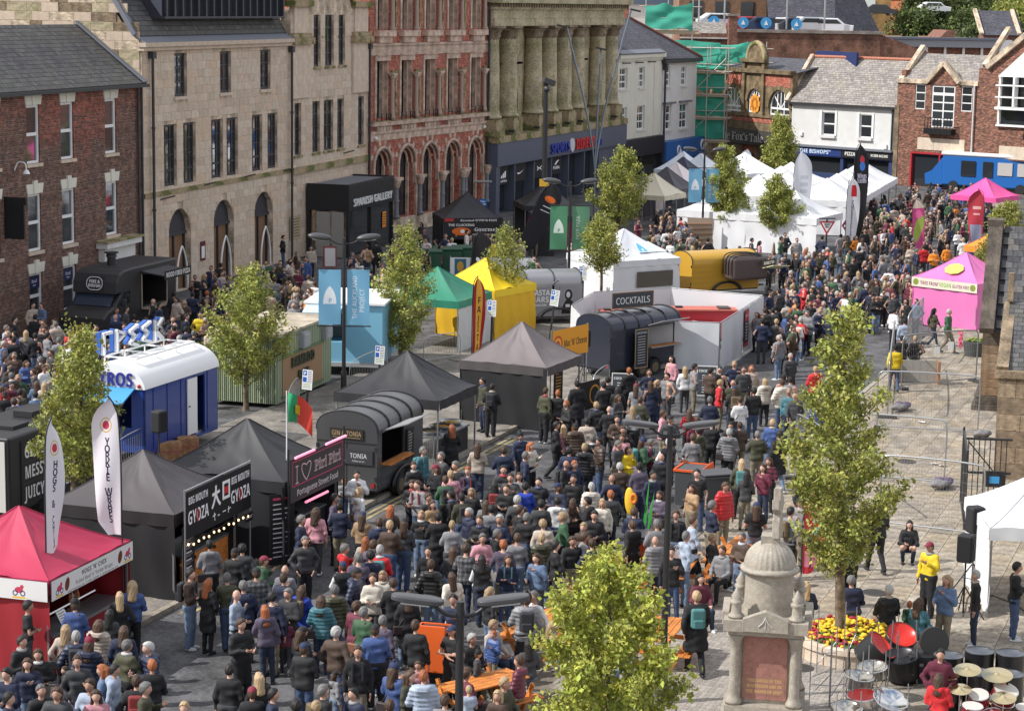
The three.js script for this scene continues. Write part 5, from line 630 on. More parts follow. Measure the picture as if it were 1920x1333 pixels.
// --- gyoza gazebo
{
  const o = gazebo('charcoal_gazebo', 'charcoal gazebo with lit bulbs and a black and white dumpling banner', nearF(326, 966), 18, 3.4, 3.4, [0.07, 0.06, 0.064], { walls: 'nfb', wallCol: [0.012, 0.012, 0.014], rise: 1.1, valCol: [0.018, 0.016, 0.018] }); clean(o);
  const gy = sign(1024, 384, (x, w, h) => { x.fillStyle = '#0e0d0f'; x.fillRect(0, 0, w, h); x.fillStyle = '#f0eeee'; for (const cx of [180, 850]) { fitText(x, 'BIG MOUTH', cx, 80, 300, 84); fitText(x, 'GYOZA', cx, 220, 320, 150); } x.fillStyle = '#d11f26'; x.fillRect(160, 170, 22, 105); x.fillRect(832, 170, 22, 105); x.strokeStyle = '#f0eeee'; x.lineWidth = 26; x.beginPath(); x.moveTo(395, 120); x.lineTo(515, 110); x.moveTo(455, 50); x.quadraticCurveTo(455, 160, 390, 230); x.moveTo(458, 130); x.quadraticCurveTo(480, 190, 525, 225); x.stroke(); x.strokeRect(570, 60, 96, 130); x.fillStyle = '#d11f26'; x.fillRect(590, 100, 60, 58); x.lineWidth = 10; x.beginPath(); x.moveTo(400, 300); x.lineTo(450, 290); x.moveTo(425, 270); x.lineTo(435, 340); x.moveTo(480, 310); x.lineTo(510, 310); x.moveTo(560, 300); x.lineTo(610, 300); x.moveTo(640, 300); x.lineTo(690, 295); x.moveTo(655, 275); x.lineTo(650, 330); x.stroke(); });
  panel('printed_banner', 3.5, 1.12, gy, o, 0.15, 2.12, 1.95); M('banner_frame', [bar(V(-1.62, 0, 1.93), V(-1.62, 2.75, 1.93), 0.025), bar(V(1.92, 0, 1.93), V(1.92, 2.75, 1.93), 0.025), bar(V(-1.62, 2.72, 1.93), V(1.92, 2.72, 1.93), 0.02)], STEEL, o);
  const menu = sign(128, 384, (x, w, h) => { x.fillStyle = '#121014'; x.fillRect(0, 0, w, h); x.fillStyle = '#d8d2d4'; for (let i = 0; i < 9; i++) { x.fillRect(14, 16 + i * 40, 82, 8); x.fillStyle = '#8d868a'; x.fillRect(14, 30 + i * 40, 96, 4); x.fillRect(14, 38 + i * 40, 70, 4); x.fillStyle = '#d8d2d4'; } });
  panel('menu_board', 0.6, 1.75, menu, o, -1.3, 0.95, 1.85);
  const wire = M('bulb_wire', [tube(Array.from({ length: 14 }, (_, i) => [-1.6 + i * 0.27, 1.52 - 0.06 * Math.abs(Math.sin(i * 1.2)), 1.98]), 0.006, 4)], FRAMEBLACK, o); for (let i = 0; i < 13; i++) M('bulb', [sph(0.028, -1.55 + i * 0.27, 1.44 - 0.06 * Math.abs(Math.sin(i * 1.2)), 1.98, 1, 1.2, 1, 8)], mat([1, 0.85, 0.6], 0.4, { emissive: 0xffd9a0, emissiveIntensity: 2.2 }), wire);
  panel('collect_sign', 0.42, 0.22, sign(96, 48, (x, w, h) => { x.fillStyle = '#111'; x.fillRect(0, 0, w, h); x.fillStyle = '#eee'; fitText(x, 'COLLECT', w / 2, h / 2, 84, 22); }), o, 1.75, 1.35, 1.97);
  const t = thing('griddle_counter', 'wood fronted griddle counter of the dumpling stall', 'counter', o.position, o.rotation.y); M('front', [slab(-0.9, 1.6, 0.02, 0.88, 1.42, 1.48)], T.wood, t); M('griddle', [slab(-0.9, 1.6, 0.885, 0.95, 0.8, 1.5), slab(-0.7, 0.9, 0.955, 1.1, 0.8, 0.84)], STEEL, t); for (let i = 0; i < 5; i++) M('control_knob', [cyl(0.045, 0.045, 0.04, -0.6 + i * 0.35, 0.78, 1.5, 10, Math.PI / 2)], FRAMEBLACK, t);
}
// --- piri piri gazebo
{
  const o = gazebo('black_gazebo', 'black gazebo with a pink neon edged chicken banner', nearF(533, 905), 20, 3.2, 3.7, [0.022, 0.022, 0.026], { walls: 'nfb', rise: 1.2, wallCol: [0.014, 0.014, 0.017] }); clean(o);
  panel('printed_banner', 3.2, 1.12, sign(768, 288, (x, w, h) => { x.fillStyle = '#3a3536'; x.fillRect(0, 0, w, h); x.strokeStyle = '#c93a6a'; x.lineWidth = 6; x.strokeRect(30, 24, w - 60, 160); x.lineWidth = 7; x.strokeStyle = '#e9c9c9'; x.beginPath(); x.moveTo(70, 60); x.lineTo(110, 60); x.moveTo(90, 60); x.lineTo(90, 170); x.moveTo(70, 170); x.lineTo(110, 170); x.stroke(); x.beginPath(); x.moveTo(220, 175); x.bezierCurveTo(120, 90, 150, 30, 220, 75); x.bezierCurveTo(290, 30, 320, 90, 220, 175); x.stroke(); x.font = 'bold 96px serif'; x.lineWidth = 4; x.strokeText('Piri Piri', 525, 110); x.fillStyle = '#e8e4e4'; fitText(x, 'Portuguese Street Food', w / 2, 236, 600, 56, ''); }), o, 0.1, 2.15, 1.95);
  M('banner_frame', [bar(V(-1.55, 0, 1.93), V(-1.55, 3.0, 1.93), 0.03), bar(V(1.75, 0, 1.93), V(1.75, 3.0, 1.93), 0.03)], FRAMEBLACK, o);
  const NEON = mat([0.9, 0.5, 0.6], 0.4, { emissive: 0xff7fa8, emissiveIntensity: 0.9 }); for (const [x0, x1, y] of [[-1.4, -0.3, 2.75], [0.4, 1.6, 2.76], [-0.8, 0.5, 1.5]]) M('neon_tube', [bar(V(x0, y, 2.05), V(x1, y, 2.05), 0.035, 8)], NEON, o);
  const menu = sign(128, 384, (x, w, h) => { x.fillStyle = '#131113'; x.fillRect(0, 0, w, h); x.fillStyle = '#c63f63'; x.fillRect(16, 20, 90, 12); x.fillStyle = '#cfcfcf'; for (let i = 0; i < 12; i++) x.fillRect(16, 52 + i * 26, 50 + (i * 37) % 46, 6); });
  panel('menu_board', 0.7, 1.8, menu, o, -1.55, 0.95, 1.75, -0.6);
  const t = thing('grill_counter', 'steel grill counter beneath the pink neon banner', 'counter', o.position, o.rotation.y); M('front', [slab(-1.2, 1.4, 0.05, 0.9, 1.5, 1.56)], FRAMEBLACK, t); M('worktop', [slab(-1.2, 1.4, 0.905, 0.95, 0.8, 1.6)], STEEL, t); const pan = M('paella_pan', [lathe([[0.001, 0.97], [0.5, 0.97], [0.58, 1.08], [0.56, 1.08], [0.48, 0.99], [0.001, 0.99]], 24, -0.6, 0, 1.1)], FRAMEBLACK, t); M('food', [sph(0.46, -0.6, 0.99, 1.1, 1, 0.12, 1, 16)], mottle([120, 96, 60], 0.5, 0.3, 0.9), pan); M('heat_lamp', [cyl(0.2, 0.08, 0.18, -0.8, 1.42, 1.1, 16)], mat([0.9, 0.88, 0.8], 0.3, { metalness: 0.4 }), t);
  // flag on a pole behind
  const p = at(537, 830, 53.2), f = thing('portuguese_flag', 'green and red flag flying above the pink neon banner', 'flag', V(p.x, 0, p.z), rad(10)); M('pole', [cyl(0.02, 0.015, 4.2, 0, 2.1, 0, 8)], WHITEPAINT, f);
  const fg = (u0, u1, c) => M('cloth', [quadGrid(12, 12, (u, v) => { const k = lerp(u0, u1, u); return [0.03 + k * 0.62, 4.15 - v * 0.72 - k * k * 0.42 + 0.02 * Math.sin(v * 5), 0.1 * Math.sin(k * 7 + v * 2)]; })], cloth(c), f); fg(0, 0.4, [0.02, 0.32, 0.13]); fg(0.4, 1, [0.62, 0.05, 0.03]); M('badge', [quadGrid(4, 4, (u, v) => { const k = lerp(0.3, 0.5, u); return [0.03 + k * 0.62, 4.15 - lerp(0.25, 0.5, v) - k * k * 0.42, 0.1 * Math.sin(k * 7 + v) + 0.012]; })], cloth([0.6, 0.45, 0.03]), f);
}
// --- big black gazebo, grey mac and cheese gazebo
{
  const o = gazebo('black_gazebo', 'wide black gazebo over pans of yellow food behind the silver horsebox', nearF(823, 752), 21, 3.1, 3.5, [0.022, 0.022, 0.026], { frame: STEEL, rise: 1.2 }); clean(o);
  const t = thing('hot_food_counter', 'counter with shallow pans of yellow food under the wide black gazebo', 'counter', o.position, o.rotation.y); M('worktop', [slab(-1.2, 1.3, 0.88, 0.94, 0.6, 1.6)], STEEL, t); M('skirt', [slab(-1.2, 1.3, 0.04, 0.875, 1.5, 1.54)], FRAMEBLACK, t); for (const [x, c] of [[-0.7, [150, 130, 90]], [0.2, [210, 150, 40]], [0.95, [220, 165, 50]]]) { const p = M('pan', [lathe([[0.001, 0.945], [0.3, 0.945], [0.38, 1.05], [0.36, 1.05], [0.28, 0.96], [0.001, 0.96]], 20, x, 0, 1.1)], STEEL, t); M('food', [sph(0.3, x, 0.97, 1.1, 1, 0.22, 1, 14)], mottle(c, 0.6, 0.2, 0.9), p); }
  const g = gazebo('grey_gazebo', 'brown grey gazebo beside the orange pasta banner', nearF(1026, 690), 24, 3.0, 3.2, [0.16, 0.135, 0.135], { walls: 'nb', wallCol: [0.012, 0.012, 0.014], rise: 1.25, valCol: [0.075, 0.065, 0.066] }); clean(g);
  const p = gp(1028, 735, 0.9), q = thing('pasta_stall_banner', 'orange banner lettered in black over the pasta counter', 'banner', V(p.x + 0.1, 0, p.z), yawOf(34));
  panel('printed_banner', 2.3, 1.0, sign(512, 224, (x, w, h) => { x.fillStyle = '#e39a22'; x.fillRect(0, 0, w, h); x.fillStyle = '#c8480e'; x.beginPath(); x.arc(76, 110, 66, 0, 7); x.fill(); x.fillStyle = '#e9b347'; x.beginPath(); x.arc(76, 110, 48, 0, 7); x.fill(); x.fillStyle = '#c8480e'; x.beginPath(); x.arc(76, 112, 30, 0, 7); x.fill(); x.fillStyle = '#17120c'; fitText(x, "Mac 'N' Cheese", 328, 116, 330, 74, 'bold'); }), q, 1.15, 2.5, 0); M('banner_frame', [bar(V(0, 0, -0.04), V(0, 3.02, -0.04), 0.025), bar(V(2.3, 0, -0.04), V(2.3, 3.02, -0.04), 0.025)], STEEL, q);
  panel('menu_board', 0.55, 1.6, sign(96, 256, (x, w, h) => { x.fillStyle = '#161412'; x.fillRect(0, 0, w, h); x.fillStyle = '#d79a35'; x.beginPath(); x.arc(48, 36, 18, 0, 7); x.fill(); for (let i = 0; i < 10; i++) x.fillRect(20, 72 + i * 17, 30 + (i * 29) % 30, 5); }), q, 0.35, 1.15, 0.05);
  panel('counter_front', 1.5, 1.0, sign(192, 128, (x, w, h) => { x.fillStyle = '#121110'; x.fillRect(0, 0, w, h); x.strokeStyle = '#c98a22'; x.lineWidth = 9; x.beginPath(); x.arc(150, 66, 40, 0, 7); x.stroke(); }), q, 1.9, 0.55, 0.3);
}
// --- horsebox trailers
function horsebox(name, label, p, bearing, L, Wd, h, c, { rough = 0.35, metal = 0.4, hatch = [0.9, 2.2], wheels = true, roofCol, lip = 0.6, ribs = 4, counter = true } = {}) {
  const o = thing(name, label, 'trailer', p, yawOf(bearing), 'converted horse trailers'), body = mat(c, rough, { metalness: metal, clearcoat: 0.3 }), roofM = roofCol ? mat(roofCol, rough, { metalness: metal, clearcoat: 0.3 }) : body, r = Wd / 2, y0 = 0.42, yS = h - r * 0.62;
  const sec = (off, y) => { const s = []; const n = 14; for (let i = 0; i <= n; i++) { const a = Math.PI * i / n; s.push([-r + Math.cos(a) * (r + off), yS + Math.pow(Math.sin(a), 0.75) * (r * 0.62 + off)]); } return s; };
  const arcPts = sec(0), [hx0, hx1] = hatch;
  // local x along its length, z outwards; cross-section drawn in z,y
  const ends = [[0.001, y0], [-Wd - 0.001, y0]], full = [[0, y0], ...arcPts, [-Wd, y0]];
  const endG = (x) => prism(full.map(([z, y]) => [-z, y]), 0.05, x, 0, 0, 0, Math.PI / 2, 0);
  M('end_panel', [endG(0)], body, o); M('end_panel', [endG(L - 0.05)], body, o);
  const roof = quadGrid(12, 14, (u, v) => { const a = arcPts[Math.round(v * 14)]; return [lerp(0.02, L - 0.02, u), a[1], a[0]]; }); const rm = M('roof', [roof], mat(roofCol || c, rough, { metalness: metal, side: THREE.DoubleSide }), o);
  const s0 = 1.15, s1 = Math.min(yS - 0.04, 2.05);
  M('side_panel', [slab(0.05, hx0, y0, yS, -0.05, 0), slab(hx1, L - 0.05, y0, yS, -0.05, 0), slab(hx0, hx1, y0, s0, -0.05, 0), slab(hx0, hx1, s1, yS, -0.05, 0)], body, o); M('side_panel', [slab(0.05, L - 0.05, y0, yS, -Wd, -Wd + 0.05)], body, o);
  M('floor', [slab(0.05, L - 0.05, y0 - 0.06, y0, -Wd, 0)], FRAMEBLACK, o); M('back_bar', [slab(hx0, hx1, y0 + 0.01, s0 + 0.5, -Wd + 0.5, -Wd + 0.6)], mat([0.12, 0.08, 0.05], 0.7), o);
  for (let i = 0; i <= ribs; i++) { const x = lerp(0.03, L - 0.03, i / ribs), a = sec(0.02).map(([z, y]) => [x, y, z]); M('rib', [new THREE.TubeGeometry(new THREE.CatmullRomCurve3(a.map((k) => V(...k))), 20, 0.025, 5)], FRAMEBLACK, rm); }
  for (let k = 0; k < 5; k++) M('ridge', [slab(0.06, hx0 - 0.04, y0 + 0.12 + k * 0.26, y0 + 0.15 + k * 0.26, 0.002, 0.014), ...(k < 3 ? [slab(hx0, hx1, y0 + 0.1 + k * 0.22, y0 + 0.13 + k * 0.22, 0.002, 0.014)] : [])], body, o);
  const hw = M('hatch', [box(hx1 - hx0, 0.03, 0.8, (hx0 + hx1) / 2, s1 + 0.2, 0.4, -0.32)], mat([0.4, 0.4, 0.4], 0.4, { metalness: 0.5 }), o); if (counter) M('counter', [slab(hx0 - 0.05, hx1 + 0.05, s0 - 0.04, s0, 0.005, 0.3)], T.wood, o);
  if (wheels) for (const x of [L * 0.42, L * 0.42 + 0.75]) { const w = M('wheel', [cyl(0.32, 0.32, 0.2, x, 0.32, 0.05, 18, Math.PI / 2)], mat([0.02, 0.02, 0.02], 0.85), o); M('rim', [cyl(0.19, 0.19, 0.215, x, 0.32, 0.05, 12, Math.PI / 2)], mat([0.2, 0.15, 0.1], 0.5, { metalness: 0.4 }), w); const w2 = M('wheel', [cyl(0.32, 0.32, 0.2, x, 0.32, -Wd - 0.05, 18, Math.PI / 2)], mat([0.02, 0.02, 0.02], 0.85), o); }
  M('mudguard', [torus(0.42, 0.05, L * 0.42 + 0.37, 0.36, 0.08, 0, 0, 0, Math.PI, 14)].map((g) => { g.translate(-(L * 0.42 + 0.37), 0, 0); g.scale(1.9, 1, 1); g.translate(L * 0.42 + 0.37, 0, 0); return g; }), FRAMEBLACK, o);
  for (const z of [-0.12, -Wd + 0.12]) M('tail_light', [box(0.03, 0.12, 0.1, -0.02, y0 + 0.14, z)], mat([0.35, 0.02, 0.02], 0.3), o); for (const [y, z] of [[0.75, -0.03], [1.6, -0.03], [0.75, -Wd + 0.03], [1.6, -Wd + 0.03]]) M('hinge', [box(0.025, 0.12, 0.07, -0.015, y, z)], FRAMEBLACK, o);
  M('drawbar', [bar(V(L, 0.45, -Wd * 0.25), V(L + 0.9, 0.42, -Wd / 2), 0.04), bar(V(L, 0.45, -Wd * 0.75), V(L + 0.9, 0.42, -Wd / 2), 0.04)], FRAMEBLACK, o);
  return o;
}
{
  const p = gp(706, 948), o = horsebox('silver_horsebox', 'dark silver horsebox gin bar with an open side hatch', V(p.x, 0, p.z), 19, 3.5, 1.85, 2.62, [0.1, 0.1, 0.105], { hatch: [0.35, 2.0] });
  panel('name_board', 1.0, 0.3, sign(256, 80, (x, w, h) => { x.fillStyle = '#2a241f'; x.fillRect(0, 0, w, h); x.fillStyle = '#b99a6c'; fitText(x, 'GIN & TONIA', w / 2, h / 2, 230, 50, ''); x.fillRect(20, 70, 216, 3); }), o, -0.03, 2.0, -0.92, -Math.PI / 2);
  panel('door_lettering', 1.6, 0.42, sign(384, 96, (x, w, h) => { x.fillStyle = '#35353a'; x.fillRect(0, 0, w, h); x.fillStyle = '#d8d8d8'; fitText(x, 'GIN', 110, 40, 90, 42, ''); fitText(x, 'TONIA', 280, 40, 140, 42, ''); fitText(x, 'www.ginandtonia.co.uk', 110, 74, 150, 16, ''); fitText(x, 'Follow us on', 280, 74, 130, 16, ''); }), o, -0.03, 1.35, -0.92, -Math.PI / 2); M('door_seam', [slab(-0.012, -0.002, 0.45, 1.75, -0.935, -0.915), slab(-0.012, -0.002, 1.72, 1.76, -1.83, -0.02)], FRAMEBLACK, o);
  panel('chalk_board', 0.5, 0.9, sign(96, 160, (x, w, h) => { x.fillStyle = '#1a1a1c'; x.fillRect(0, 0, w, h); x.fillStyle = '#b8b8b0'; for (let i = 0; i < 9; i++) x.fillRect(16, 16 + i * 15, 30 + (i * 31) % 34, 4); }), o, 2.35, 1.35, 0.06);
}
{
  const p = gp(1143, 716), o = horsebox('navy_horsebox', 'navy horsebox cocktail bar with a sign board on its roof', V(p.x, 0, p.z), 44, 4.1, 1.75, 2.45, [0.045, 0.05, 0.07], { hatch: [2.1, 3.7], rough: 0.25, ribs: 5 });
  panel('roof_sign', 2.0, 0.62, sign(384, 120, (x, w, h) => { x.fillStyle = '#3a3d42'; x.fillRect(0, 0, w, h); x.strokeStyle = '#8a6b4c'; x.lineWidth = 8; x.strokeRect(3, 3, w - 6, h - 6); x.fillStyle = '#e6e6e6'; fitText(x, 'COCKTAILS', w / 2, h / 2 + 3, 320, 68, ''); }), o, 2.1, 2.85, -0.75, -0.2);
  panel('menu_board', 0.75, 1.5, sign(96, 192, (x, w, h) => { x.fillStyle = '#26292f'; x.fillRect(0, 0, w, h); x.strokeStyle = '#a98f6a'; x.lineWidth = 5; x.strokeRect(2, 2, w - 4, h - 4); x.fillStyle = '#c8c8c8'; fitText(x, 'COCKTAILS', w / 2, 18, 76, 15); for (let i = 0; i < 11; i++) x.fillRect(20, 36 + i * 13, 56, 3); }), o, 1.5, 1.15, 0.25);
  M('serving_shelf', [slab(2.0, 3.8, 1.1, 1.14, 0, 0.35)], STEEL, o); const b = thing('bar_unit', 'pale patterned bar unit beside the navy horsebox', 'counter', shift(o, 4.2, 0.1), o.rotation.y); M('front', [slab(0, 1.1, 0.05, 1.05, -0.6, 0)], mat([0.5, 0.47, 0.42], 0.6), b); M('worktop', [slab(-0.05, 1.15, 1.055, 1.1, -0.65, 0.05)], STEEL, b); for (let i = 0; i < 5; i++) for (let j = 0; j < 4; j++) M('diamond_stud', [box(0.08, 0.08, 0.03, 0.12 + i * 0.22, 0.2 + j * 0.24, 0.01, 0, 0, 0.785)], mat([0.36, 0.33, 0.28], 0.6), b);
}
{ // yellow and brown bubble tea trailer
  const p = gp(1296, 562), o = horsebox('yellow_trailer', 'yellow and brown drinks trailer with stepped dark awning ribs', V(p.x, 0, p.z), 62, 3.9, 1.8, 2.25, [0.52, 0.29, 0.025], { hatch: [2.2, 3.7], ribs: 1, wheels: false, metal: 0.05 });
  M('brown_pod', [rbox(2.1, 1.15, 0.9, 0.2, 2.8, 1.5, 0.5)], mat([0.09, 0.065, 0.06], 0.45), o); for (let i = 0; i < 4; i++) M('awning_rib', [tube([[1.7, 1.2, 0.1 + i * 0.24], [1.8, 2.1 - i * 0.03, 0.1 + i * 0.24], [2.8, 2.22 - i * 0.03, 0.1 + i * 0.24], [3.8, 2.1 - i * 0.03, 0.1 + i * 0.24]], 0.03)], FRAMEBLACK, o);
  panel('drinks_sign', 1.3, 0.3, sign(256, 64, (x, w, h) => { x.fillStyle = '#141214'; x.fillRect(0, 0, w, h); x.fillStyle = '#e8e6e0'; fitText(x, 'BUBBLE TEA', w / 2, h / 2, 220, 44); }), o, 3.85, 1.75, 0.9, 0.5); M('open_flap', [box(1.3, 0.03, 0.7, 4.1, 1.55, 1.15, -0.3, 0.3, 0)], mat([0.75, 0.72, 0.4], 0.6), o);
}
{ // silver trailer with a painted figure
  const p = gp(985, 612), o = horsebox('grey_trailer', 'plain silver grey trailer with a black stencilled figure', V(p.x, 0, p.z), 74, 2.6, 1.8, 2.4, [0.3, 0.3, 0.31], { hatch: [1.2, 1.3], counter: false, ribs: 2, wheels: false });
  panel('side_lettering', 1.0, 0.9, sign(160, 144, (x, w, h) => { x.fillStyle = '#8b8c8f'; x.fillRect(0, 0, w, h); x.fillStyle = '#e4e4e4'; fitText(x, 'PASTA', 80, 36, 140, 54); fitText(x, 'BARS', 80, 84, 130, 54); fitText(x, 'WAGON', 80, 124, 100, 24); }), o, 0.65, 1.25, 0.03); panel('stencil_panel', 0.85, 1.2, sign(128, 176, (x, w, h) => { x.fillStyle = '#8b8c8f'; x.fillRect(0, 0, w, h); x.fillStyle = '#111'; x.beginPath(); x.ellipse(64, 50, 26, 36, 0, 0, 7); x.fill(); x.beginPath(); x.moveTo(14, 172); x.quadraticCurveTo(30, 80, 64, 78); x.quadraticCurveTo(110, 84, 116, 172); x.fill(); x.fillStyle = '#cfcfcf'; x.beginPath(); x.ellipse(62, 48, 14, 20, 0, 0, 7); x.fill(); x.fillRect(44, 110, 30, 20); }), o, 1.95, 1.1, 0.03);
}
{ // blue arched-roof gyros trailer
  const p = gp(270, 731, 2.45), L = 4.6, Wd = 2.2, o = thing('blue_gyros_trailer', 'royal blue catering trailer with white barrel roof and roof letters', 'trailer', V(p.x, 0, p.z), yawOf(20)), BL = mat([0.012, 0.045, 0.24], 0.3, { clearcoat: 0.5 }), r = Wd / 2;
  M('wall', [slab(0, 3.16, 0.5, 2.45, -0.06, 0), slab(3.75, L, 0.5, 2.45, -0.06, 0), slab(3.16, 3.75, 2.35, 2.45, -0.06, 0), slab(0, L, 0.5, 2.45, -Wd, -Wd + 0.06), slab(0, 0.06, 0.5, 1.25, -Wd, 0), slab(0, 0.06, 1.25, 2.45, -0.45, 0), slab(0, 0.06, 1.25, 2.45, -Wd, -Wd + 0.45), slab(L - 0.06, L, 0.5, 2.45, -Wd, 0), slab(0.4, L, 0.42, 0.5, -Wd, 0)], BL, o);
  for (let i = 0; i < 5; i++) M('panel_seam', [slab(0.5 + i * 0.85, 0.53 + i * 0.85, 0.55, 2.42, 0.002, 0.02)], BL, o);
  const pts = Array.from({ length: 17 }, (_, i) => [-r + Math.cos(Math.PI * i / 16) * (r + 0.04), 2.45 + Math.sin(Math.PI * i / 16) * 0.72]); const roof = M('roof', [prism(pts.map(([z, y]) => [-z, y]), L + 0.1, -0.05, 0, 0, 0, Math.PI / 2, 0)].map((g) => toCreasedNormals(g, 0.6)), WHITEPAINT, o);
  M('lettering', [xf(letters('GYROS', 1.5, 0.42, 0.03), 0, 0, 0, 0, -Math.PI / 2, 0).translate(-0.08, 2.72, -r)], mat([0.02, 0.02, 0.22], 0.5), o); M('marker_light', [sph(0.06, -0.06, 2.55, -0.15), sph(0.06, -0.06, 2.55, -Wd + 0.15)], mat([0.4, 0.02, 0.02], 0.4), o);
  M('roof_rack', [bar(V(0.6, 3.25, -0.6), V(4.2, 3.25, -0.6), 0.03), bar(V(0.6, 3.25, -1.7), V(4.2, 3.25, -1.7), 0.03), ...[0.6, 1.8, 3, 4.2].flatMap((x) => [bar(V(x, 3.25, -0.6), V(x, 3.25, -1.7), 0.025), bar(V(x, 2.95, -0.6), V(x, 3.25, -0.6), 0.025), bar(V(x, 2.95, -1.7), V(x, 3.25, -1.7), 0.025)])], WHITEPAINT, o);
  const LT = mat([0.72, 0.73, 0.75], 0.5), BB = mat([0.03, 0.12, 0.45], 0.5); [...'ΓΡΕΕΚ'].forEach((ch, i) => { const z = [[[0, 0], [0, 1], [0.6, 1]], [[0, 0], [0, 1], [0.6, 0.75], [0.1, 0.5]], [[0.6, 1], [0, 0.8], [0.4, 0.5], [0, 0.2], [0.6, 0]], [[0.6, 1], [0, 0.8], [0.4, 0.5], [0, 0.2], [0.6, 0]], [[0, 0], [0, 1], [0, 0.5], [0.6, 1], [0, 0.5], [0.6, 0]]][i], gs = []; for (let k = 0; k < z.length - 1; k++) { const a = V(0.6 + i * 0.78 + z[k][0] * 0.75, 3.3 + z[k][1] * 0.62, -1.75), b = V(0.6 + i * 0.78 + z[k + 1][0] * 0.75, 3.3 + z[k + 1][1] * 0.62, -1.75), d = b.clone().sub(a), l = d.length(); gs.push(xf(box(l + 0.05, 0.085, 0.14), (a.x + b.x) / 2, (a.y + b.y) / 2, -1.75, 0, 0, Math.atan2(d.y, d.x))); } M('roof_letter', gs, LT, o); M('letter_side', gs.map((g) => g.clone().translate(-0.05, 0.02, -0.12)), BB, o.children[o.children.length - 1]); });
  M('hatch_flap', [box(0.04, 0.9, 1.6, -0.42, 2.3, -r, 0, 0, -1.15)], mat([0.06, 0.3, 0.62], 0.5), o); M('door', [slab(2.55, 3.15, 0.6, 2.35, 0.02, 0.06)], WHITEPAINT, o); M('floor', [slab(0.1, L - 0.1, 0.5, 0.56, -Wd + 0.1, -0.1)], STEEL, o); M('door_handle', [box(0.08, 0.03, 0.04, 2.62, 1.5, 0.08)], FRAMEBLACK, o.children[o.children.length - 2]);
  for (const x of [1.9, 2.7]) M('wheel', [cyl(0.33, 0.33, 0.22, x, 0.33, -0.1, 16, Math.PI / 2)], mat([0.02, 0.02, 0.02], 0.85), o);
}
{ // black burger trailer at the left edge
  const p = gp(15, 823, 2.5), o = thing('black_burger_trailer', 'boxy black burger trailer with big white slogan lettering', 'trailer', V(p.x, 0, p.z), yawOf(19));
  M('body', [rbox(4.6, 2.1, 2.2, 0.08, 2.3, 1.46, -1.1)], mat([0.016, 0.016, 0.018], 0.5), o); M('rear_door', [slab(-0.03, -0.005, 0.5, 2.4, -1.9, -0.12)], mat([0.55, 0.54, 0.5], 0.5), o); M('roof_hatch', [slab(1, 1.8, 2.52, 2.6, -1.2, -0.5), slab(2.6, 3.4, 2.52, 2.68, -1.5, -0.9)], FRAMEBLACK, o);
  panel('slogan', 3.6, 1.75, sign(512, 256, (x, w, h) => { x.fillStyle = '#17171a'; x.fillRect(0, 0, w, h); x.fillStyle = '#d8d8d6'; x.textAlign = 'left'; ['GOOD MOOD', 'MESSY FINGERS', 'JUICY BURGERS'].forEach((t, i) => { x.font = 'bold 66px sans-serif'; x.save(); x.translate(20, 48 + i * 82); x.scale(0.78, 1.05); x.fillText(t, 0, 0); x.restore(); x.fillStyle = '#3a3a3a'; x.fillRect(8, 88 + i * 82, w, 2); x.fillStyle = '#d8d8d6'; }); }), o, 2.35, 1.45, 0.02);
  for (const x of [1.8, 2.6]) M('wheel', [cyl(0.33, 0.33, 0.22, x, 0.33, 0, 16, Math.PI / 2)], mat([0.02, 0.02, 0.02], 0.85), o);
}
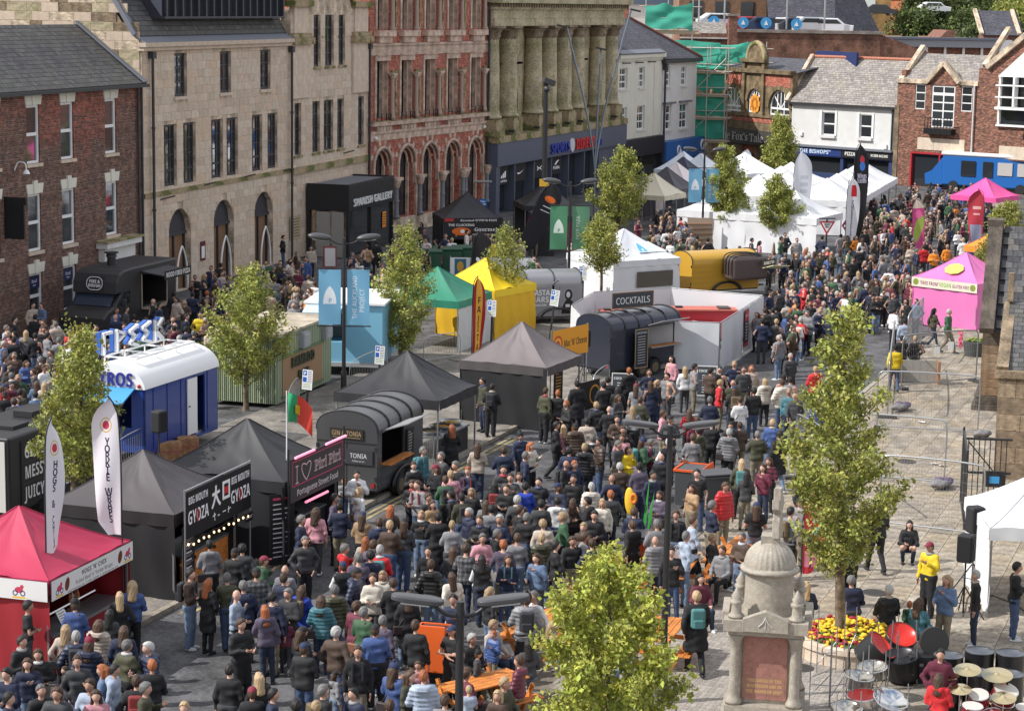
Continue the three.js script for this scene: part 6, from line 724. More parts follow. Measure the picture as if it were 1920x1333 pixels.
{ // matt black pizza van
  const p = gp(196, 648), o = thing('pizza_van', 'matt black pizza van with a round logo and raised side awning', 'van', V(p.x, 0, p.z), yawOf(18)), BK = mat([0.022, 0.02, 0.022], 0.55), Wd = 2.1, L = 6.3;
  const prof = [[0.0, 0.35], [0.02, 1.05], [0.35, 1.25], [1.0, 1.42], [1.55, 1.98], [1.16, 2.02], [1.2, 2.4], [1.36, 2.68], [1.7, 2.8], [2.4, 2.84], [L, 2.84], [L, 0.35]]; { const b = new Brush(prism(prof, Wd - 0.16, 0, 0, -Wd + 0.08, 0, 0, 0, 0.07)), c = new Brush(slab(3.2, 5.4, 1.2, 2.5, -Wd + 0.3, 0.3)); b.updateMatrixWorld(); c.updateMatrixWorld(); M('body', [new Evaluator().evaluate(b, c, SUBTRACTION).geometry], BK, o); }
  M('windscreen', [quadGrid(4, 4, (u, v) => [lerp(0.93, 1.5, v), lerp(1.45, 2.06, v), lerp(-Wd + 0.2, -0.2, u)])].map((g) => g.translate(-0.1, 0.03, 0)), mat([0.03, 0.045, 0.07], 0.05, { clearcoat: 0.6, side: THREE.DoubleSide }), o); M('side_window', [prism([[1.35, 1.5], [2.15, 1.5], [2.15, 2.0], [1.7, 2.0]], 0.02, 0, 0, 0.0)], GLASS, o); M('wing_mirror', [rbox(0.14, 0.32, 0.22, 0.05, 1.3, 1.6, 0.18)], FRAMEBLACK, o);
  M('headlight', [rbox(0.3, 0.28, 0.3, 0.08, 0.18, 0.95, -0.18), rbox(0.3, 0.28, 0.3, 0.08, 0.18, 0.95, -Wd + 0.18)], mat([0.75, 0.76, 0.78], 0.15, { metalness: 0.5 }), o); M('flue', [cyl(0.18, 0.18, 0.5, 3.0, 3.1, -1.3, 14), cyl(0.3, 0.3, 0.05, 3.0, 3.42, -1.3, 14), cyl(0.24, 0.2, 0.12, 3.0, 3.3, -1.3, 14)], BK, o);
  M('oven', [rbox(0.9, 0.6, 0.7, 0.2, 4.2, 1.52, -1.3)], mat([0.3, 0.2, 0.14], 0.7), o); M('opening_trim', [slab(3.15, 3.2, 1.1, 2.55, 0, 0.03), slab(5.4, 5.45, 1.1, 2.55, 0, 0.03), slab(3.15, 5.45, 1.08, 1.14, 0, 0.4)], mat([0.4, 0.32, 0.24], 0.6), o); M('awning', [box(2.4, 0.05, 1.1, 4.35, 2.6, 0.52, 0.12), box(2.4, 0.08, 0.08, 4.35, 2.66, 0.04)], mat([0.05, 0.05, 0.052], 0.6), o);
  panel('awning_sign', 2.4, 0.36, sign(384, 64, (x, w, h) => { x.fillStyle = '#141214'; x.fillRect(0, 0, w, h); x.fillStyle = '#e6e2e0'; fitText(x, 'WOOD FIRED PIZZA', w / 2, h / 2, 350, 50); }), o, 4.35, 2.55, 1.1);
  const lg = sign(192, 160, (x, w, h) => { x.fillStyle = '#242225'; x.fillRect(0, 0, w, h); x.strokeStyle = '#e6e4e4'; x.lineWidth = 7; x.beginPath(); x.roundRect(10, 12, 172, 136, 60); x.stroke(); x.fillStyle = '#e6e4e4'; fitText(x, 'FIRE &', 96, 60, 120, 46); fitText(x, 'DOUGH', 96, 104, 140, 46); }); { const q = panel('logo', 0.8, 0.62, lg, o, 1.1, 2.36, -Wd / 2); q.rotation.order = 'YXZ'; q.rotation.set(-0.14, -Math.PI / 2, 0); }
  for (const [x, z] of [[1.1, -0.05], [4.9, -0.05], [1.1, -Wd + 0.05]]) { const w = M('wheel', [cyl(0.36, 0.36, 0.24, x, 0.36, z, 18, Math.PI / 2)], mat([0.02, 0.02, 0.02], 0.85), o); M('rim', [cyl(0.22, 0.22, 0.255, x, 0.36, z, 12, Math.PI / 2)], STEEL, w); }
}
{ // bamboo kiosk
  const p = gp(520, 633, 2.5), L = 5.2, Wd = 2.5, o = thing('bamboo_kiosk', 'bamboo clad kiosk with woven sign panel and air vents', 'kiosk', V(p.x, 0, p.z), yawOf(16));
  M('wall', [slab(0, L, 0.15, 2.5, -Wd, -0.05)], mat([0.2, 0.25, 0.17], 0.7), o); M('roof', [slab(-0.1, L + 0.1, 2.5, 2.58, -Wd - 0.1, 0.06)], mottle([170, 158, 140], 0.4, 2.5, 0.85), o); const cane = new THREE.CylinderGeometry(0.032, 0.032, 2.32, 6), cm = [mat([0.32, 0.38, 0.25], 0.6), mat([0.42, 0.45, 0.32], 0.6), mat([0.2, 0.27, 0.16], 0.6)]; for (let i = 0; i < 70; i++) { const x = 0.05 + i * 0.0735; const m = sh(new THREE.Mesh(cane, cm[(i * 7) % 3])); m.name = 'cane'; m.position.set(x, 1.33, -0.02); o.add(m); }
  for (let i = 0; i < 33; i++) { const m = sh(new THREE.Mesh(cane, cm[(i * 5) % 3])); m.name = 'cane'; m.position.set(-0.02, 1.33, -0.06 - i * 0.075); o.add(m); }
  const wv = M('woven_panel', [slab(0.35, 4.1, 0.4, 1.72, 0.02, 0.05)], surf(0.35, 128, (u, v) => { const a = Math.floor((u + v) * 8) % 2, b = Math.floor((u - v + 1) * 8) % 2, k = a ^ b ? 1 : 0.8; return [176 * k, 140 * k, 104 * k]; }, 0.85), o); M('panel_frame', [slab(0.3, 4.15, 1.72, 1.8, 0.02, 0.09), slab(0.3, 4.15, 0.32, 0.4, 0.02, 0.09)], mat([0.12, 0.18, 0.09], 0.7), o);
  M('lettering', [xf(letters('BAMBOO', 2.1, 0.36, 0.06), 2.15, 1.45, 0.06), xf(letters('BAY', 0.95, 0.34, 0.06), 2.2, 0.92, 0.06)], mat([0.05, 0.055, 0.03], 0.7), o);
  for (const x of [2.2, 4.4]) { const v = M('air_vent', [slab(x - 0.32, x + 0.32, 1.85, 2.4, 0.02, 0.22)], mat([0.32, 0.33, 0.34], 0.5), o); for (let i = 0; i < 7; i++) M('slat', [box(0.5, 0.03, 0.03, x, 1.93 + i * 0.065, 0.235, 0.5)], mat([0.5, 0.51, 0.52], 0.5), v); }
}
{ // light blue truck
  const p = gp(716, 706), o = thing('sky_blue_truck', 'sky blue catering truck with open hatch behind the bamboo kiosk', 'truck', V(p.x, 0, p.z), yawOf(96)), SB = mat([0.2, 0.46, 0.62], 0.5);
  M('body', [slab(-1.5, 0, 0.5, 2.7, -4, 0), slab(-2.9, -1.5, 0.5, 1.25, -4, 0), slab(-2.9, -1.5, 2.35, 2.7, -4, 0), slab(-2.9, -2.75, 1.25, 2.35, -4, 0)], SB, o); M('interior', [slab(-2.74, -1.51, 1.26, 2.34, -2, -1.4)], mat([0.3, 0.3, 0.3], 0.6), o); M('roof', [slab(-3, 0.1, 2.7, 2.78, -4.1, 0.1)], WHITEPAINT, o); M('hatch', [box(1.4, 0.05, 0.8, -2.2, 2.55, 0.45, 0.25)], mat([0.5, 0.65, 0.72], 0.4), o); M('bumper', [slab(-2.9, 0, 0.35, 0.5, -0.1, 0.12)], mat([0.4, 0.4, 0.4], 0.5), o); panel('number_plate', 0.52, 0.12, sign(128, 32, (x, w, h) => { x.fillStyle = '#e8b92a'; x.fillRect(0, 0, w, h); x.fillStyle = '#111'; fitText(x, 'YK21 FXP', w / 2, h / 2, 110, 26); }), o, -2.4, 0.45, 0.14); for (const x of [-2.3, -0.6]) M('wheel', [cyl(0.36, 0.36, 0.24, x, 0.36, -0.4, 16, 0, 0, Math.PI / 2)], mat([0.02, 0.02, 0.02], 0.85), o);
}
// --- coloured and white gazebos
clean(gazebo('green_gazebo', 'dark green gazebo with pale side wall', nearF(860, 566), 22, 3.4, 3.4, [0.02, 0.2, 0.12], { walls: 'r', wallCol: [0.5, 0.5, 0.49] }));
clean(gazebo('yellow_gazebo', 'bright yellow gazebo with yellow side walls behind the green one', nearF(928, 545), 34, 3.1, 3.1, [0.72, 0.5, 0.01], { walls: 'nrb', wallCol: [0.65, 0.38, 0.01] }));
feather('feather_flag', 'red and yellow striped feather flag beside the green gazebo', (() => { const p = gp(884, 690); return V(p.x, 0, p.z); })(), 3.6, 0.5, (x, w, h) => { x.fillStyle = '#a01c1c'; x.fillRect(0, 0, w, h); x.fillStyle = '#d9a43a'; x.fillRect(w * 0.25, 0, w * 0.5, h); x.fillStyle = '#3a1410'; [...'FAJITAS'].forEach((c, i) => fitText(x, c, w * 0.5, h * 0.3 + i * 46, 50, 44)); }, rad(20), 96);
{
  const o = gazebo('white_printed_gazebo', 'white gazebo with a blue arch emblem and a clear window', nearF(1151, 491), 57, 3.9, 3.9, [0.66, 0.67, 0.69], { walls: 'nfbr', eave: 2.15, rise: 1.3 }); clean(o);
  const logo = sign(384, 160, (x, w, h) => { x.clearRect(0, 0, w, h); x.fillStyle = '#e6e8ea'; x.fillRect(0, 0, w, h); x.fillStyle = '#62b4dc'; x.beginPath(); x.moveTo(20, 150); x.quadraticCurveTo(20, 50, 80, 10); x.quadraticCurveTo(140, 50, 140, 150); x.fill(); x.fillStyle = '#fff'; fitText(x, 'P', 84, 122, 40, 50); x.fillStyle = '#8cc4dc'; x.textAlign = 'left'; x.font = '42px sans-serif'; ['THE', 'AUCKLAND', 'PROJECT'].forEach((t, i) => x.fillText(t, 160, 36 + i * 48)); });
  const pr = sh(new THREE.Mesh(quadGrid(8, 6, (u, v) => { const X = lerp(-0.1, 1.35, u), r = lerp(0.72, 0.4, v), z = 1.95 * r; return [X * r / 0.62, 2.15 + 1.35 * Math.pow(1 - r, 1.22) - 0.2 * r * (1 - r) + 0.045, z + 0.02]; }), logo)); pr.name = 'printed_emblem'; o.add(pr);
  M('clear_window', [slab(-0.6, 1.5, 0.85, 1.6, 1.99, 2.0)], mat([0.12, 0.11, 0.09], 0.1), o);
}
{
  const PK = [0.68, 0.17, 0.42], o = gazebo('pink_gazebo', 'hot pink gazebo with pale printed strip beside the stone hall', nearF(1835, 533), 44, 3.3, 3.4, PK, { walls: 'nfbr', rise: 1.15 }); clean(o);
  panel('printed_banner', 3.4, 0.42, sign(512, 64, (x, w, h) => { x.fillStyle = '#d9cfc0'; x.fillRect(0, 0, w, h); x.fillStyle = '#7c8f36'; x.beginPath(); x.arc(34, 32, 22, 0, 7); x.fill(); x.beginPath(); x.arc(478, 32, 22, 0, 7); x.fill(); x.fillStyle = '#6d2b48'; fitText(x, "'FREE FROM'", 140, 34, 150, 34); fitText(x, 'GLUTEN FREE', 385, 34, 130, 32); x.fillStyle = '#6fa526'; fitText(x, 'VEGAN', 265, 34, 96, 40); }), o, -1.69, 1.95, 0, -Math.PI / 2);
  const em = sh(new THREE.Mesh(quadGrid(8, 8, (u, v) => { const a = u * 6.2832, k = v * 0.3, t = 0.55 + Math.cos(a) * k * 0.62, zz = Math.sin(a) * k * 1.6, x = -t * 1.65; return [x - 0.03, 2.15 + 1.15 * Math.pow(1 - t, 1.22) - 0.12 * t * (1 - t) + 0.05, zz]; }), cloth([0.5, 0.62, 0.12]))); em.name = 'round_emblem'; o.add(em);
  clean(gazebo('pink_gazebo', 'second hot pink gazebo near the blue truck', nearF(1868, 372), 40, 3.2, 3.2, [0.75, 0.08, 0.3]));
  const or = gp(1832, 480, 2.2); clean(gazebo('orange_gazebo', 'orange gazebo peeking out behind the pink one', V(or.x + 2.6, 0, or.z - 3), 44, 3, 3, [0.75, 0.25, 0.03]));
}
{ // clucking pig black gazebos
  const BKc = [0.022, 0.022, 0.026], o = gazebo('black_printed_gazebo', 'black gazebo printed with an orange pig and hen', V(-3.95, 0, -117.6), 78, 3.4, 3.4, BKc, { walls: 'bn', eave: 2.15, rise: 1.35 }); clean(o);
  const pigArt = (x, w, h) => { x.fillStyle = '#1c1b20'; x.fillRect(0, 0, w, h); x.fillStyle = '#dd6b1e'; x.beginPath(); x.ellipse(w * 0.3, h * 0.55, w * 0.16, h * 0.22, 0, 0, 7); x.fill(); x.fillRect(w * 0.2, h * 0.7, 8, 18); x.fillRect(w * 0.38, h * 0.7, 8, 18); x.fillStyle = '#f0ece6'; x.beginPath(); x.ellipse(w * 0.32, h * 0.55, 12, 14, 0, 0, 7); x.fill(); fitText(x, 'THE CLUCKING', w * 0.3, h * 0.2, w * 0.45, 24); fitText(x, 'Gourmet', w * 0.72, h * 0.45, w * 0.4, 34, 'bold', 'serif'); fitText(x, 'SCOTCH EGGS', w * 0.72, h * 0.75, w * 0.4, 26, ''); };
  panel('printed_banner', 3.3, 1.0, sign(320, 128, pigArt), o, 0, 1.5, 1.74); panel('printed_banner', 3.3, 0.32, sign(320, 40, (x, w, h) => { x.fillStyle = '#1c1b20'; x.fillRect(0, 0, w, h); x.fillStyle = '#b8322e'; x.fillRect(4, 2, 50, 36); x.fillStyle = '#f0ece6'; fitText(x, 'Gourmet SCOTCH EGGS', 190, 20, 200, 28); }), o, 0, 2.03, 1.73);
  const g2 = gazebo('black_printed_gazebo', 'black gazebo with a lime green swirl beside the shopfront', V(0.6, 0, -126), 78, 3.2, 3.2, BKc, { walls: 'b', rise: 1.3 }); clean(g2); const sw = sh(new THREE.Mesh(quadGrid(8, 6, (u, v) => { const r = lerp(0.75, 0.4, v); return [lerp(-0.9, 0.6, u) * r, 2.15 + 1.3 * Math.pow(1 - r, 1.22) - 0.05, 1.6 * r + 0.02]; }), sign(128, 96, (x, w, h) => { x.fillStyle = '#1c1b20'; x.fillRect(0, 0, w, h); x.strokeStyle = '#6fd02c'; x.lineWidth = 12; x.beginPath(); x.moveTo(10, 70); x.quadraticCurveTo(40, 10, 80, 40); x.quadraticCurveTo(110, 60, 120, 20); x.stroke(); }))); sw.name = 'printed_emblem'; g2.add(sw);
  const g3 = gazebo('black_pink_gazebo', 'black gazebo with bright magenta walls beyond the clock column', V(1.7, 0, -119.6), 72, 2.8, 3, BKc, { walls: 'nb', wallCol: [0.55, 0.01, 0.18] }); clean(g3);
  feather('feather_flag', 'leaning black feather flag with an orange pig', V(-0.2, 0, -117), 5.0, 1.2, (x, w, h) => { x.fillStyle = '#1f1e24'; x.fillRect(0, 0, w, h); x.fillStyle = '#dd6b1e'; x.beginPath(); x.ellipse(w * 0.5, h * 0.24, 34, 22, 0, 0, 7); x.fill(); x.fillStyle = '#eee'; x.fillRect(40, h * 0.34, 50, 6); x.fillRect(36, h * 0.4, 58, 5); }, rad(6), 128, -0.42);
  feather('feather_flag', 'black feather flag with white petals behind the yellow gazebo', (() => { const p = gp(876, 545); return V(p.x, 0, p.z); })(), 3.0, 0.9, (x, w, h) => { x.fillStyle = '#18171a'; x.fillRect(0, 0, w, h); x.fillStyle = '#e6e6ea'; x.beginPath(); x.ellipse(50, h * 0.55, 14, 28, -0.4, 0, 7); x.fill(); x.beginPath(); x.ellipse(80, h * 0.55, 14, 28, 0.4, 0, 7); x.fill(); }, rad(4), 128, -0.1);
}
// far row of gazebos by the shops
[['cream gazebo over a craft table', 1246, 368, [0.62, 0.56, 0.42], 30], ['purple black printed gazebo in the far row', 1270, 356, [0.05, 0.045, 0.06], 30], ['white and red printed gazebo in the far row', 1288, 345, [0.7, 0.62, 0.62], 30], ['navy gazebo in the far row', 1300, 334, [0.03, 0.035, 0.07], 30], ['pale blue white gazebo under the lamp arms', 1330, 326, [0.66, 0.7, 0.75], 34], ['wide white gazebo outside the pub', 1402, 326, [0.76, 0.77, 0.79], 60], ['small white gazebo below the blue phone shop', 1296, 322, [0.7, 0.73, 0.78], 34]].forEach(([l, px, py, c, b], i) => clean(gazebo('far_gazebo', l, nearF(px, py), b, 3.1, i === 5 ? 5 : 3.1, c, { walls: i === 0 ? '' : 'b', rise: 1.35, group: 'gazebos of the far row' })));
// long white marquee: peaked bays
{
  const WHT = [0.74, 0.74, 0.75], d = V(Math.sin(rad(17)), 0, -Math.cos(rad(17))), n = V(Math.cos(rad(17)), 0, Math.sin(rad(17))), R0 = gp(1608, 378, 2.2), ord = ['first', 'second', 'third', 'fourth', 'fifth'];
  for (let k = 0; k < 5; k++) clean(gazebo('marquee_bay', ord[k] + ' peaked white marquee bay from the front on its crowd side', R0.clone().addScaledVector(d, k * 4.05), 17, 4, 4.4, WHT, { walls: k ? 'b' : 'nb', eave: 2.2, rise: 1.25, hat: 1.3, val: 0.4, group: 'bays of the white marquee' }));
  for (let k = 0; k < 4; k++) clean(gazebo('marquee_bay', ord[k] + ' peaked white marquee bay from the front on its shop side', R0.clone().addScaledVector(d, k * 4.05 + 0.6).addScaledVector(n, -4.5), 17, 4, 4.4, WHT, { walls: 'nb', eave: 2.2, rise: 1.25, hat: 1.3, val: 0.4, group: 'bays of the white marquee' }));
  const fa = gp(1270, 393, 2.2), fd = gp(1532, 410, 2.2).sub(fa), fb = 90 + Math.atan2(fd.z, fd.x) * 180 / Math.PI, half = fd.clone().multiplyScalar(0.5), fw = half.length();
  clean(gazebo('white_gazebo', 'white gazebo with a wooden shelf unit at its open end', fa, fb, fw, 4.4, WHT, { walls: 'r', eave: 2.2, rise: 1.35, hat: 1.35, val: 0.4, group: 'bays of the white marquee' })); clean(gazebo('white_gazebo', 'white gazebo at the near corner of the long marquee', fa.clone().add(half), fb, fw, 4.4, WHT, { walls: 'r', eave: 2.2, rise: 1.35, hat: 1.35, val: 0.4, group: 'bays of the white marquee' }));
  const p = gp(1312, 470), s = thing('display_shelf', 'wooden display shelf leaning beside the white gazebo', 'shelf', V(p.x, 0, p.z), rad(10)); M('back', [slab(-0.75, 0.75, 0.1, 1.9, -0.1, -0.06)], mat([0.5, 0.4, 0.3], 0.8), s); for (let i = 0; i < 5; i++) M('shelf', [slab(-0.75, 0.75, 0.35 + i * 0.3, 0.38 + i * 0.3, -0.055, 0.15)], mat([0.3, 0.15, 0.08], 0.8), s);
}
{ // white gazebo at the right edge
  const o = gazebo('white_gazebo', 'plain white gazebo at the frame edge beside loudspeakers', gp(1858, 990, 2.15), 91, 3.1, 3.1, [0.68, 0.68, 0.69], { walls: 'n', eave: 2.15, rise: 1.1, group: 'bays of the white marquee' }); clean(o); o.userData.group = 'pop up gazebos of the food market';
}
{ // blue catering bus by the brick block
  const p = gp(1765, 356), o = thing('blue_catering_truck', 'bright blue catering truck with white roof outside the brick block', 'truck', V(p.x, 0, p.z), yawOf(124)), BU = mat([0.015, 0.12, 0.4], 0.4); M('body', [rbox(9, 2.4, 2.3, 0.15, 4.5, 1.6, -1.2)], BU, o); M('roof', [rbox(9.2, 0.3, 2.5, 0.12, 4.5, 2.9, -1.2)], WHITEPAINT, o); M('cab_front', [prism([[0, 0.4], [-1.4, 0.4], [-1.5, 1.2], [-0.9, 1.5], [0, 2.6]], 2.1, 0, 0, -2.25)], BU, o); M('hatch_window', [slab(1.6, 2.8, 1.2, 2.4, 0.0, 0.02), slab(3.4, 4.2, 1.2, 2.4, 0, 0.02)], GLASS, o); M('poster', [slab(4.6, 5.8, 1.4, 2.4, 0, 0.02), slab(6.2, 7.4, 1.4, 2.4, 0, 0.02)], mat([0.45, 0.42, 0.4], 0.6), o); M('roof_vent', [rbox(1.2, 0.25, 0.7, 0.1, 3, 3.15, -1), rbox(0.5, 0.2, 0.4, 0.08, 0.9, 3.12, -1)], WHITEPAINT, o); for (const x of [1, 6.5]) M('wheel', [cyl(0.4, 0.4, 0.3, x, 0.4, -0.1, 16, Math.PI / 2)], mat([0.02, 0.02, 0.02], 0.85), o);
}
feather('feather_flag', 'white feather flag in front of the pub doorway', (() => { const p = gp(1408, 372); return V(p.x, 0, p.z); })(), 3.7, 0.9, (x, w, h) => { x.fillStyle = '#dfe0e4'; x.fillRect(0, 0, w, h); x.fillStyle = '#b8bcc4'; for (let i = 0; i < 6; i++) x.fillRect(40, 190 + i * 40, 40, 20); }, rad(180), 96);
feather('feather_flag', 'large white feather flag above the marquee roofs', (() => { const p = at(1487, 380, 128); return V(p.x, 0, p.z); })(), 5.6, 1.1, (x, w, h) => { x.fillStyle = '#dcdde2'; x.fillRect(0, 0, w, h); x.fillStyle = '#c4c7cf'; for (let i = 0; i < 7; i++) x.fillRect(36, 120 + i * 34, 40, 18); }, rad(8), 96);
feather('feather_flag', 'tall black feather flag with a colourful badge over the marquee', (() => { const p = at(1598, 400, 122); return V(p.x, 0, p.z); })(), 6.5, 0.85, (x, w, h) => { x.fillStyle = '#141218'; x.fillRect(0, 0, w, h); x.fillStyle = '#b5303c'; x.beginPath(); x.arc(52, h * 0.17, 16, 0, 7); x.fill(); x.fillStyle = '#3a6fc0'; x.beginPath(); x.arc(54, h * 0.24, 18, 0, 7); x.fill(); x.fillStyle = '#c8c4d8'; fitText(x, 'Wings', 54, h * 0.34, 60, 26); fitText(x, 'Station', 54, h * 0.39, 60, 26); }, rad(6), 96);
feather('feather_flag', 'white and red lettered feather flag before the marquee corner', (() => { const p = at(1586, 430, 119); return V(p.x, 0, p.z); })(), 4.8, 0.75, (x, w, h) => { x.fillStyle = '#dcdce0'; x.fillRect(0, 0, w, h); x.fillStyle = '#1c1b1f'; [...'CHEESECAKE'].forEach((c, i) => fitText(x, c, 44, h * 0.36 + i * 24, 40, 30)); x.fillStyle = '#c4202c'; x.fillRect(30, h * 0.12, 40, 60); }, rad(12), 96);
feather('feather_flag', 'pink and lime feather flag among the crowd', (() => { const p = gp(1712, 505); return V(p.x, 0, p.z); })(), 3.9, 0.7, (x, w, h) => { x.fillStyle = '#c94a86'; x.fillRect(0, 0, w, h); x.fillStyle = '#9db04c'; x.beginPath(); x.ellipse(48, h * 0.5, 34, 90, 0.3, 0, 7); x.fill(); x.fillStyle = '#d8c8b4'; x.fillRect(0, 0, w, h * 0.16); x.fillStyle = '#e66ca4'; x.beginPath(); x.arc(48, h * 0.26, 26, 0, 7); x.fill(); }, rad(10), 96, 0.06);
feather('feather_flag', 'red printed feather flag behind the pink gazebo', (() => { const p = gp(1842, 480); return V(p.x, 0, p.z); })(), 3.9, 0.9, (x, w, h) => { x.fillStyle = '#b23442'; x.fillRect(0, 0, w, h); x.fillStyle = '#d9a9a4'; x.fillRect(30, h * 0.3, 50, 20); x.fillRect(34, h * 0.42, 40, 12); x.fillStyle = '#8a8ea4'; x.fillRect(10, h * 0.62, 76, h * 0.3); }, rad(172), 96);
feather('feather_flag', 'red and teal illustrated feather flag behind the monument', (() => { const p = gp(1502, 1100); return V(p.x, 0, p.z); })(), 2.35, 0.55, (x, w, h) => { x.fillStyle = '#c9333f'; x.fillRect(0, 0, w, h); x.fillStyle = '#7fc4b6'; x.fillRect(8, h * 0.5, 36, 40); x.fillRect(60, h * 0.42, 40, 50); x.fillStyle = '#35303a'; x.fillRect(20, h * 0.6, 80, 50); x.fillStyle = '#e58aa0'; x.fillRect(10, h * 0.72, 90, 100); x.fillStyle = '#35303a'; x.fillRect(50, h * 0.7, 14, 120); x.fillStyle = '#e9e4e0'; x.fillRect(48, h * 0.32, 30, 20); }, rad(8), 128);
// white sheeted fence round the red equipment
function sheetFence(name, label, a, b, h = 1.95) { const d = b.clone().sub(a), L = Math.hypot(d.x, d.z), o = thing(name, label, 'fence', V(a.x, 0, a.z), Math.atan2(-d.z, d.x), 'white sheeted fence panels'), n = Math.max(1, Math.round(L / 3.4)); for (let i = 0; i < n; i++) { const x0 = L * i / n + 0.03, x1 = L * (i + 1) / n - 0.03, f = M('panel_frame', [bar(V(x0, 0.02, 0), V(x0, h, 0), 0.021), bar(V(x1, 0.02, 0), V(x1, h, 0), 0.021), bar(V(x0, h, 0), V(x1, h, 0), 0.021), bar(V(x0, 0.15, 0), V(x1, 0.15, 0), 0.021)], STEEL, o); M('sheet', [quadGrid(20, 8, (u, v) => [lerp(x0, x1, u), lerp(0.08, h - 0.02, v), 0.028 + 0.03 * Math.sin(u * 17 + v * 3 + i) * (1 - v * 0.6) + 0.02 * vnoise(u * 8, v * 5, 97, i + 3)])], cloth([0.62, 0.63, 0.65]), o); } return o; }
{
  const pt = (px, py) => gp(px, py, 1.95); const A = pt(1073, 571), B = pt(1115, 547), C = pt(1259, 540), E1 = pt(1431, 554), G = pt(1351, 605), H = pt(1215, 600);
  sheetFence('sheeted_fence', 'white sheeted fence run beside the grey trailer', A, B); sheetFence('sheeted_fence', 'white sheeted fence run behind the red cabinets', B, C); sheetFence('sheeted_fence', 'white sheeted fence run below the yellow trailer', C, E1); sheetFence('sheeted_fence', 'white sheeted fence run beside the queue with a red poster', G, E1); sheetFence('sheeted_fence', 'white sheeted fence run behind the navy horsebox', H, G); sheetFence('sheeted_fence', 'white sheeted fence run closing the compound behind the pasta stall', A, pt(1110, 612));
  const mid = G.clone().lerp(E1, 0.55), o = thing('red_poster', 'tall red and black poster on the white sheeted fence', 'poster', V(mid.x, 0, mid.z), Math.atan2(-(E1.z - G.z), E1.x - G.x)); panel('board', 0.75, 1.5, sign(96, 192, (x, w, h) => { x.fillStyle = '#b02030'; x.fillRect(0, 0, w, h); x.fillStyle = '#2a2226'; x.fillRect(0, 60, w, 110); x.fillStyle = '#d8c8c8'; for (let i = 0; i < 6; i++) x.fillRect(20, 70 + i * 16, 56, 5); fitText(x, 'STREET FOOD', 48, 30, 80, 18); }), o, 0, 1.1, 0.1);
  const redbox = (label, px, py, L, b, h) => { const p = gp(px, py), q = thing('red_generator', label, 'generator', V(p.x, 0, p.z), yawOf(b), 'red hire generators'); M('casing', [rbox(L, h, 1.1, 0.05, L / 2, h / 2 + 0.1, -0.55)], mat([0.42, 0.02, 0.03], 0.45), q); M('lid', [slab(-0.03, L + 0.03, h + 0.1, h + 0.16, -1.13, 0.03)], mat([0.5, 0.13, 0.09], 0.6), q); M('exhaust', [box(0.3, 0.06, 0.3, 0.3, h + 0.2, -0.6), box(0.5, 0.05, 0.7, L - 0.5, h + 0.19, -0.5)], FRAMEBLACK, q); panel('hire_logo', 0.9, 0.42, sign(160, 72, (x, w, h2) => { x.fillStyle = '#a01222'; x.fillRect(0, 0, w, h2); x.fillStyle = '#e4d8d8'; x.beginPath(); x.moveTo(4, 6); x.lineTo(156, 34); x.lineTo(20, 50); x.fill(); x.fillStyle = '#1a2a7a'; fitText(x, 'Speedy', 84, 50, 110, 36); }), q, L * 0.45, h * 0.62, 0.02); M('skid', [slab(0, L, 0.0, 0.1, -1, -0.1)], FRAMEBLACK, q); };
  redbox('long red generator with a white logo behind the sheeted fence', 1262, 640, 2.7, 86, 1.2); redbox('red generator at the back beside the cocktail sign', 1182, 618, 2.2, 84, 1.3); redbox('small red generator behind the navy horsebox roof', 1128, 646, 1.7, 84, 1.2); redbox('low red generator in front of the long one', 1270, 655, 1.6, 84, 0.8);
}
// ---------------------------------------------------------------- street furniture and props
const FL = (px, py, h) => { const p = gp(px, py, 0); return V(p.x, 0.1, p.z); };
const kerbY = (p) => { const t = tOf(p); return t > KR + 0.18 || (t < KL - 0.18 && t > KL - 9 && sOf(p) < 118) ? 0.1 : 0; };
const G0 = (px, py) => { const p = gp(px, py, 0); p.y = kerbY(p); return p; };
function streetLamp(label, p, h, turn, banner) { const A = banner ? 1 : 0.7;
  const o = thing('street_lamp', label, 'street lamp', p, turn, 'double arm street lamps'), POST = mat([0.02, 0.02, 0.022], 0.45);
  M('post', [cyl(0.075, 0.055, h, 0, h / 2, 0, 12), cyl(0.12, 0.1, 1.1, 0, 0.55, 0, 12), cyl(0.06, 0.06, 0.12, 0, h + 0.05, 0, 10)], POST, o);
  for (const s of [-1, 1]) { const a = M('arm', [tube([[0, h - 0.1, 0], [s * 0.25 * A, h - 0.08, 0], [s * 0.55 * A, h + 0.06, 0]], 0.03)], POST, o); M('lamp_head', [(() => { const g = banner ? new THREE.SphereGeometry(0.5, 20, 10) : rbox(1, 1, 1, 0.3); g.scale((banner ? 0.85 : 1.05) * A, banner ? 0.26 : 0.1, banner ? 0.36 : 0.3); g.rotateZ(s * 0.12); g.translate(s * 0.85 * A, h + 0.14, 0); return g; })()], mat([0.06, 0.06, 0.065], 0.4), a); M('lens', [box(0.4, 0.03, 0.2, s * 0.9 * A, h + (banner ? 0.05 : 0.09), 0, 0, 0, s * 0.12)], mat([0.5, 0.5, 0.5], 0.2), a); }
  if (banner) { M('banner_rail', [bar(V(-0.95, h - 0.95, 0), V(0.95, h - 0.95, 0), 0.025), bar(V(-0.95, h - 3.0, 0), V(0.95, h - 3.0, 0), 0.025)], POST, o); [-1, 1].forEach((s, i) => { const g = quadGrid(8, 14, (u, v) => [s * 0.5 + (u - 0.5) * 0.78, lerp(h - 2.95, h - 1.0, v), 0.03 * Math.sin(u * 4 + v * 5 + i)]); const m = sh(new THREE.Mesh(g, banner[i])); m.name = 'banner'; o.add(m); }); }
  return o;
}
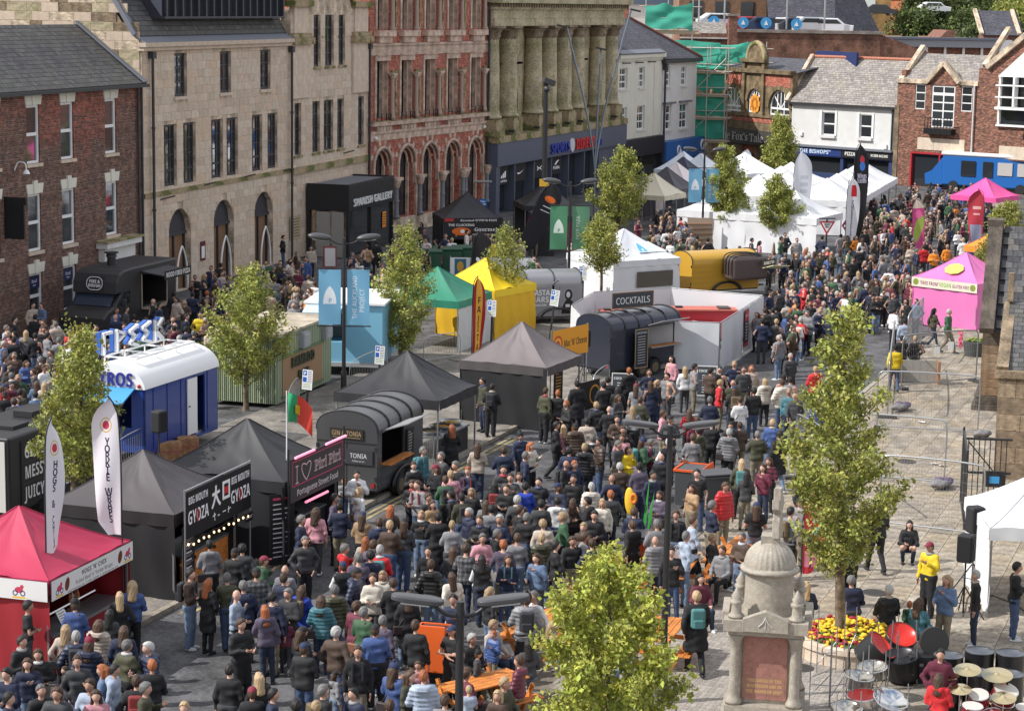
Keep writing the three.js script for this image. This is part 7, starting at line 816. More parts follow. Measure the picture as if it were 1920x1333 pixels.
const arcBanner = (bg, fg) => sign(128, 320, (x, w, h) => { x.fillStyle = bg; x.fillRect(0, 0, w, h); x.fillStyle = fg; x.beginPath(); x.moveTo(26, 200); x.quadraticCurveTo(26, 130, 64, 96); x.quadraticCurveTo(102, 130, 102, 200); x.fill(); x.fillStyle = bg; fitText(x, 'P', 66, 182, 30, 36); }, 0.8, { side: THREE.DoubleSide });
const txtBanner = (bg, fg, a, b) => sign(128, 320, (x, w, h) => { x.fillStyle = bg; x.fillRect(0, 0, w, h); x.translate(w / 2, h / 2); x.rotate(-Math.PI / 2); x.fillStyle = fg; fitText(x, a, 0, -20, 250, 36, ''); fitText(x, b, -20, 22, 200, 36, ''); }, 0.8, { side: THREE.DoubleSide });
const BL1 = arcBanner('#78b2d2', '#e8eef2'), BL2 = txtBanner('#78b2d2', '#e8eef2', 'THE AUCKLAND', 'PROJECT'), GR1 = arcBanner('#4f8a68', '#d8e6dc'), GR2 = txtBanner('#5d8c70', '#d8e6dc', 'DEER PARK', '');
const lampTop = (px, py, h) => { const r = ray(px, py), t = (h - EYE) / r.y; return V(r.x * t, 0, r.z * t); };
streetLamp('double lamp post with pale blue banners near the bamboo kiosk', lampTop(645, 452, 5.7), 5.7, rad(3), [BL1, BL2]);
streetLamp('double lamp post with pale blue banners near the marquee', lampTop(1322, 284, 5.7), 5.7, rad(5), [BL1, BL2]);
streetLamp('double lamp post with green banners behind the white fence', lampTop(1070, 345, 6.0), 6.0, rad(3), [GR1, GR2]);
streetLamp('double lamp post nearest the camera, above the orange bin', lampTop(863, 1142, 5.7), 5.7, rad(3)); streetLamp('double lamp post over the middle of the crowd', lampTop(1257, 808, 5.7), 5.7, rad(2));
{ // tall cctv column on a square plinth
  const p = gp(1018, 478), o = thing('camera_column', 'tall black camera column on a broad square plinth', 'camera post', V(p.x, 0.0, p.z)); M('plinth', [slab(-0.62, 0.62, 0, 2.3, -0.62, 0.62), slab(-0.72, 0.72, 2.3, 2.42, -0.72, 0.72)], FRAMEBLACK, o); M('column', [cyl(0.4, 0.2, 1.2, 0, 3.0, 0, 8), cyl(0.17, 0.12, 6.6, 0, 6.6, 0, 10)], FRAMEBLACK, o); M('camera', [box(0.7, 0.3, 0.35, 0.15, 9.7, 0.1, 0, 0.4, -0.3), sph(0.18, 0.05, 9.3, 0.2)], mat([0.05, 0.05, 0.055], 0.4), o); panel('yellow_notice', 0.55, 0.42, mat([0.7, 0.4, 0.03], 0.6), o, 0, 4.1, 0.3);
}
{ const p = at(1116, 300, 141), o = thing('raked_lamp_mast', 'three raked slim steel poles with floodlights outside the shopfront', 'lamp mast', V(p.x, 0, p.z)), PM = mat([0.2, 0.24, 0.28], 0.4, { metalness: 0.5 }); for (const [px, py] of [[1063, 50], [1183, 20], [1127, 92]]) { const t = at(px, py, 141), x = t.x - p.x; M('pole', [tube([[0, 0.02, 0], [x * 0.02, 3.5, 0], [x * 0.3, t.y * 0.55, 0], [x, t.y, 0]], 0.065, 8, 30)], PM, o); M('floodlight', [box(0.7, 0.12, 0.3, x + (x > 0.5 ? 0.3 : x < -0.5 ? -0.3 : 0), t.y + 0.03, 0.1, 0, 0, -0.2)], FRAMEBLACK, o); } }
const PKS = sign(96, 160, (x, w, h) => { x.fillStyle = '#e6e8ea'; x.fillRect(0, 0, w, h); x.fillStyle = '#1c5ab4'; x.fillRect(6, 8, 36, 40); x.fillRect(6, 60, 36, 40); x.fillStyle = '#fff'; fitText(x, 'P', 24, 30, 30, 34); x.fillStyle = '#444'; for (let i = 0; i < 7; i++) x.fillRect(50, 12 + i * 14, 38, 5); x.fillStyle = '#8a9a40'; for (let i = 0; i < 3; i++) x.fillRect(10, 112 + i * 14, 72, 5); });
[[395, 752, 806, 0.05, 'beside the blue trailer doorway'], [572, 697, 792, -0.06, 'in front of the woven kiosk panel'], [708, 652, 735, -0.06, 'beside the sky blue truck'], [920, 566, 655, -0.02, 'in front of the yellow gazebo'], [1030, 546, 640, -0.12, 'leaning before the grey trailer'], [1092, 502, 575, 0, 'beside the printed white gazebo']].forEach(([px, top, bot, tilt, l]) => { const p = G0(px, bot), q = at(px, top, -p.z), h = q.y, o = thing('parking_sign', 'blue and white parking sign on a dark post ' + l, 'sign', p, rad(-14), 'parking signs'); M('post', [cyl(0.045, 0.045, h, 0, h / 2, -0.04, 8)], FRAMEBLACK, o); panel('sign_plate', 0.36, 0.68, PKS, o, 0, h - 0.36, 0.02); o.rotation.z = tilt; });
{ const p = gp(904, 470), o = thing('taxi_rank_sign', 'small blue sign plate on a grey pole before the pig gazebo', 'sign', V(p.x, 0, p.z)); M('post', [cyl(0.05, 0.05, 3.9, 0, 1.95, 0, 8)], mat([0.3, 0.27, 0.22], 0.6), o); M('lamp_head', [rbox(1.0, 0.12, 0.3, 0.05, 0, 3.95, 0.1)], mat([0.2, 0.2, 0.2], 0.5), o); panel('sign_plate', 0.46, 0.42, sign(96, 88, (x, w, h) => { x.fillStyle = '#1c66b8'; x.fillRect(0, 0, w, h); x.fillStyle = '#fff'; fitText(x, 'Taxi', 48, 28, 70, 30); fitText(x, 'rank', 48, 60, 70, 30); }), o, 0, 2.75, 0.08); }
{ const p = gp(1548, 500), o = thing('give_way_sign', 'red edged triangular road sign under the marquee corner', 'sign', V(p.x, 0, p.z)); M('post', [cyl(0.05, 0.05, 2.6, 0, 1.3, 0, 8)], FRAMEBLACK, o); M('plate', [prism([[0, 1.75], [0.44, 2.5], [-0.44, 2.5]], 0.03, 0, 0, 0.04)], mat([0.5, 0.03, 0.04], 0.5), o); M('plate_face', [prism([[0, 1.93], [0.3, 2.42], [-0.3, 2.42]], 0.01, 0, 0, 0.075)], WHITEPAINT, o); M('lettering', [xf(letters('GIVE', 0.3, 0.1, 0.01), 0, 2.33, 0.087), xf(letters('WAY', 0.2, 0.09, 0.01), 0, 2.2, 0.087)], FRAMEBLACK, o); M('lamp_bar', [box(0.9, 0.06, 0.12, 0, 2.66, 0.1)], FRAMEBLACK, o); }
// small things on the paving
[[1700, 872, 'round iron cover in the empty paving'], [1640, 1120, 'round iron cover behind the planter'], [1500, 1262, 'round iron cover beside the monument']].forEach(([px, py, l]) => { const p = G0(px, py), o = thing('manhole_cover', l, 'cover', V(p.x, p.y + 0.012, p.z)); M('plate', [cyl(0.28, 0.28, 0.02, 0, 0, 0, 24)], mat([0.06, 0.055, 0.05], 0.7, { metalness: 0.5 }), o); M('rim', [torus(0.29, 0.015, 0, 0.004, 0, Math.PI / 2)], mat([0.1, 0.095, 0.09], 0.7, { metalness: 0.5 }), o); });
[[1760, 880, 'on the paving below the mesh fence'], [1745, 878, 'beside the sandbags'], [1390, 1225, 'left of the monument'], [1735, 800, 'on the paving beside the stone hall']].forEach(([px, py, l], i) => { const p = G0(px, py), o = thing('paper_napkin', 'crumpled white napkin ' + l, 'litter', V(p.x, p.y + 0.01, p.z), i); M('paper', [quadGrid(5, 5, (u, v) => [u * 0.22, 0.02 + 0.05 * hash(u * 9, v * 9, i), v * 0.18])], cloth([0.7, 0.7, 0.68]), o); });
{ const a = G0(1806, 1165), b = G0(1822, 1120), c = G0(1900, 1150), d = G0(1880, 1300), o = thing('power_cable', 'black cable trailing from the loudspeaker stands to the drums', 'cable'); M('cable', [tube([a, b, c, d].map((q, i) => [q.x + 0.1 * i, q.y + 0.025, q.z]), 0.012, 5, 40)], FRAMEBLACK, o); }
// barriers
function barrier(label, a, b, h = 1.05) { const d = b.clone().sub(a), L = Math.hypot(d.x, d.z), o = thing('crowd_barrier', label, 'barrier', a, Math.atan2(-d.z, d.x), 'steel crowd barriers'); M('frame', [tube([[0, 0.05, 0], [0, h * 0.85, 0], [0.12, h, 0], [L - 0.12, h, 0], [L, h * 0.85, 0], [L, 0.05, 0]], 0.02, 6, 40), bar(V(0, 0.2, 0), V(L, 0.2, 0), 0.015)], STEEL, o); for (let x = 0.16; x < L - 0.05; x += 0.15) M('upright', [bar(V(x, 0.2, 0), V(x, h - 0.01, 0), 0.008, 4)], STEEL, o); for (const x of [0.3, L - 0.3]) M('foot', [box(0.05, 0.04, 0.6, x, 0.03, 0)], STEEL, o); }
barrier('steel crowd barrier behind the charcoal gazebo', G0(215, 905), G0(305, 862)); barrier('steel crowd barrier beside the silver horsebox counter', G0(765, 905), G0(812, 880)); barrier('steel crowd barrier before the sky blue truck', G0(655, 742), G0(725, 712)); barrier('steel crowd barrier beneath the yellow gazebo', G0(925, 640), G0(968, 622)); barrier('steel crowd barrier behind the crimson gazebo', G0(30, 985), G0(100, 950)); barrier('steel crowd barrier beside the pale gazebo wall', G0(795, 690), G0(862, 680)); barrier('steel crowd barrier between pasta stall and navy horsebox', G0(1112, 760), G0(1142, 738)); barrier('steel crowd barrier beside the kiosk end', G0(540, 800), G0(560, 770));
const WIRE = mat([0.42, 0.43, 0.44], 0.45, { metalness: 0.7 });
function mesh(label, a, b, h = 2.0) { const d = b.clone().sub(a), L = Math.hypot(d.x, d.z), o = thing('mesh_fence_panel', label, 'fence panel', a, Math.atan2(-d.z, d.x), 'temporary mesh fence panels'); M('frame', [tube([[0, 0.05, 0], [0, h - 0.15, 0], [0.04, h - 0.04, 0], [0.15, h, 0], [L - 0.15, h, 0], [L - 0.04, h - 0.04, 0], [L, h - 0.15, 0], [L, 0.05, 0]], 0.027, 6, 60), bar(V(0, 0.16, 0), V(L, 0.16, 0), 0.024)], STEEL, o); const w = []; for (let x = 0.08; x < L; x += 0.085) w.push(bar(V(x, 0.16, 0), V(x, h, 0), 0.003, 3)); for (let y = 0.4; y < h; y += 0.27) w.push(bar(V(0, y, 0), V(L, y, 0), 0.003, 3)); const m = M('wire_mesh', w, WIRE, o); m.userData.kind = 'stuff'; for (const x of [0, L]) M('block_foot', [rbox(0.22, 0.12, 0.65, 0.03, x, 0.06, 0)], mat([0.06, 0.06, 0.06], 0.9), o); }
mesh('mesh fence panel in front of the stone hall plinth', G0(1644, 812), G0(1833, 824)); mesh('mesh fence panel across the middle of the empty paving', G0(1610, 905), G0(1770, 920)); mesh('mesh fence panel in front of the black gate', G0(1650, 995), G0(1840, 1018)); mesh('mesh fence panel running behind the tall tree', G0(1490, 905), G0(1600, 985)); mesh('mesh fence panel beside the man in a yellow vest', G0(1664, 790), G0(1674, 700)); mesh('mesh fence panel below the pink gazebo', G0(1690, 735), G0(1830, 722)); mesh('mesh fence panel between the pink gazebo and walkers', G0(1700, 690), G0(1728, 650));
function sandbag(label, p, n) { const o = thing('sandbag', label, 'sandbag', p, 0.4, 'sandbags weighting the fence'); for (let i = 0; i < n; i++) M('bag', [(() => { const g = new THREE.SphereGeometry(0.3, 16, 10); g.scale(1.1, 0.4, 0.75); const P = g.attributes.position; for (let k = 0; k < P.count; k++) P.setY(k, Math.max(-0.1, P.getY(k)) + 0.12 * vnoise(P.getX(k) * 11 + 20, P.getZ(k) * 11 + 20, 97, i)); g.translate(i * 0.3, 0.1 + i * 0.03, -i * 0.25); g.computeVertexNormals(); return g; })()], cloth(i ? [0.12, 0.09, 0.15] : [0.2, 0.19, 0.19], 0.8), o); }
sandbag('purple and grey sandbag pair beneath the middle fence panel', G0(1762, 925), 2); sandbag('purple sandbag by the fence foot beside the tall tree', G0(1686, 778), 2); sandbag('grey sandbag at the black gate post', G0(1843, 828), 1);
[[1756, 700], [1782, 690], [1772, 660]].forEach(([px, py], i) => { const p = G0(px, py), o = thing('paper_notice', 'white paper notice cable tied to the mesh fence, ' + ['lower of the pair', 'below the pink ribbon', 'uppermost'][i], 'notice', V(p.x, 0.5, p.z)); M('sheet', [box(0.22, 0.32, 0.006, 0, 0.4, 0)], WHITEPAINT, o); M('cable_tie', [box(0.3, 0.01, 0.01, 0, 0.57, 0)], FRAMEBLACK, o); });
{ const p = G0(1800, 690), o = thing('pink_ribbon', 'pink twisted ribbon on the fence below the pink gazebo', 'ribbon', V(p.x, 0.9, p.z)); M('ribbon', Array.from({ length: 7 }, (_, i) => torus(0.07, 0.03, 0.03 * Math.sin(i * 2), i * 0.09, 0, i, i * 2, 0, 6.28, 10)), mat([0.75, 0.08, 0.2], 0.6), o); }
{ const p = G0(1826, 672), o = thing('round_planter', 'dark round planter with yellow plants below the pink gazebo', 'planter', p); M('tub', [cyl(0.36, 0.45, 0.6, 0, 0.3, 0, 20)], mat([0.06, 0.065, 0.065], 0.7), o); M('plants', Array.from({ length: 26 }, (_, i) => sph(0.07, rr(-0.3, 0.3), 0.62 + rr(0, 0.1), rr(-0.3, 0.3), 1, 0.7, 1, 6)), mat([0.2, 0.25, 0.04], 0.8), o); }
{ const p = G0(1718, 722), o = thing('counter_crate', 'pale open backed counter with wooden ends beside the yellow vest man', 'counter', p, rad(-4)); M('back', [slab(-0.75, 0.75, 0.02, 0.85, -0.05, 0)], mat([0.35, 0.34, 0.31], 0.7), o); M('end', [slab(-0.85, -0.755, 0, 0.87, -0.06, 0.4)], mat([0.35, 0.18, 0.1], 0.7), o); M('end', [slab(0.755, 0.85, 0, 0.87, -0.06, 0.4)], mat([0.35, 0.18, 0.1], 0.7), o); }
{ // black railings and gate
  const o = thing('black_gate', 'black steel railing gate with a lock box beside the annex', 'gate', G0(1808, 1000), rad(80)), post = (x, z, h) => slab(x - 0.03, x + 0.03, 0, h, z - 0.03, z + 0.03);
  for (let i = 0; i < 26; i++) M('rail_bar', [cyl(0.016, 0.016, 2.0, i * 0.13, 1.1, 0, 6)], FRAMEBLACK, o); M('top_rail', [slab(0, 3.3, 2.06, 2.12, -0.03, 0.03)], FRAMEBLACK, o); M('bottom_rail', [slab(0, 3.3, 0.14, 0.2, -0.03, 0.03)], FRAMEBLACK, o); M('post', [post(0, 0, 2.2)], FRAMEBLACK, o); M('post', [post(3.3, 0, 2.2)], FRAMEBLACK, o);
  const g = thing('side_gate', 'black steel side gate leaf with diagonal brace and blue notice', 'gate', shift(o, 2.2), rad(-6)); for (let i = 0; i < 8; i++) M('rail_bar', [cyl(0.016, 0.016, 2.0, 0.1 + i * 0.15, 1.1, 0, 6)], FRAMEBLACK, g); M('leaf_frame', [slab(0, 1.3, 2.06, 2.12, -0.03, 0.03), slab(0, 1.3, 1.1, 1.16, -0.03, 0.03), slab(0, 1.3, 0.14, 0.2, -0.03, 0.03), bar(V(0.1, 2.0, 0), V(0.8, 1.2, 0), 0.02)], FRAMEBLACK, g); M('lock_box', [slab(0.55, 1.15, 0.75, 1.2, 0.03, 0.12)], FRAMEBLACK, g); M('blue_notice', [slab(0.7, 0.98, 0.86, 1.06, 0.125, 0.13)], mat([0.05, 0.3, 0.6], 0.6), g);
}
function speaker(label, p, h, turn) { const s = thing('speaker_stand', 'black tripod stand under the ' + label, 'stand', p, turn); M('pole', [cyl(0.022, 0.022, h, 0, h / 2 + 0.1, 0, 8)], FRAMEBLACK, s); for (let i = 0; i < 3; i++) { const a = i * 2.094; M('leg', [bar(V(0, 0.75, 0), V(Math.cos(a) * 0.5, 0.02, Math.sin(a) * 0.5), 0.016), bar(V(0, 0.35, 0), V(Math.cos(a) * 0.28, 0.35, Math.sin(a) * 0.28), 0.01)], FRAMEBLACK, s); } const o = thing('loudspeaker', label, 'loudspeaker', V(p.x, p.y + h, p.z), turn); M('cabinet', [rbox(0.38, 0.66, 0.36, 0.07, 0, 0.33, 0)], mat([0.018, 0.018, 0.02], 0.75), o); M('grille', [rbox(0.33, 0.6, 0.03, 0.02, 0, 0.33, 0.18)], mat([0.01, 0.01, 0.011], 0.9), o); M('handle', [box(0.02, 0.12, 0.16, 0.195, 0.4, 0)], FRAMEBLACK, o); }
speaker('loudspeaker in front of the mesh fence and gate', G0(1822, 1120), 1.5, rad(20)); speaker('loudspeaker on the stand beside the man in a black jacket', G0(1806, 1165), 1.32, rad(-30)); { const p = gp(297, 792, 1.75), q = V(p.x, 0.1, p.z); speaker('small loudspeaker beside the blue trailer door', q, 1.35, rad(60)); }
{ const p = gp(1097, 640, 1.7), q = V(p.x, 0.1, p.z); speaker('small loudspeaker behind the orange pasta banner', q, 1.4, rad(10)); }
[[315, 868, 'larger brown cardboard box by the barrier'], [350, 858, 'smaller brown cardboard box beside the black gazebo']].forEach(([px, py, l], i) => { const o = thing('cardboard_box', l, 'box', G0(px, py), rad(20), 'cardboard boxes'); M('carton', [rbox(0.75 - i * 0.1, 0.55, 0.5, 0.01, 0, 0.275, 0)], mottle([150, 112, 80], 0.2, 0.6, 0.9), o); M('tape', [box(0.76 - i * 0.1, 0.05, 0.51, 0, 0.3, 0)], mat([0.3, 0.08, 0.06], 0.6), o); });
// bins
function bin(label, px, py, c, lidC, open, turn, k = 0.8) { const o = thing('wheelie_bin', label, 'bin', G0(px, py), turn, 'wheeled waste bins'); o.scale.set(k, 1, k); M('tub', [prism([[-0.5, 0.15], [0.5, 0.15], [0.62, 1.1], [-0.62, 1.1]], 0.95, 0, 0, -0.475, 0, 0, 0, 0.03)], mat(c, 0.6), o); M('rim', [slab(-0.68, 0.68, 1.1, 1.16, -0.55, -0.48), slab(-0.68, 0.68, 1.1, 1.16, 0.48, 0.55), slab(-0.68, -0.62, 1.1, 1.16, -0.48, 0.48), slab(0.62, 0.68, 1.1, 1.16, -0.48, 0.48)], mat(lidC, 0.6), o); const l = M('lid', [rbox(1.3, 0.06, 1.0, 0.03)], mat(open === 2 ? c : lidC, 0.55), o); if (open) { l.position.set(0, 0.75, 0.6); l.rotation.x = 1.45; } else l.position.set(0, 1.2, 0); M('refuse_sack', [sph(0.42, 0, 0.9, 0, 1.1, 0.35, 0.85, 10)], mat([0.03, 0.03, 0.032], 0.35), o); for (const x of [-0.4, 0.4]) M('wheel', [cyl(0.09, 0.09, 0.06, x, 0.09, 0.4, 10, 0, 0, Math.PI / 2)], FRAMEBLACK, o); }
bin('black wheeled bin with its orange lid hanging down by the picnic tables', 812, 1275, [0.03, 0.03, 0.032], [0.75, 0.12, 0.015], 1, rad(-12), 0.48); bin('grey wheeled bin with orange side flap in the crowd', 1340, 965, [0.07, 0.075, 0.08], [0.06, 0.06, 0.065], 0, rad(20)); bin('dark wheeled bin with orange lid behind the grey one', 1298, 950, [0.07, 0.075, 0.08], [0.7, 0.1, 0.015], 1, rad(70)); bin('orange sided wheeled bin beside the daffodil figure', 1218, 1090, [0.65, 0.09, 0.015], [0.05, 0.05, 0.055], 0, rad(10));
[[800, 500], [838, 495], [875, 492]].forEach(([px, py], i) => { const p = gp(px, py + 22), o = thing('green_container', ['first', 'second', 'third'][i] + ' dark green waste container from the left behind the green gazebo', 'bin', V(p.x, 0, p.z), rad(8), 'green waste containers'); M('tub', [prism([[-0.6, 0.2], [0.6, 0.2], [0.72, 1.35], [-0.72, 1.35]], 1.2, 0, 0, -0.6)], mat([0.015, 0.08, 0.04], 0.55), o); M('lid', [rbox(1.5, 0.12, 1.3, 0.05, 0, 1.42, 0)], mat([0.012, 0.07, 0.035], 0.5), o); M('rib', [slab(-0.3, -0.25, 0.25, 1.3, 0.605, 0.64), slab(0.25, 0.3, 0.25, 1.3, 0.605, 0.64)], mat([0.015, 0.08, 0.04], 0.55), o); });
{ const p = gp(870, 540), o = thing('town_banner', 'long white banner with a teal and gold crest behind the gazebos', 'banner', V(p.x, 0, p.z), rad(4)); panel('printed_banner', 4.2, 0.95, sign(512, 112, (x, w, h) => { x.fillStyle = '#dcdee2'; x.fillRect(0, 0, w, h); x.fillStyle = '#2f6a7c'; x.fillRect(26, 8, 70, 96); x.fillStyle = '#c89a3c'; x.beginPath(); x.ellipse(61, 54, 20, 32, 0, 0, 7); x.fill(); x.fillStyle = '#16161a'; x.textAlign = 'left'; x.font = 'bold 48px sans-serif'; x.fillText('Bishop Auckland', 118, 58); }), o, 1.4, 1.05, 0); M('banner_post', [cyl(0.03, 0.03, 1.6, -0.7, 0.8, -0.03, 6), cyl(0.03, 0.03, 1.6, 3.4, 0.8, -0.03, 6)], STEEL, o); }
const ABOARD = sign(128, 192, (x, w, h) => { x.fillStyle = '#3b3f45'; x.fillRect(0, 0, w, h); x.strokeStyle = '#d8d8d4'; x.lineWidth = 6; x.strokeRect(3, 3, w - 6, h - 6); x.fillStyle = '#e4e4e0'; fitText(x, 'COCKTAILS', w / 2, 34, 104, 22); for (let i = 0; i < 8; i++) x.fillRect(34, 60 + i * 15, 60, 4); });
[[1166, 760, 'beside the navy horsebox wall'], [1325, 745, 'in front of the white sheeted fence']].forEach(([px, py, l]) => { const o = thing('chalk_sign', 'grey framed drinks menu board standing ' + l, 'sign', G0(px, py), rad(-8), 'drinks menu boards'); panel('board', 0.75, 1.1, ABOARD, o, 0, 0.62, 0.08, 0, -0.15); M('back_leg', [box(0.7, 1.05, 0.02, 0, 0.55, -0.16, 0.22)], FRAMEBLACK, o); });
{ const p = G0(618, 505), o = thing('folding_sign', 'red framed folding sign outside the black porch', 'sign', V(p.x, 0, p.z), rad(10)); M('frame', [box(0.7, 1.2, 0.04, 0, 0.62, 0.08, -0.15), box(0.7, 1.2, 0.04, 0, 0.62, -0.12, 0.15)], mat([0.25, 0.04, 0.04], 0.6), o); M('sheet', [box(0.55, 0.95, 0.01, 0, 0.66, 0.115, -0.15)], mat([0.6, 0.58, 0.56], 0.7), o); }
// picnic tables
function picnic(label, p, turn, L = 1.8) { const o = thing('picnic_table', label, 'picnic table', p, turn, 'orange stained picnic tables'); for (let i = 0; i < 5; i++) M('table_plank', [rbox(L, 0.035, 0.138, 0.008, 0, 0.74, -0.3 + i * 0.15)], T.wood, o); for (const s of [-1, 1]) for (let i = 0; i < 2; i++) M('bench_plank', [rbox(L, 0.035, 0.13, 0.008, 0, 0.45, s * (0.62 + i * 0.14))], T.wood, o); for (const x of [-L * 0.36, L * 0.36]) { M('frame', [box(0.04, 0.09, 1.5, x, 0.4, 0), box(0.04, 0.09, 0.7, x, 0.69, 0)], T.wood, o); for (const s of [-1, 1]) M('leg', [box(0.045, 0.86, 0.09, x + 0.045, 0.36, s * 0.5, s * 0.5)], T.wood, o); } }
picnic('picnic table beside the family in coats, left of the lime tree', G0(1020, 1225), rad(62)); picnic('picnic table nearest the frame bottom beside the lamp post', G0(905, 1345), rad(40)); picnic('picnic table behind the lime tree with a white bag', G0(1265, 1130), rad(75)); picnic('picnic table right of the lime tree', G0(1240, 1250), rad(72)); picnic('picnic table by the dark coated drinkers', G0(1390, 1085), rad(70));
{ const p = G0(1267, 1120), o = thing('carrier_bag', 'white carrier bag on a picnic table', 'bag', V(p.x, 0.86, p.z)); M('bag', [sph(0.16, 0, 0.15, 0, 0.9, 1.1, 0.6, 12)], cloth([0.75, 0.75, 0.76]), o); M('handle', [torus(0.08, 0.015, 0, 0.34, 0), torus(0.08, 0.012, 0.04, 0.33, 0.05)], cloth([0.75, 0.75, 0.76]), o); }
// --- monument
{
  const c = gp(1436, 1378), o = thing('stone_monument', 'grey granite monument with ribbed dome, finials and a pink inscription panel', 'monument', V(c.x, 0.1, c.z - 0.3), rad(-10)); o.scale.setScalar(0.85);
  const GR = T.granite;
  M('base_step', [slab(-1.0, 1.0, 0, 0.35, -1.0, 1.0), slab(-0.88, 0.88, 0.352, 0.7, -0.88, 0.88)], GR, o); M('core', [slab(-0.56, 0.56, 0.702, 2.35, -0.56, 0.56)], GR, o);
  M('inscription_panel', [slab(-0.5, 0.5, 0.8, 2.28, 0.562, 0.6)], T.pinkGranite, o); M('inscription_panel', [slab(0.562, 0.6, 0.8, 2.28, -0.5, 0.5)], T.pinkGranite, o);
  const ins = sh(new THREE.Mesh(new THREE.PlaneGeometry(0.92, 0.42), sign(256, 112, (x, w, h) => { x.fillStyle = '#96705f'; x.fillRect(0, 0, w, h); for (let i = 0; i < 2600; i++) { x.fillStyle = hash(i, 3, 5) > 0.5 ? 'rgba(140,96,84,.7)' : 'rgba(172,128,114,.7)'; x.fillRect(hash(i, 1, 5) * w, hash(i, 2, 5) * h, 2, 2); } x.fillStyle = '#e0b868'; fitText(x, '“THE SOULS OF THE', w / 2, 22, 220, 25, '', 'serif'); fitText(x, 'RIGHTEOUS ARE IN', w / 2, 56, 220, 25, '', 'serif'); fitText(x, 'THE HANDS OF GOD”', w / 2, 90, 230, 25, '', 'serif'); }, 0.4))); ins.name = 'inscription'; ins.position.set(0, 1.12, 0.605); o.add(ins);
  for (const [x, z] of [[-0.68, 0.68], [0.68, 0.68], [0.68, -0.68], [-0.68, -0.68]]) { M('column', [lathe([[0.001, 0.7], [0.19, 0.7], [0.19, 0.78], [0.15, 0.86], [0.12, 0.95], [0.115, 2.0], [0.14, 2.05], [0.12, 2.08], [0.17, 2.24], [0.2, 2.3], [0.2, 2.35], [0.001, 2.35]], 16, x, 0, z)], GR, o); M('finial', [lathe([[0.001, 2.72], [0.18, 2.72], [0.18, 2.78], [0.12, 2.84], [0.11, 3.02], [0.15, 3.06], [0.15, 3.12], [0.1, 3.16], [0.13, 3.22], [0.06, 3.34], [0.02, 3.42], [0.001, 3.43]], 14, x, 0, z)], GR, o); }
  M('cornice', [slab(-0.84, 0.84, 2.352, 2.46, -0.84, 0.84), slab(-0.95, 0.95, 2.462, 2.72, -0.95, 0.95)], GR, o); for (const r of [0, 1, 2, 3]) M('pediment', [prism([[-0.5, 2.5], [0.5, 2.5], [0.5, 2.78], [0, 2.98], [-0.5, 2.78]], 0.14, 0, 0, 0.86, 0, 0, 0, 0.012).rotateY(r * Math.PI / 2)], GR, o);
  M('carved_motif', [tube([[-0.16, 2.62, 1.015], [-0.06, 2.72, 1.02], [0, 2.84, 1.015]], 0.015, 5), tube([[0.16, 2.62, 1.015], [0.06, 2.72, 1.02], [0, 2.84, 1.015]], 0.015, 5), bar(V(0, 2.58, 1.015), V(0, 2.86, 1.015), 0.012)], mat([0.5, 0.48, 0.45], 0.8), o);
  M('drum', [cyl(0.62, 0.6, 0.16, 0, 2.8, 0, 8), cyl(0.56, 0.54, 0.8, 0, 3.28, 0, 28), lathe([[0.52, 3.66], [0.66, 3.68], [0.68, 3.76], [0.6, 3.82], [0.001, 3.83]], 28)], GR, o);
  const dome = (() => { const g = new THREE.SphereGeometry(0.57, 96, 16, 0, 6.2832, 0, Math.PI / 2), P = g.attributes.position; for (let i = 0; i < P.count; i++) { const x = P.getX(i), z = P.getZ(i), a = Math.atan2(z, x), r = Math.hypot(x, z), k = 1 + 0.05 * Math.abs(Math.sin(a * 14)) * Math.min(1, r * 2.4); P.setXYZ(i, x * k, P.getY(i) * 1.06 * (1), z * k); } g.translate(0, 3.8, 0); g.computeVertexNormals(); return g; })(); M('dome', [dome], GR, o);
  M('cross', [box(0.42, 0.2, 0.42, 0, 4.42, 0), prism([[-0.17, 4.52], [0.17, 4.52], [0.12, 4.9], [0.08, 5.05], [0.26, 5.2], [0.26, 5.4], [0.09, 5.36], [0.09, 5.62], [-0.09, 5.62], [-0.09, 5.36], [-0.26, 5.4], [-0.26, 5.2], [-0.08, 5.05], [-0.12, 4.9]], 0.14, 0.07, 0, 0.1, 0, 1.45, 0, 0.02)], GR, o);
}
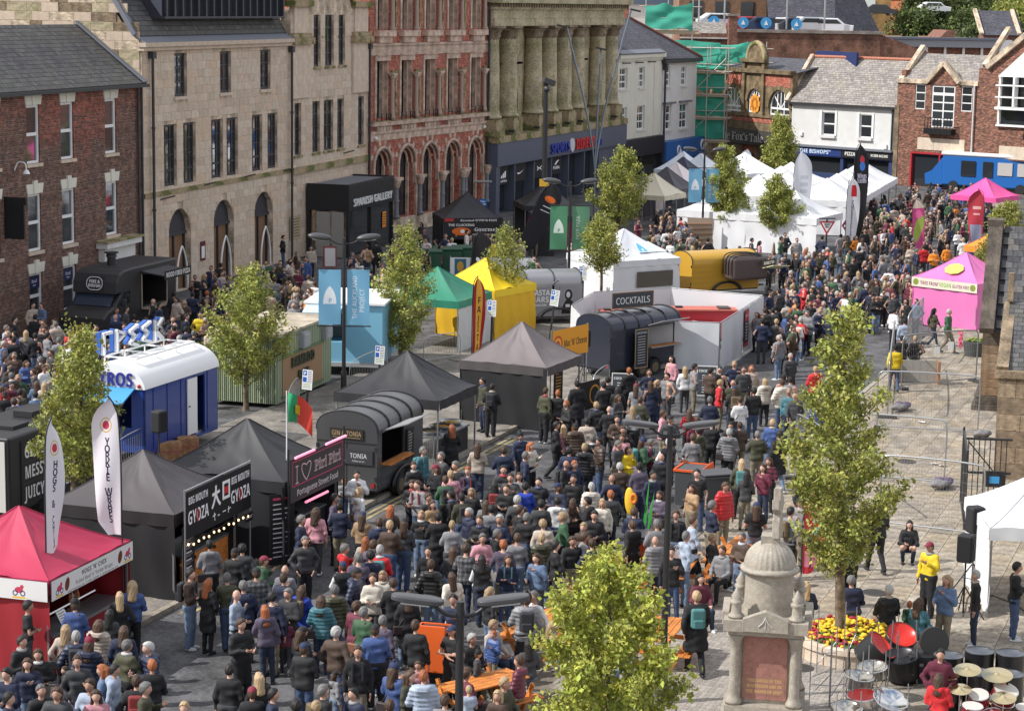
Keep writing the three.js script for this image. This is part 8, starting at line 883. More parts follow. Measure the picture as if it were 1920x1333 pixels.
// --- flower planter
{
  const c = gp(1600, 1232), o = thing('flower_planter', 'round pale stone planter full of yellow and red flowers', 'planter', V(c.x, 0.1, c.z), 0), r = 1.28;
  for (let i = 0; i < 14; i++) { const a = i * Math.PI * 2 / 14, seg = (y0, y1, r0, r1) => { const s = new THREE.Shape(); s.absarc(0, 0, r1, a + 0.012, a + 0.437, false); s.absarc(0, 0, r0, a + 0.437, a + 0.012, true); const g = new THREE.ExtrudeGeometry(s, { depth: y1 - y0, bevelEnabled: false, curveSegments: 6 }); g.rotateX(-Math.PI / 2); g.translate(0, y0, 0); return g; }; M('wall_stone', [seg(0, 0.3, r - 0.14, r)], pick(T.ashlar), o); M('coping_stone', [seg(0.305, 0.42, r - 0.2, r + 0.06)], T.ashlar[2], o); }
  M('soil', [cyl(r - 0.13, r - 0.13, 0.34, 0, 0.17, 0, 24)], mat([0.03, 0.02, 0.015], 0.95), o);
  const fl = new THREE.SphereGeometry(0.045, 6, 4); fl.scale(1, 0.6, 1); const cols = [[0.7, 0.45, 0.02], [0.75, 0.52, 0.03], [0.35, 0.02, 0.03], [0.05, 0.1, 0.02], [0.08, 0.14, 0.03]], bed = sub(o, 'flower_bed', V(0, 0, 0)), q = rng(77), mm = new THREE.Matrix4();
  const lists = cols.map(() => []); for (let i = 0; i < 1500; i++) { const a = q() * 6.283, rd = Math.sqrt(q()) * 1.1, edge = rd > 0.85; const k = i % 2 ? 3 + Math.floor(q() * 2) : edge ? (q() < 0.6 ? 2 : 0) : (q() < 0.12 ? 2 : Math.floor(q() * 2)); lists[k].push(mm.clone().makeScale(0.8 + q() * 0.8, 0.7 + q(), 0.8 + q() * 0.8).setPosition(Math.cos(a) * rd, 0.36 + (k > 2 ? 0 : 0.06) + q() * 0.12 + 0.1 * (1 - rd), Math.sin(a) * rd)); }
  lists.forEach((l, i) => { const im = new THREE.InstancedMesh(fl, mat(cols[i], 0.8), l.length); l.forEach((m, k) => im.setMatrixAt(k, m)); im.name = i < 3 ? 'flowers' : 'leaves'; im.userData.kind = 'stuff'; im.castShadow = im.receiveShadow = true; bed.add(im); });
}
// --- steel band
const CHROME = mat([0.72, 0.72, 0.72], 0.12, { metalness: 1 }), DRUMBLACK = mat([0.014, 0.014, 0.016], 0.35, { clearcoat: 0.4 });
[[1780, 1230, 'tall black bass pan left in the back row'], [1838, 1222, 'tall black bass pan second in the back row'], [1896, 1226, 'tall black bass pan third in the back row'], [1774, 1260, 'black bass pan left in the front row'], [1835, 1262, 'black bass pan middle of the front row'], [1893, 1265, 'black bass pan right in the front row']].forEach(([px, py, l]) => { const p = gp(px, py, 0.95), o = thing('bass_steel_pan', l, 'steel drum', V(p.x, 0.1, p.z), 0, 'black bass steel pans'); M('barrel', [lathe([[0.001, 0.02], [0.29, 0.02], [0.3, 0.3], [0.31, 0.32], [0.3, 0.34], [0.3, 0.85], [0.315, 0.87], [0.3, 0.88], [0.29, 0.87]], 28)], DRUMBLACK, o); M('playing_surface', [lathe([[0.001, 0.76], [0.15, 0.78], [0.27, 0.84], [0.295, 0.868]], 28)], mat([0.16, 0.17, 0.19], 0.3, { metalness: 0.7, side: THREE.DoubleSide }), o); });
function tiltPan(label, px, py, h, r, depth, tiltX, tiltZ, outer, inner, legs = true) { const p = gp(px, py, h), o = thing('steel_pan', label, 'steel drum', V(p.x, 0.1, p.z), 0, 'steel pans on stands'); const b = sub(o, 'pan', V(0, h, 0)); b.rotation.set(tiltX, 0, tiltZ); M('skirt', [lathe([[r * 0.94, -depth], [r, -depth + 0.02], [r, -0.02], [r + 0.015, 0], [r - 0.01, 0.005]], 30)], outer, b); M('bowl', [lathe([[0.001, -0.15], [r * 0.5, -0.12], [r * 0.88, -0.04], [r - 0.012, 0]], 30)], inner, b); if (legs) { for (let i = 0; i < 3; i++) { const a = i * 2.1 + 0.4; M('stand_leg', [bar(V(Math.cos(a) * r, 0.0, Math.sin(a) * r), V(Math.cos(a) * r * 0.9, h + 0.35, Math.sin(a) * r * 0.9), 0.012)], STEEL, o); } M('stand_ring', [bar(V(-r, 0.3, 0.1), V(r, 0.3, 0.1), 0.01), bar(V(0, 0.3, -r), V(0.2, 0.3, r), 0.01)], STEEL, o); } }
const REDIN = mat([0.62, 0.03, 0.02], 0.3, { side: THREE.DoubleSide }), CHIN = mat([0.5, 0.47, 0.42], 0.15, { metalness: 0.95, side: THREE.DoubleSide }), BLK2 = mat([0.014, 0.014, 0.016], 0.35, { side: THREE.DoubleSide }), CHR2 = mat([0.65, 0.65, 0.65], 0.15, { metalness: 1, side: THREE.DoubleSide });
tiltPan('tilted black steel pan with red bowl facing right', 1655, 1218, 0.75, 0.36, 0.5, 0.35, -0.65, BLK2, REDIN); tiltPan('steel pan with wide red bowl facing the camera', 1692, 1198, 0.8, 0.33, 0.3, 0.6, -0.1, BLK2, REDIN); tiltPan('black steel pan standing below the red bowls', 1690, 1238, 0.6, 0.36, 0.48, 0.2, 0.15, BLK2, BLK2); tiltPan('chrome steel pan nearest the planter', 1636, 1258, 0.72, 0.3, 0.22, 0.15, 0.1, CHR2, CHIN); tiltPan('chrome steel pan with dark bowl beside the stands', 1612, 1275, 0.7, 0.3, 0.25, 0.1, -0.1, CHR2, CHIN); tiltPan('chrome steel pan with red edge near the frame bottom', 1617, 1312, 0.7, 0.3, 0.2, 0.1, 0.1, CHR2, REDIN); tiltPan('mirror bright chrome steel pan at the frame bottom', 1672, 1320, 0.68, 0.35, 0.2, 0.35, -0.15, CHR2, CHR2); tiltPan('dark rimmed chrome pan at the lower left of the band', 1588, 1335, 0.7, 0.3, 0.22, 0.15, 0, CHR2, CHIN);
[[1536, 1322], [1547, 1250], [1567, 1318], [1588, 1240]].forEach(([px, py], i) => { const o = thing('music_stand_frame', ['leftmost', 'second from left', 'third from left', 'rightmost'][i] + ' bare steel pan stand beside the planter', 'stand', G0(px, Math.min(1332, py + 20)), rad(20 * i), 'empty steel pan stands'); M('upright', [cyl(0.012, 0.012, 1.5, -0.2, 0.75, 0, 6)], STEEL, o); M('upright', [cyl(0.012, 0.012, 1.3, 0.2, 0.65, 0.1, 6)], STEEL, o); M('brace', [bar(V(-0.2, 0.2, 0), V(0.2, 0.7, 0.1), 0.01), bar(V(-0.2, 0.45, 0), V(0.2, 0.45, 0.1), 0.01), bar(V(-0.4, 0.02, 0.2), V(0.4, 0.02, -0.2), 0.012)], STEEL, o); });
{ // drum kit
  const p = gp(1830, 1345, 0.6), o = thing('drum_kit', 'maroon drum kit with brass cymbals at the lower corner', 'drum kit', V(p.x, 0.1, p.z), rad(10)), MR = mat([0.22, 0.012, 0.02], 0.25, { clearcoat: 0.8 }), SKIN = mat([0.6, 0.56, 0.5], 0.5), BRASS = mat([0.7, 0.58, 0.34], 0.22, { metalness: 1 });
  const drum = (x, y, z, r, h, rx, rz) => { const g = sub(o, 'drum', V(x, y, z)); g.rotation.set(rx, 0, rz); M('shell', [cyl(r, r, h, 0, 0, 0, 24)], MR, g); M('skin', [cyl(r * 0.97, r * 0.97, 0.01, 0, h / 2 + 0.008, 0, 24)], SKIN, g); M('hoop', [torus(r, 0.012, 0, h / 2, 0, Math.PI / 2), torus(r, 0.012, 0, -h / 2, 0, Math.PI / 2)], CHROME, g); };
  drum(0.1, 0.8, -0.15, 0.2, 0.24, 0.3, 0.1); drum(0.65, 0.85, -0.2, 0.24, 0.26, 0.35, -0.1); drum(-0.2, 0.75, 0.3, 0.2, 0.18, 0.1, 0); drum(0.35, 0.35, 0.2, 0.32, 0.45, Math.PI / 2, 0); drum(0.95, 0.55, 0.3, 0.26, 0.4, 0.05, 0);
  for (const [x, y, z, r] of [[0.0, 1.3, -0.5, 0.26], [0.55, 1.22, -0.35, 0.3], [-0.3, 1.05, -0.1, 0.22], [0.4, 1.0, 0.35, 0.24], [-0.35, 1.2, -0.55, 0.2]]) { const c = M('cymbal', [lathe([[0.001, 0.05], [0.05, 0.045], [0.07, 0.015], [r, -0.01], [r, -0.016], [0.06, 0.005], [0.001, 0.03]], 28)], BRASS, o); c.position.set(x, y, z); c.rotation.set(0.2, 0, 0.1); M('cymbal_stand', [bar(V(x, 0, z), V(x, y, z), 0.012), bar(V(x - 0.2, 0, z + 0.1), V(x, 0.35, z), 0.01), bar(V(x + 0.2, 0, z), V(x, 0.35, z), 0.01)], CHROME, o); }
}
{ const p = gp(1742, 1232, 0.6), o = thing('equipment_case', 'black flight case with a round bag behind the red bowls', 'case', V(p.x, 0.1, p.z)); M('case', [rbox(0.9, 0.6, 0.6, 0.03, 0, 0.3, 0)], FRAMEBLACK, o); M('round_bag', [cyl(0.3, 0.3, 0.2, 0.1, 0.85, 0, 24, Math.PI / 2 - 0.2)], mat([0.02, 0.02, 0.02], 0.7), o); M('latch', [box(0.08, 0.06, 0.02, -0.2, 0.42, 0.305), box(0.08, 0.06, 0.02, 0.2, 0.42, 0.305)], STEEL, o); }
{ // daffodil walkabout figure
  const p = gp(1190, 1060), o = thing('daffodil_figure', 'giant daffodil puppet with yellow bloom and green cloth stem', 'puppet', V(p.x, 0, p.z), rad(-20)); o.scale.set(0.5, 0.8, 0.6); M('pole', [cyl(0.015, 0.015, 2.6, -0.25, 1.3, 0, 6)], FRAMEBLACK, o); M('cloth_stem', [lathe([[0.3, 0.02], [0.26, 0.5], [0.2, 1.0], [0.3, 1.3], [0.14, 1.5], [0.001, 1.5]], 20)], cloth([0.02, 0.3, 0.05]), o); M('bloom', [sph(0.3, -0.05, 2.1, 0.1, 0.9, 1.5, 0.4, 16).rotateZ(0.12)], cloth([0.75, 0.47, 0.03]), o); M('trumpet', [torus(0.13, 0.06, -0.05, 2.2, 0.24)], cloth([0.7, 0.2, 0.02]), o); for (const [x, h, t] of [[0.3, 2.9, -0.12], [0.42, 2.5, -0.2]]) M('leaf_blade', [prism([[0, 0.8], [0.09, 1.6], [0.03, h], [-0.07, 1.6]], 0.03, x, 0, 0, 0, 0, t)], cloth([0.04, 0.32, 0.04]), o);
}
// ---------------------------------------------------------------- people
// smooth surface from a distance field (surface nets)
function mesher(f, lo, hi, c) {
  const n = [0, 1, 2].map((k) => Math.ceil((hi[k] - lo[k]) / c) + 1), [nx, ny, nz] = n, D = new Float32Array(nx * ny * nz), id = (i, j, k) => (k * ny + j) * nx + i;
  for (let k = 0; k < nz; k++) for (let j = 0; j < ny; j++) for (let i = 0; i < nx; i++) D[id(i, j, k)] = f(lo[0] + i * c, lo[1] + j * c, lo[2] + k * c);
  const vi = new Int32Array(nx * ny * nz).fill(-1), P = [], E = [[0, 1], [0, 2], [0, 4], [1, 3], [1, 5], [2, 3], [2, 6], [3, 7], [4, 5], [4, 6], [5, 7], [6, 7]];
  for (let k = 0; k < nz - 1; k++) for (let j = 0; j < ny - 1; j++) for (let i = 0; i < nx - 1; i++) { const v = []; let m = 0; for (let q = 0; q < 8; q++) { v[q] = D[id(i + (q & 1), j + (q >> 1 & 1), k + (q >> 2))]; if (v[q] < 0) m++; } if (!m || m === 8) continue; let x = 0, y = 0, z = 0, cnt = 0; for (const [a, b] of E) if ((v[a] < 0) !== (v[b] < 0)) { const t = v[a] / (v[a] - v[b]); x += lerp(a & 1, b & 1, t); y += lerp(a >> 1 & 1, b >> 1 & 1, t); z += lerp(a >> 2, b >> 2, t); cnt++; } vi[id(i, j, k)] = P.length / 3; P.push(lo[0] + (i + x / cnt) * c, lo[1] + (j + y / cnt) * c, lo[2] + (k + z / cnt) * c); }
  const ix = [], quad = (a, b, d, e, flip) => { if (a < 0 || b < 0 || d < 0 || e < 0) return; flip ? ix.push(a, d, b, a, e, d) : ix.push(a, b, d, a, d, e); };
  for (let k = 1; k < nz - 1; k++) for (let j = 1; j < ny - 1; j++) for (let i = 1; i < nx - 1; i++) { const s = D[id(i, j, k)] < 0; if (s !== D[id(i + 1, j, k)] < 0) quad(vi[id(i, j - 1, k - 1)], vi[id(i, j, k - 1)], vi[id(i, j, k)], vi[id(i, j - 1, k)], !s); if (s !== D[id(i, j + 1, k)] < 0) quad(vi[id(i - 1, j, k - 1)], vi[id(i - 1, j, k)], vi[id(i, j, k)], vi[id(i, j, k - 1)], !s); if (s !== D[id(i, j, k + 1)] < 0) quad(vi[id(i - 1, j - 1, k)], vi[id(i, j - 1, k)], vi[id(i, j, k)], vi[id(i - 1, j, k)], !s); }
  const g = new THREE.BufferGeometry(); g.setAttribute('position', new THREE.Float32BufferAttribute(P, 3)); g.setIndex(ix); g.computeVertexNormals(); return g;
}
const cap = (x, y, z, b, off) => { const [a, e, r0, r1] = b, dx = e[0] - a[0], dy = e[1] - a[1], dz = e[2] - a[2], t = clamp(((x - a[0]) * dx + (y - a[1]) * dy + (z - a[2]) * dz) / (dx * dx + dy * dy + dz * dz + 1e-9), 0, 1); return Math.hypot(x - a[0] - dx * t, y - a[1] - dy * t, (z - a[2] - dz * t)) - lerp(r0, r1, t) - off; };
const smin = (a, b, k) => { const h = clamp(0.5 + 0.5 * (b - a) / k, 0, 1); return lerp(b, a, h) - k * h * (1 - h); };
const field = (bones, off, k = 0.035) => (x, y, z) => { let d = 9; for (const b of bones) d = smin(d, cap(x, y, z, b, off), k); return d; };
// poses: elbow, wrist for each side (x mirrored by hand), then knee, ankle; figure faces +z, 1.72 m tall
const POSES = {
  stand: { L: [[0.25, 1.13, -0.03], [0.25, 0.88, 0.05]], R: [[-0.25, 1.13, -0.03], [-0.25, 0.88, 0.05]] },
  hold: { L: [[0.25, 1.13, 0.02], [0.1, 1.15, 0.27]], R: [[-0.25, 1.13, 0.02], [-0.1, 1.17, 0.27]] },
  pocket: { L: [[0.31, 1.14, -0.07], [0.2, 0.94, 0.09]], R: [[-0.31, 1.14, -0.07], [-0.2, 0.94, 0.09]] },
  eat: { L: [[0.27, 1.15, 0.05], [0.08, 1.36, 0.2]], R: [[-0.25, 1.13, 0], [-0.12, 1.12, 0.25]] },
  cross: { L: [[0.27, 1.14, 0.04], [-0.06, 1.16, 0.19]], R: [[-0.27, 1.13, 0.04], [0.06, 1.1, 0.21]] },
  phone: { L: [[0.26, 1.16, 0.06], [0.12, 1.3, 0.28]], R: [[-0.27, 1.12, -0.05], [-0.27, 0.88, 0.02]] },
  walk: { L: [[0.25, 1.14, -0.12], [0.24, 0.92, -0.1]], R: [[-0.25, 1.14, 0.08], [-0.23, 0.96, 0.2]], legs: [[[0.1, 0.5, 0.17], [0.1, 0.09, 0.26]], [[-0.1, 0.5, 0.02], [-0.1, 0.13, -0.28]]] },
  sit: { drop: 0.43, L: [[0.25, 1.13, 0.06], [0.15, 1.02, 0.3]], R: [[-0.25, 1.13, 0.06], [-0.12, 1.05, 0.3]], legs: [[[0.12, 0.93, 0.42], [0.12, 0.51, 0.44]], [[-0.12, 0.93, 0.42], [-0.12, 0.51, 0.44]]] },
  crouch: { drop: 0.55, L: [[0.24, 1.12, 0.12], [0.12, 1.08, 0.34]], R: [[-0.24, 1.12, 0.12], [-0.1, 1.15, 0.32]], legs: [[[0.16, 1.08, 0.4], [0.13, 0.63, 0.12]], [[-0.16, 1.08, 0.4], [-0.13, 0.63, 0.12]]] },
};
const HEAD = [0, 1.615, 0.03];
function skeleton(p) { const q = POSES[p], lg = q.legs || [[[0.1, 0.5, 0.015], [0.105, 0.09, -0.01]], [[-0.1, 0.5, 0.015], [-0.105, 0.09, -0.01]]], arm = [], leg = [], fore = []; for (const [s, S] of [[1, q.L], [-1, q.R]]) { const sh0 = [s * 0.175, 1.4, -0.01]; arm.push([sh0, S[0], 0.052, 0.041]); fore.push([S[0], S[1], 0.04, 0.03]); } lg.forEach(([k, a], i) => { const s = i ? -1 : 1; leg.push([[s * 0.085, 0.93, -0.01], k, 0.092, 0.062], [k, a, 0.06, 0.043]); }); return { arm, fore, leg, ank: lg.map((l) => l[1]), knee: lg.map((l) => l[0]), wr: [q.L, q.R], torso: [[[-0.1, 1.36, -0.005], [0.1, 1.36, -0.005], 0.098, 0.098], [[-0.075, 1.22, 0], [0.075, 1.22, 0], 0.1, 0.1], [[-0.06, 1.08, 0.005], [0.06, 1.08, 0.005], 0.105, 0.105], [[-0.08, 0.95, -0.01], [0.08, 0.95, -0.01], 0.108, 0.108]], neck: [[[0, 1.4, 0], [0, 1.56, 0.01], 0.06, 0.05]], drop: q.drop || 0 }; }
function headGeo(n) { // shaped head: brow, nose, jaw, ears; eyes and lips as paint on the skin
  const g = new THREE.SphereGeometry(1, n, n), P = g.attributes.position, col = [];
  for (let i = 0; i < P.count; i++) { let x = P.getX(i), y = P.getY(i), z = P.getZ(i); const f = Math.max(0, z), jaw = y < 0 ? 1 + 0.28 * y * (1 - 0.3 * f) : 1; const nose = Math.exp(-((x / 0.16) ** 2) - ((y + 0.12) / 0.2) ** 2) * f * 0.24, brow = -Math.exp(-(((Math.abs(x) - 0.38) / 0.2) ** 2) - ((y - 0.08) / 0.12) ** 2) * f * 0.06, ear = Math.exp(-(((Math.abs(x) - 1) / 0.12) ** 2) - (y / 0.22) ** 2 - (z / 0.25) ** 2) * 0.16; const eye = f > 0.5 && Math.hypot((Math.abs(x) - 0.36) / 0.13, (y - 0.06) / 0.08) < 1, lip = f > 0.6 && Math.hypot(x / 0.26, (y + 0.5) / 0.07) < 1; P.setXYZ(i, x * jaw * 0.077 * (1 + ear), y * 0.115, (z * jaw + nose + brow) * 0.095); const c = eye ? [0.25, 0.22, 0.2] : lip ? [0.85, 0.55, 0.52] : [1, 1, 1]; col.push(...c); }
  g.translate(...HEAD); g.computeVertexNormals(); g.setAttribute('color', new THREE.Float32BufferAttribute(col, 3)); return g;
}
function handGeo(e, w, s, lo) { const gs = [], d = V(...w).sub(V(...e)).normalize(), q = new THREE.Quaternion().setFromUnitVectors(V(0, -1, 0), d), add = (g) => { g.applyQuaternion(q); g.translate(...w); gs.push(g); }; const pal = new THREE.SphereGeometry(0.045, 8, 6); pal.scale(0.5, 1.05, 0.85); pal.translate(0, -0.045, 0); add(pal); const fin = lo ? [] : [[-0.026, 0.075], [-0.009, 0.085], [0.009, 0.08], [0.025, 0.065]]; fin.forEach(([z, l]) => { const g = new THREE.CylinderGeometry(0.0085, 0.007, l * 0.6, 5); g.translate(0, -0.085 - l * 0.25, z); add(g); const h = new THREE.CylinderGeometry(0.008, 0.006, l * 0.55, 5); h.rotateZ(s * 0.5); h.translate(-s * 0.012, -0.095 - l * 0.62, z); add(h); }); const th = new THREE.CylinderGeometry(0.01, 0.008, 0.06, 5); th.rotateX(0.7); th.translate(0, -0.06, 0.05); add(th); if (lo) { const g = new THREE.SphereGeometry(0.04, 6, 5); g.scale(0.45, 1.2, 0.8); g.translate(0, -0.11, 0); add(g); } return gs; }
const white = (g) => { if (!g.attributes.color) g.setAttribute('color', new THREE.Float32BufferAttribute(new Float32Array(g.attributes.position.count * 3).fill(1), 3)); for (const k of Object.keys(g.attributes)) if (!['position', 'normal', 'color'].includes(k)) g.deleteAttribute(k); return g; };
const GC = new Map(), cached = (k, f) => { if (!GC.has(k)) GC.set(k, f()); return GC.get(k); };
const BL = [-0.48, 0, -0.42], BH = [0.48, 1.75, 0.6];
const bodyGeo = (p, lo) => cached('b' + p + lo, () => { const s = skeleton(p), g = mesher(field([...s.arm, ...s.fore, ...s.leg, ...s.torso, ...s.neck], -0.004), BL, BH, lo ? 0.05 : 0.038); return mergeGeometries([white(g), white(headGeo(lo ? 10 : 18)), ...[0, 1].flatMap((i) => handGeo(s.wr[i][0], s.wr[i][1], i ? -1 : 1, lo)).map(white)].map((h) => h)); });
// fabric colour: plain melange, hoops or a check
function weave(pat, g) { const P = g.attributes.position, c = []; for (let i = 0; i < P.count; i++) { const y = P.getY(i), x = P.getX(i) + P.getZ(i) * 0.6, n = 0.86 + 0.28 * hash(i, 7, 3); let k = n; if (pat === 1) k *= Math.sin(y * 52) > 0 ? 1 : 0.25; if (pat === 2) k *= (Math.sin(y * 60) > 0 ? 1 : 0.5) * (Math.sin(x * 60) > 0 ? 1 : 0.5); c.push(k, k, k); } g.setAttribute('color', new THREE.Float32BufferAttribute(c, 3)); return g; }
const topGeo = (p, kind, lo, pat = 0) => cached('t' + p + kind + lo + pat, () => {
  const s = skeleton(p), off = { p: 0.028, c: 0.02, j: 0.015, h: 0.018, g: 0.022, s: 0.011, t: 0.01 }[kind], hem = (kind === 'c' ? 0.52 : kind === 't' ? 0.9 : kind === 'p' ? 0.8 : 0.85), sl = kind === 't' ? s.arm.map(([a, b, r, q]) => [a, a.map((v, i) => lerp(v, b[i], 0.55)), r, q]) : kind === 'g' ? s.arm.map(([a, b, r, q]) => [a, a.map((v, i) => lerp(v, b[i], 0.06)), r, q]) : [...s.arm, ...s.fore.map(([a, b, r, q]) => [a, a.map((v, i) => lerp(v, b[i], 0.94)), r, q])];
  const bones = [...s.torso, ...sl]; if (kind === 'c' && !s.drop) bones.push([[-0.1, 0.9, -0.01], [-0.13, 0.5, 0], 0.1, 0.1], [[0.1, 0.9, -0.01], [0.13, 0.5, 0], 0.1, 0.1], [[0, 0.9, 0], [0, 0.5, 0], 0.13, 0.15]); else if (!s.drop) bones.push([[-0.08, 0.86, -0.01], [0.08, 0.86, -0.01], 0.1, 0.1]);
  if (kind !== 't' && kind !== 's') bones.push([[-0.045, 1.44, -0.03], [0.045, 1.44, -0.03], 0.035, 0.035]); if (kind === 'h' || kind === 'p') bones.push([[-0.06, 1.44, -0.09], [0.06, 1.44, -0.09], 0.06, 0.06]);
  const f = field(bones, off, 0.04), hm = s.drop ? 0.9 : hem;
  return weave(pat, mesher((x, y, z) => { let d = f(x, y, z); if (kind === 'p') d += 0.011 * Math.cos(y * 6.2832 / 0.085); else d += 0.007 * (Math.sin(y * 31 + x * 13) + Math.sin(z * 27 - y * 19 + x * 9)) * (y < 1.3 ? 1 : 0.4); return Math.max(d, hm - y, y - 1.5, (Math.hypot(x, z - 0.04) < 0.075 && y > 1.47 ? 0.02 : -9)); }, BL, BH, lo ? 0.044 : pat ? 0.024 : 0.03));
});
const sleeveGeo = (p, lo) => cached('v' + p + lo, () => { const s = skeleton(p); return mesher(field([...s.arm, ...s.fore.map(([a, b, r, q]) => [a, a.map((v, i) => lerp(v, b[i], 0.94)), r, q])], 0.012), BL, BH, lo ? 0.044 : 0.032); });
const legGeo = (p, kind, lo) => cached('l' + p + kind + lo, () => { const s = skeleton(p), f = field([...s.leg, [[-0.08, 0.95, -0.01], [0.08, 0.95, -0.01], 0.105, 0.105]], kind === 'w' ? 0.03 : 0.011, 0.03), b = s.drop ? -9 : 0.055; return mesher((x, y, z) => Math.max(f(x, y, z) + 0.005 * Math.sin(y * 37 + x * 20), y - 1.0, b - y), [-0.35, s.drop ? 0.35 : 0, -0.45], [0.35, 1.15, 0.62], lo ? 0.045 : 0.03); });
const shoeGeo = (p) => cached('s' + p, () => { const s = skeleton(p); return mergeGeometries(s.ank.map((a, i) => { const g = new THREE.SphereGeometry(0.5, 10, 8), P = g.attributes.position; g.scale(0.1, 0.1, 0.28); for (let k = 0; k < P.count; k++) P.setY(k, Math.max(-0.03, P.getY(k))); g.translate(a[0], a[1] - 0.055, a[2] + 0.06); g.computeVertexNormals(); return white(g); })); });
const hairGeo = (long, lo) => cached('h' + long + lo, () => { const [, hy, hz] = HEAD, c = lo ? 0.026 : 0.016; return mesher((x, y, z) => { const e = Math.hypot(x / 0.09, (y - hy - 0.018) / 0.124, (z - hz + 0.012) / 0.11) - 1, cut = (z - hz - 0.03) - 0.9 * (y - hy - 0.045); let d = Math.max(e * 0.085, cut, hy - 0.06 - y); if (long) { const b = smin(cap(x * 0.72, y, z, [[0, hy + 0.02, -0.055], [0, hy - 0.26, -0.105], 0.07, 0.062], 0), Math.min(cap(x, y, z, [[0.07, hy + 0.03, 0.0], [0.085, hy - 0.2, 0.0], 0.028, 0.024], 0), cap(x, y, z, [[-0.07, hy + 0.03, 0.0], [-0.085, hy - 0.2, 0.0], 0.028, 0.024], 0)), 0.02); d = smin(d, b, 0.02); } return d + 0.005 * Math.sin(x * 110 + z * 60 + y * 20); }, [-0.15, 1.2, -0.24], [0.15, 1.78, 0.17], c); });
const capGeo = (k) => cached('c' + k, () => { const [, hy, hz] = HEAD; if (k === 'o') return mergeGeometries([white(lathe([[0.097, -0.02], [0.1, 0.03], [0.088, 0.08], [0.05, 0.115], [0.001, 0.125]], 16, 0, hy + 0.04, hz - 0.01)), white(sph(0.032, 0, hy + 0.18, hz - 0.01))]); const g = new THREE.SphereGeometry(0.097, 16, 8, 0, 6.2832, 0, 1.5); g.scale(0.95, 0.95, 1.12); g.translate(0, hy + 0.035, hz - 0.005); const b = new THREE.CylinderGeometry(0.075, 0.075, 0.012, 14, 1, false, -1.3, 2.6); b.scale(1, 1, 1.3); b.translate(0, hy + 0.045, hz + 0.075); return mergeGeometries([white(g), white(b)]); });
const scarfGeo = () => cached('scarf', () => torus(0.068, 0.034, 0, 1.475, 0.005, Math.PI / 2 + 0.15, 0, 0, 6.2832, 14));
const packGeo = () => cached('pack', () => mergeGeometries([white(rbox(0.27, 0.4, 0.14, 0.05, 0, 1.24, -0.2)), white(rbox(0.2, 0.18, 0.06, 0.03, 0, 1.14, -0.28)), white(rbox(0.04, 0.36, 0.03, 0.01, 0.1, 1.28, 0.12)), white(rbox(0.04, 0.36, 0.03, 0.01, -0.1, 1.28, 0.12))]));
const bagGeo = () => cached('bag', () => mergeGeometries([white(rbox(0.24, 0.2, 0.09, 0.03, 0.2, 0.9, -0.1)), white(bar(V(0.2, 1.0, -0.1), V(-0.12, 1.47, -0.09), 0.012).toNonIndexed())]));
const COL = { bk: ['black', [0.012, 0.012, 0.014]], nv: ['navy', [0.014, 0.02, 0.05]], gy: ['grey', [0.2, 0.2, 0.21]], ch: ['charcoal', [0.045, 0.046, 0.05]], wh: ['white', [0.66, 0.66, 0.66]], cr: ['cream', [0.6, 0.55, 0.47]], be: ['beige', [0.42, 0.35, 0.29]], br: ['brown', [0.065, 0.04, 0.028]], rd: ['red', [0.5, 0.02, 0.025]], pk: ['pink', [0.52, 0.25, 0.29]], gn: ['green', [0.04, 0.1, 0.05]], ol: ['olive', [0.055, 0.055, 0.03]], tl: ['teal', [0.05, 0.15, 0.18]], bl: ['blue', [0.05, 0.09, 0.24]], rb: ['royal blue', [0.02, 0.05, 0.34]], lb: ['pale blue', [0.34, 0.4, 0.5]], pu: ['purple', [0.1, 0.08, 0.12]], ma: ['maroon', [0.12, 0.02, 0.04]], or: ['orange', [0.7, 0.22, 0.02]], ye: ['yellow', [0.7, 0.5, 0.02]], tn: ['tan', [0.34, 0.22, 0.12]], dn: ['denim blue', [0.1, 0.15, 0.25]] };
const GARM = { j: 'jacket', p: 'puffer jacket', c: 'long coat', h: 'hooded top', t: 't-shirt', g: 'gilet', s: 'jumper' };
const HAIRC = { d: ['dark', [0.012, 0.01, 0.009]], n: ['brown', [0.06, 0.032, 0.018]], b: ['blonde', [0.36, 0.25, 0.14]], g: ['grey', [0.13, 0.125, 0.12]], w: ['white', [0.38, 0.37, 0.35]], r: ['ginger', [0.3, 0.09, 0.03]] };
const PANTS = [['black', [0.012, 0.012, 0.014]], ['black', [0.015, 0.015, 0.018]], ['navy', [0.02, 0.03, 0.06]], ['blue denim', [0.05, 0.078, 0.15]], ['pale denim', [0.13, 0.18, 0.27]], ['charcoal', [0.05, 0.05, 0.055]], ['khaki', [0.2, 0.17, 0.12]]];
const SKIN = [[0.5, 0.29, 0.21], [0.44, 0.25, 0.18], [0.54, 0.33, 0.25], [0.38, 0.21, 0.145]];
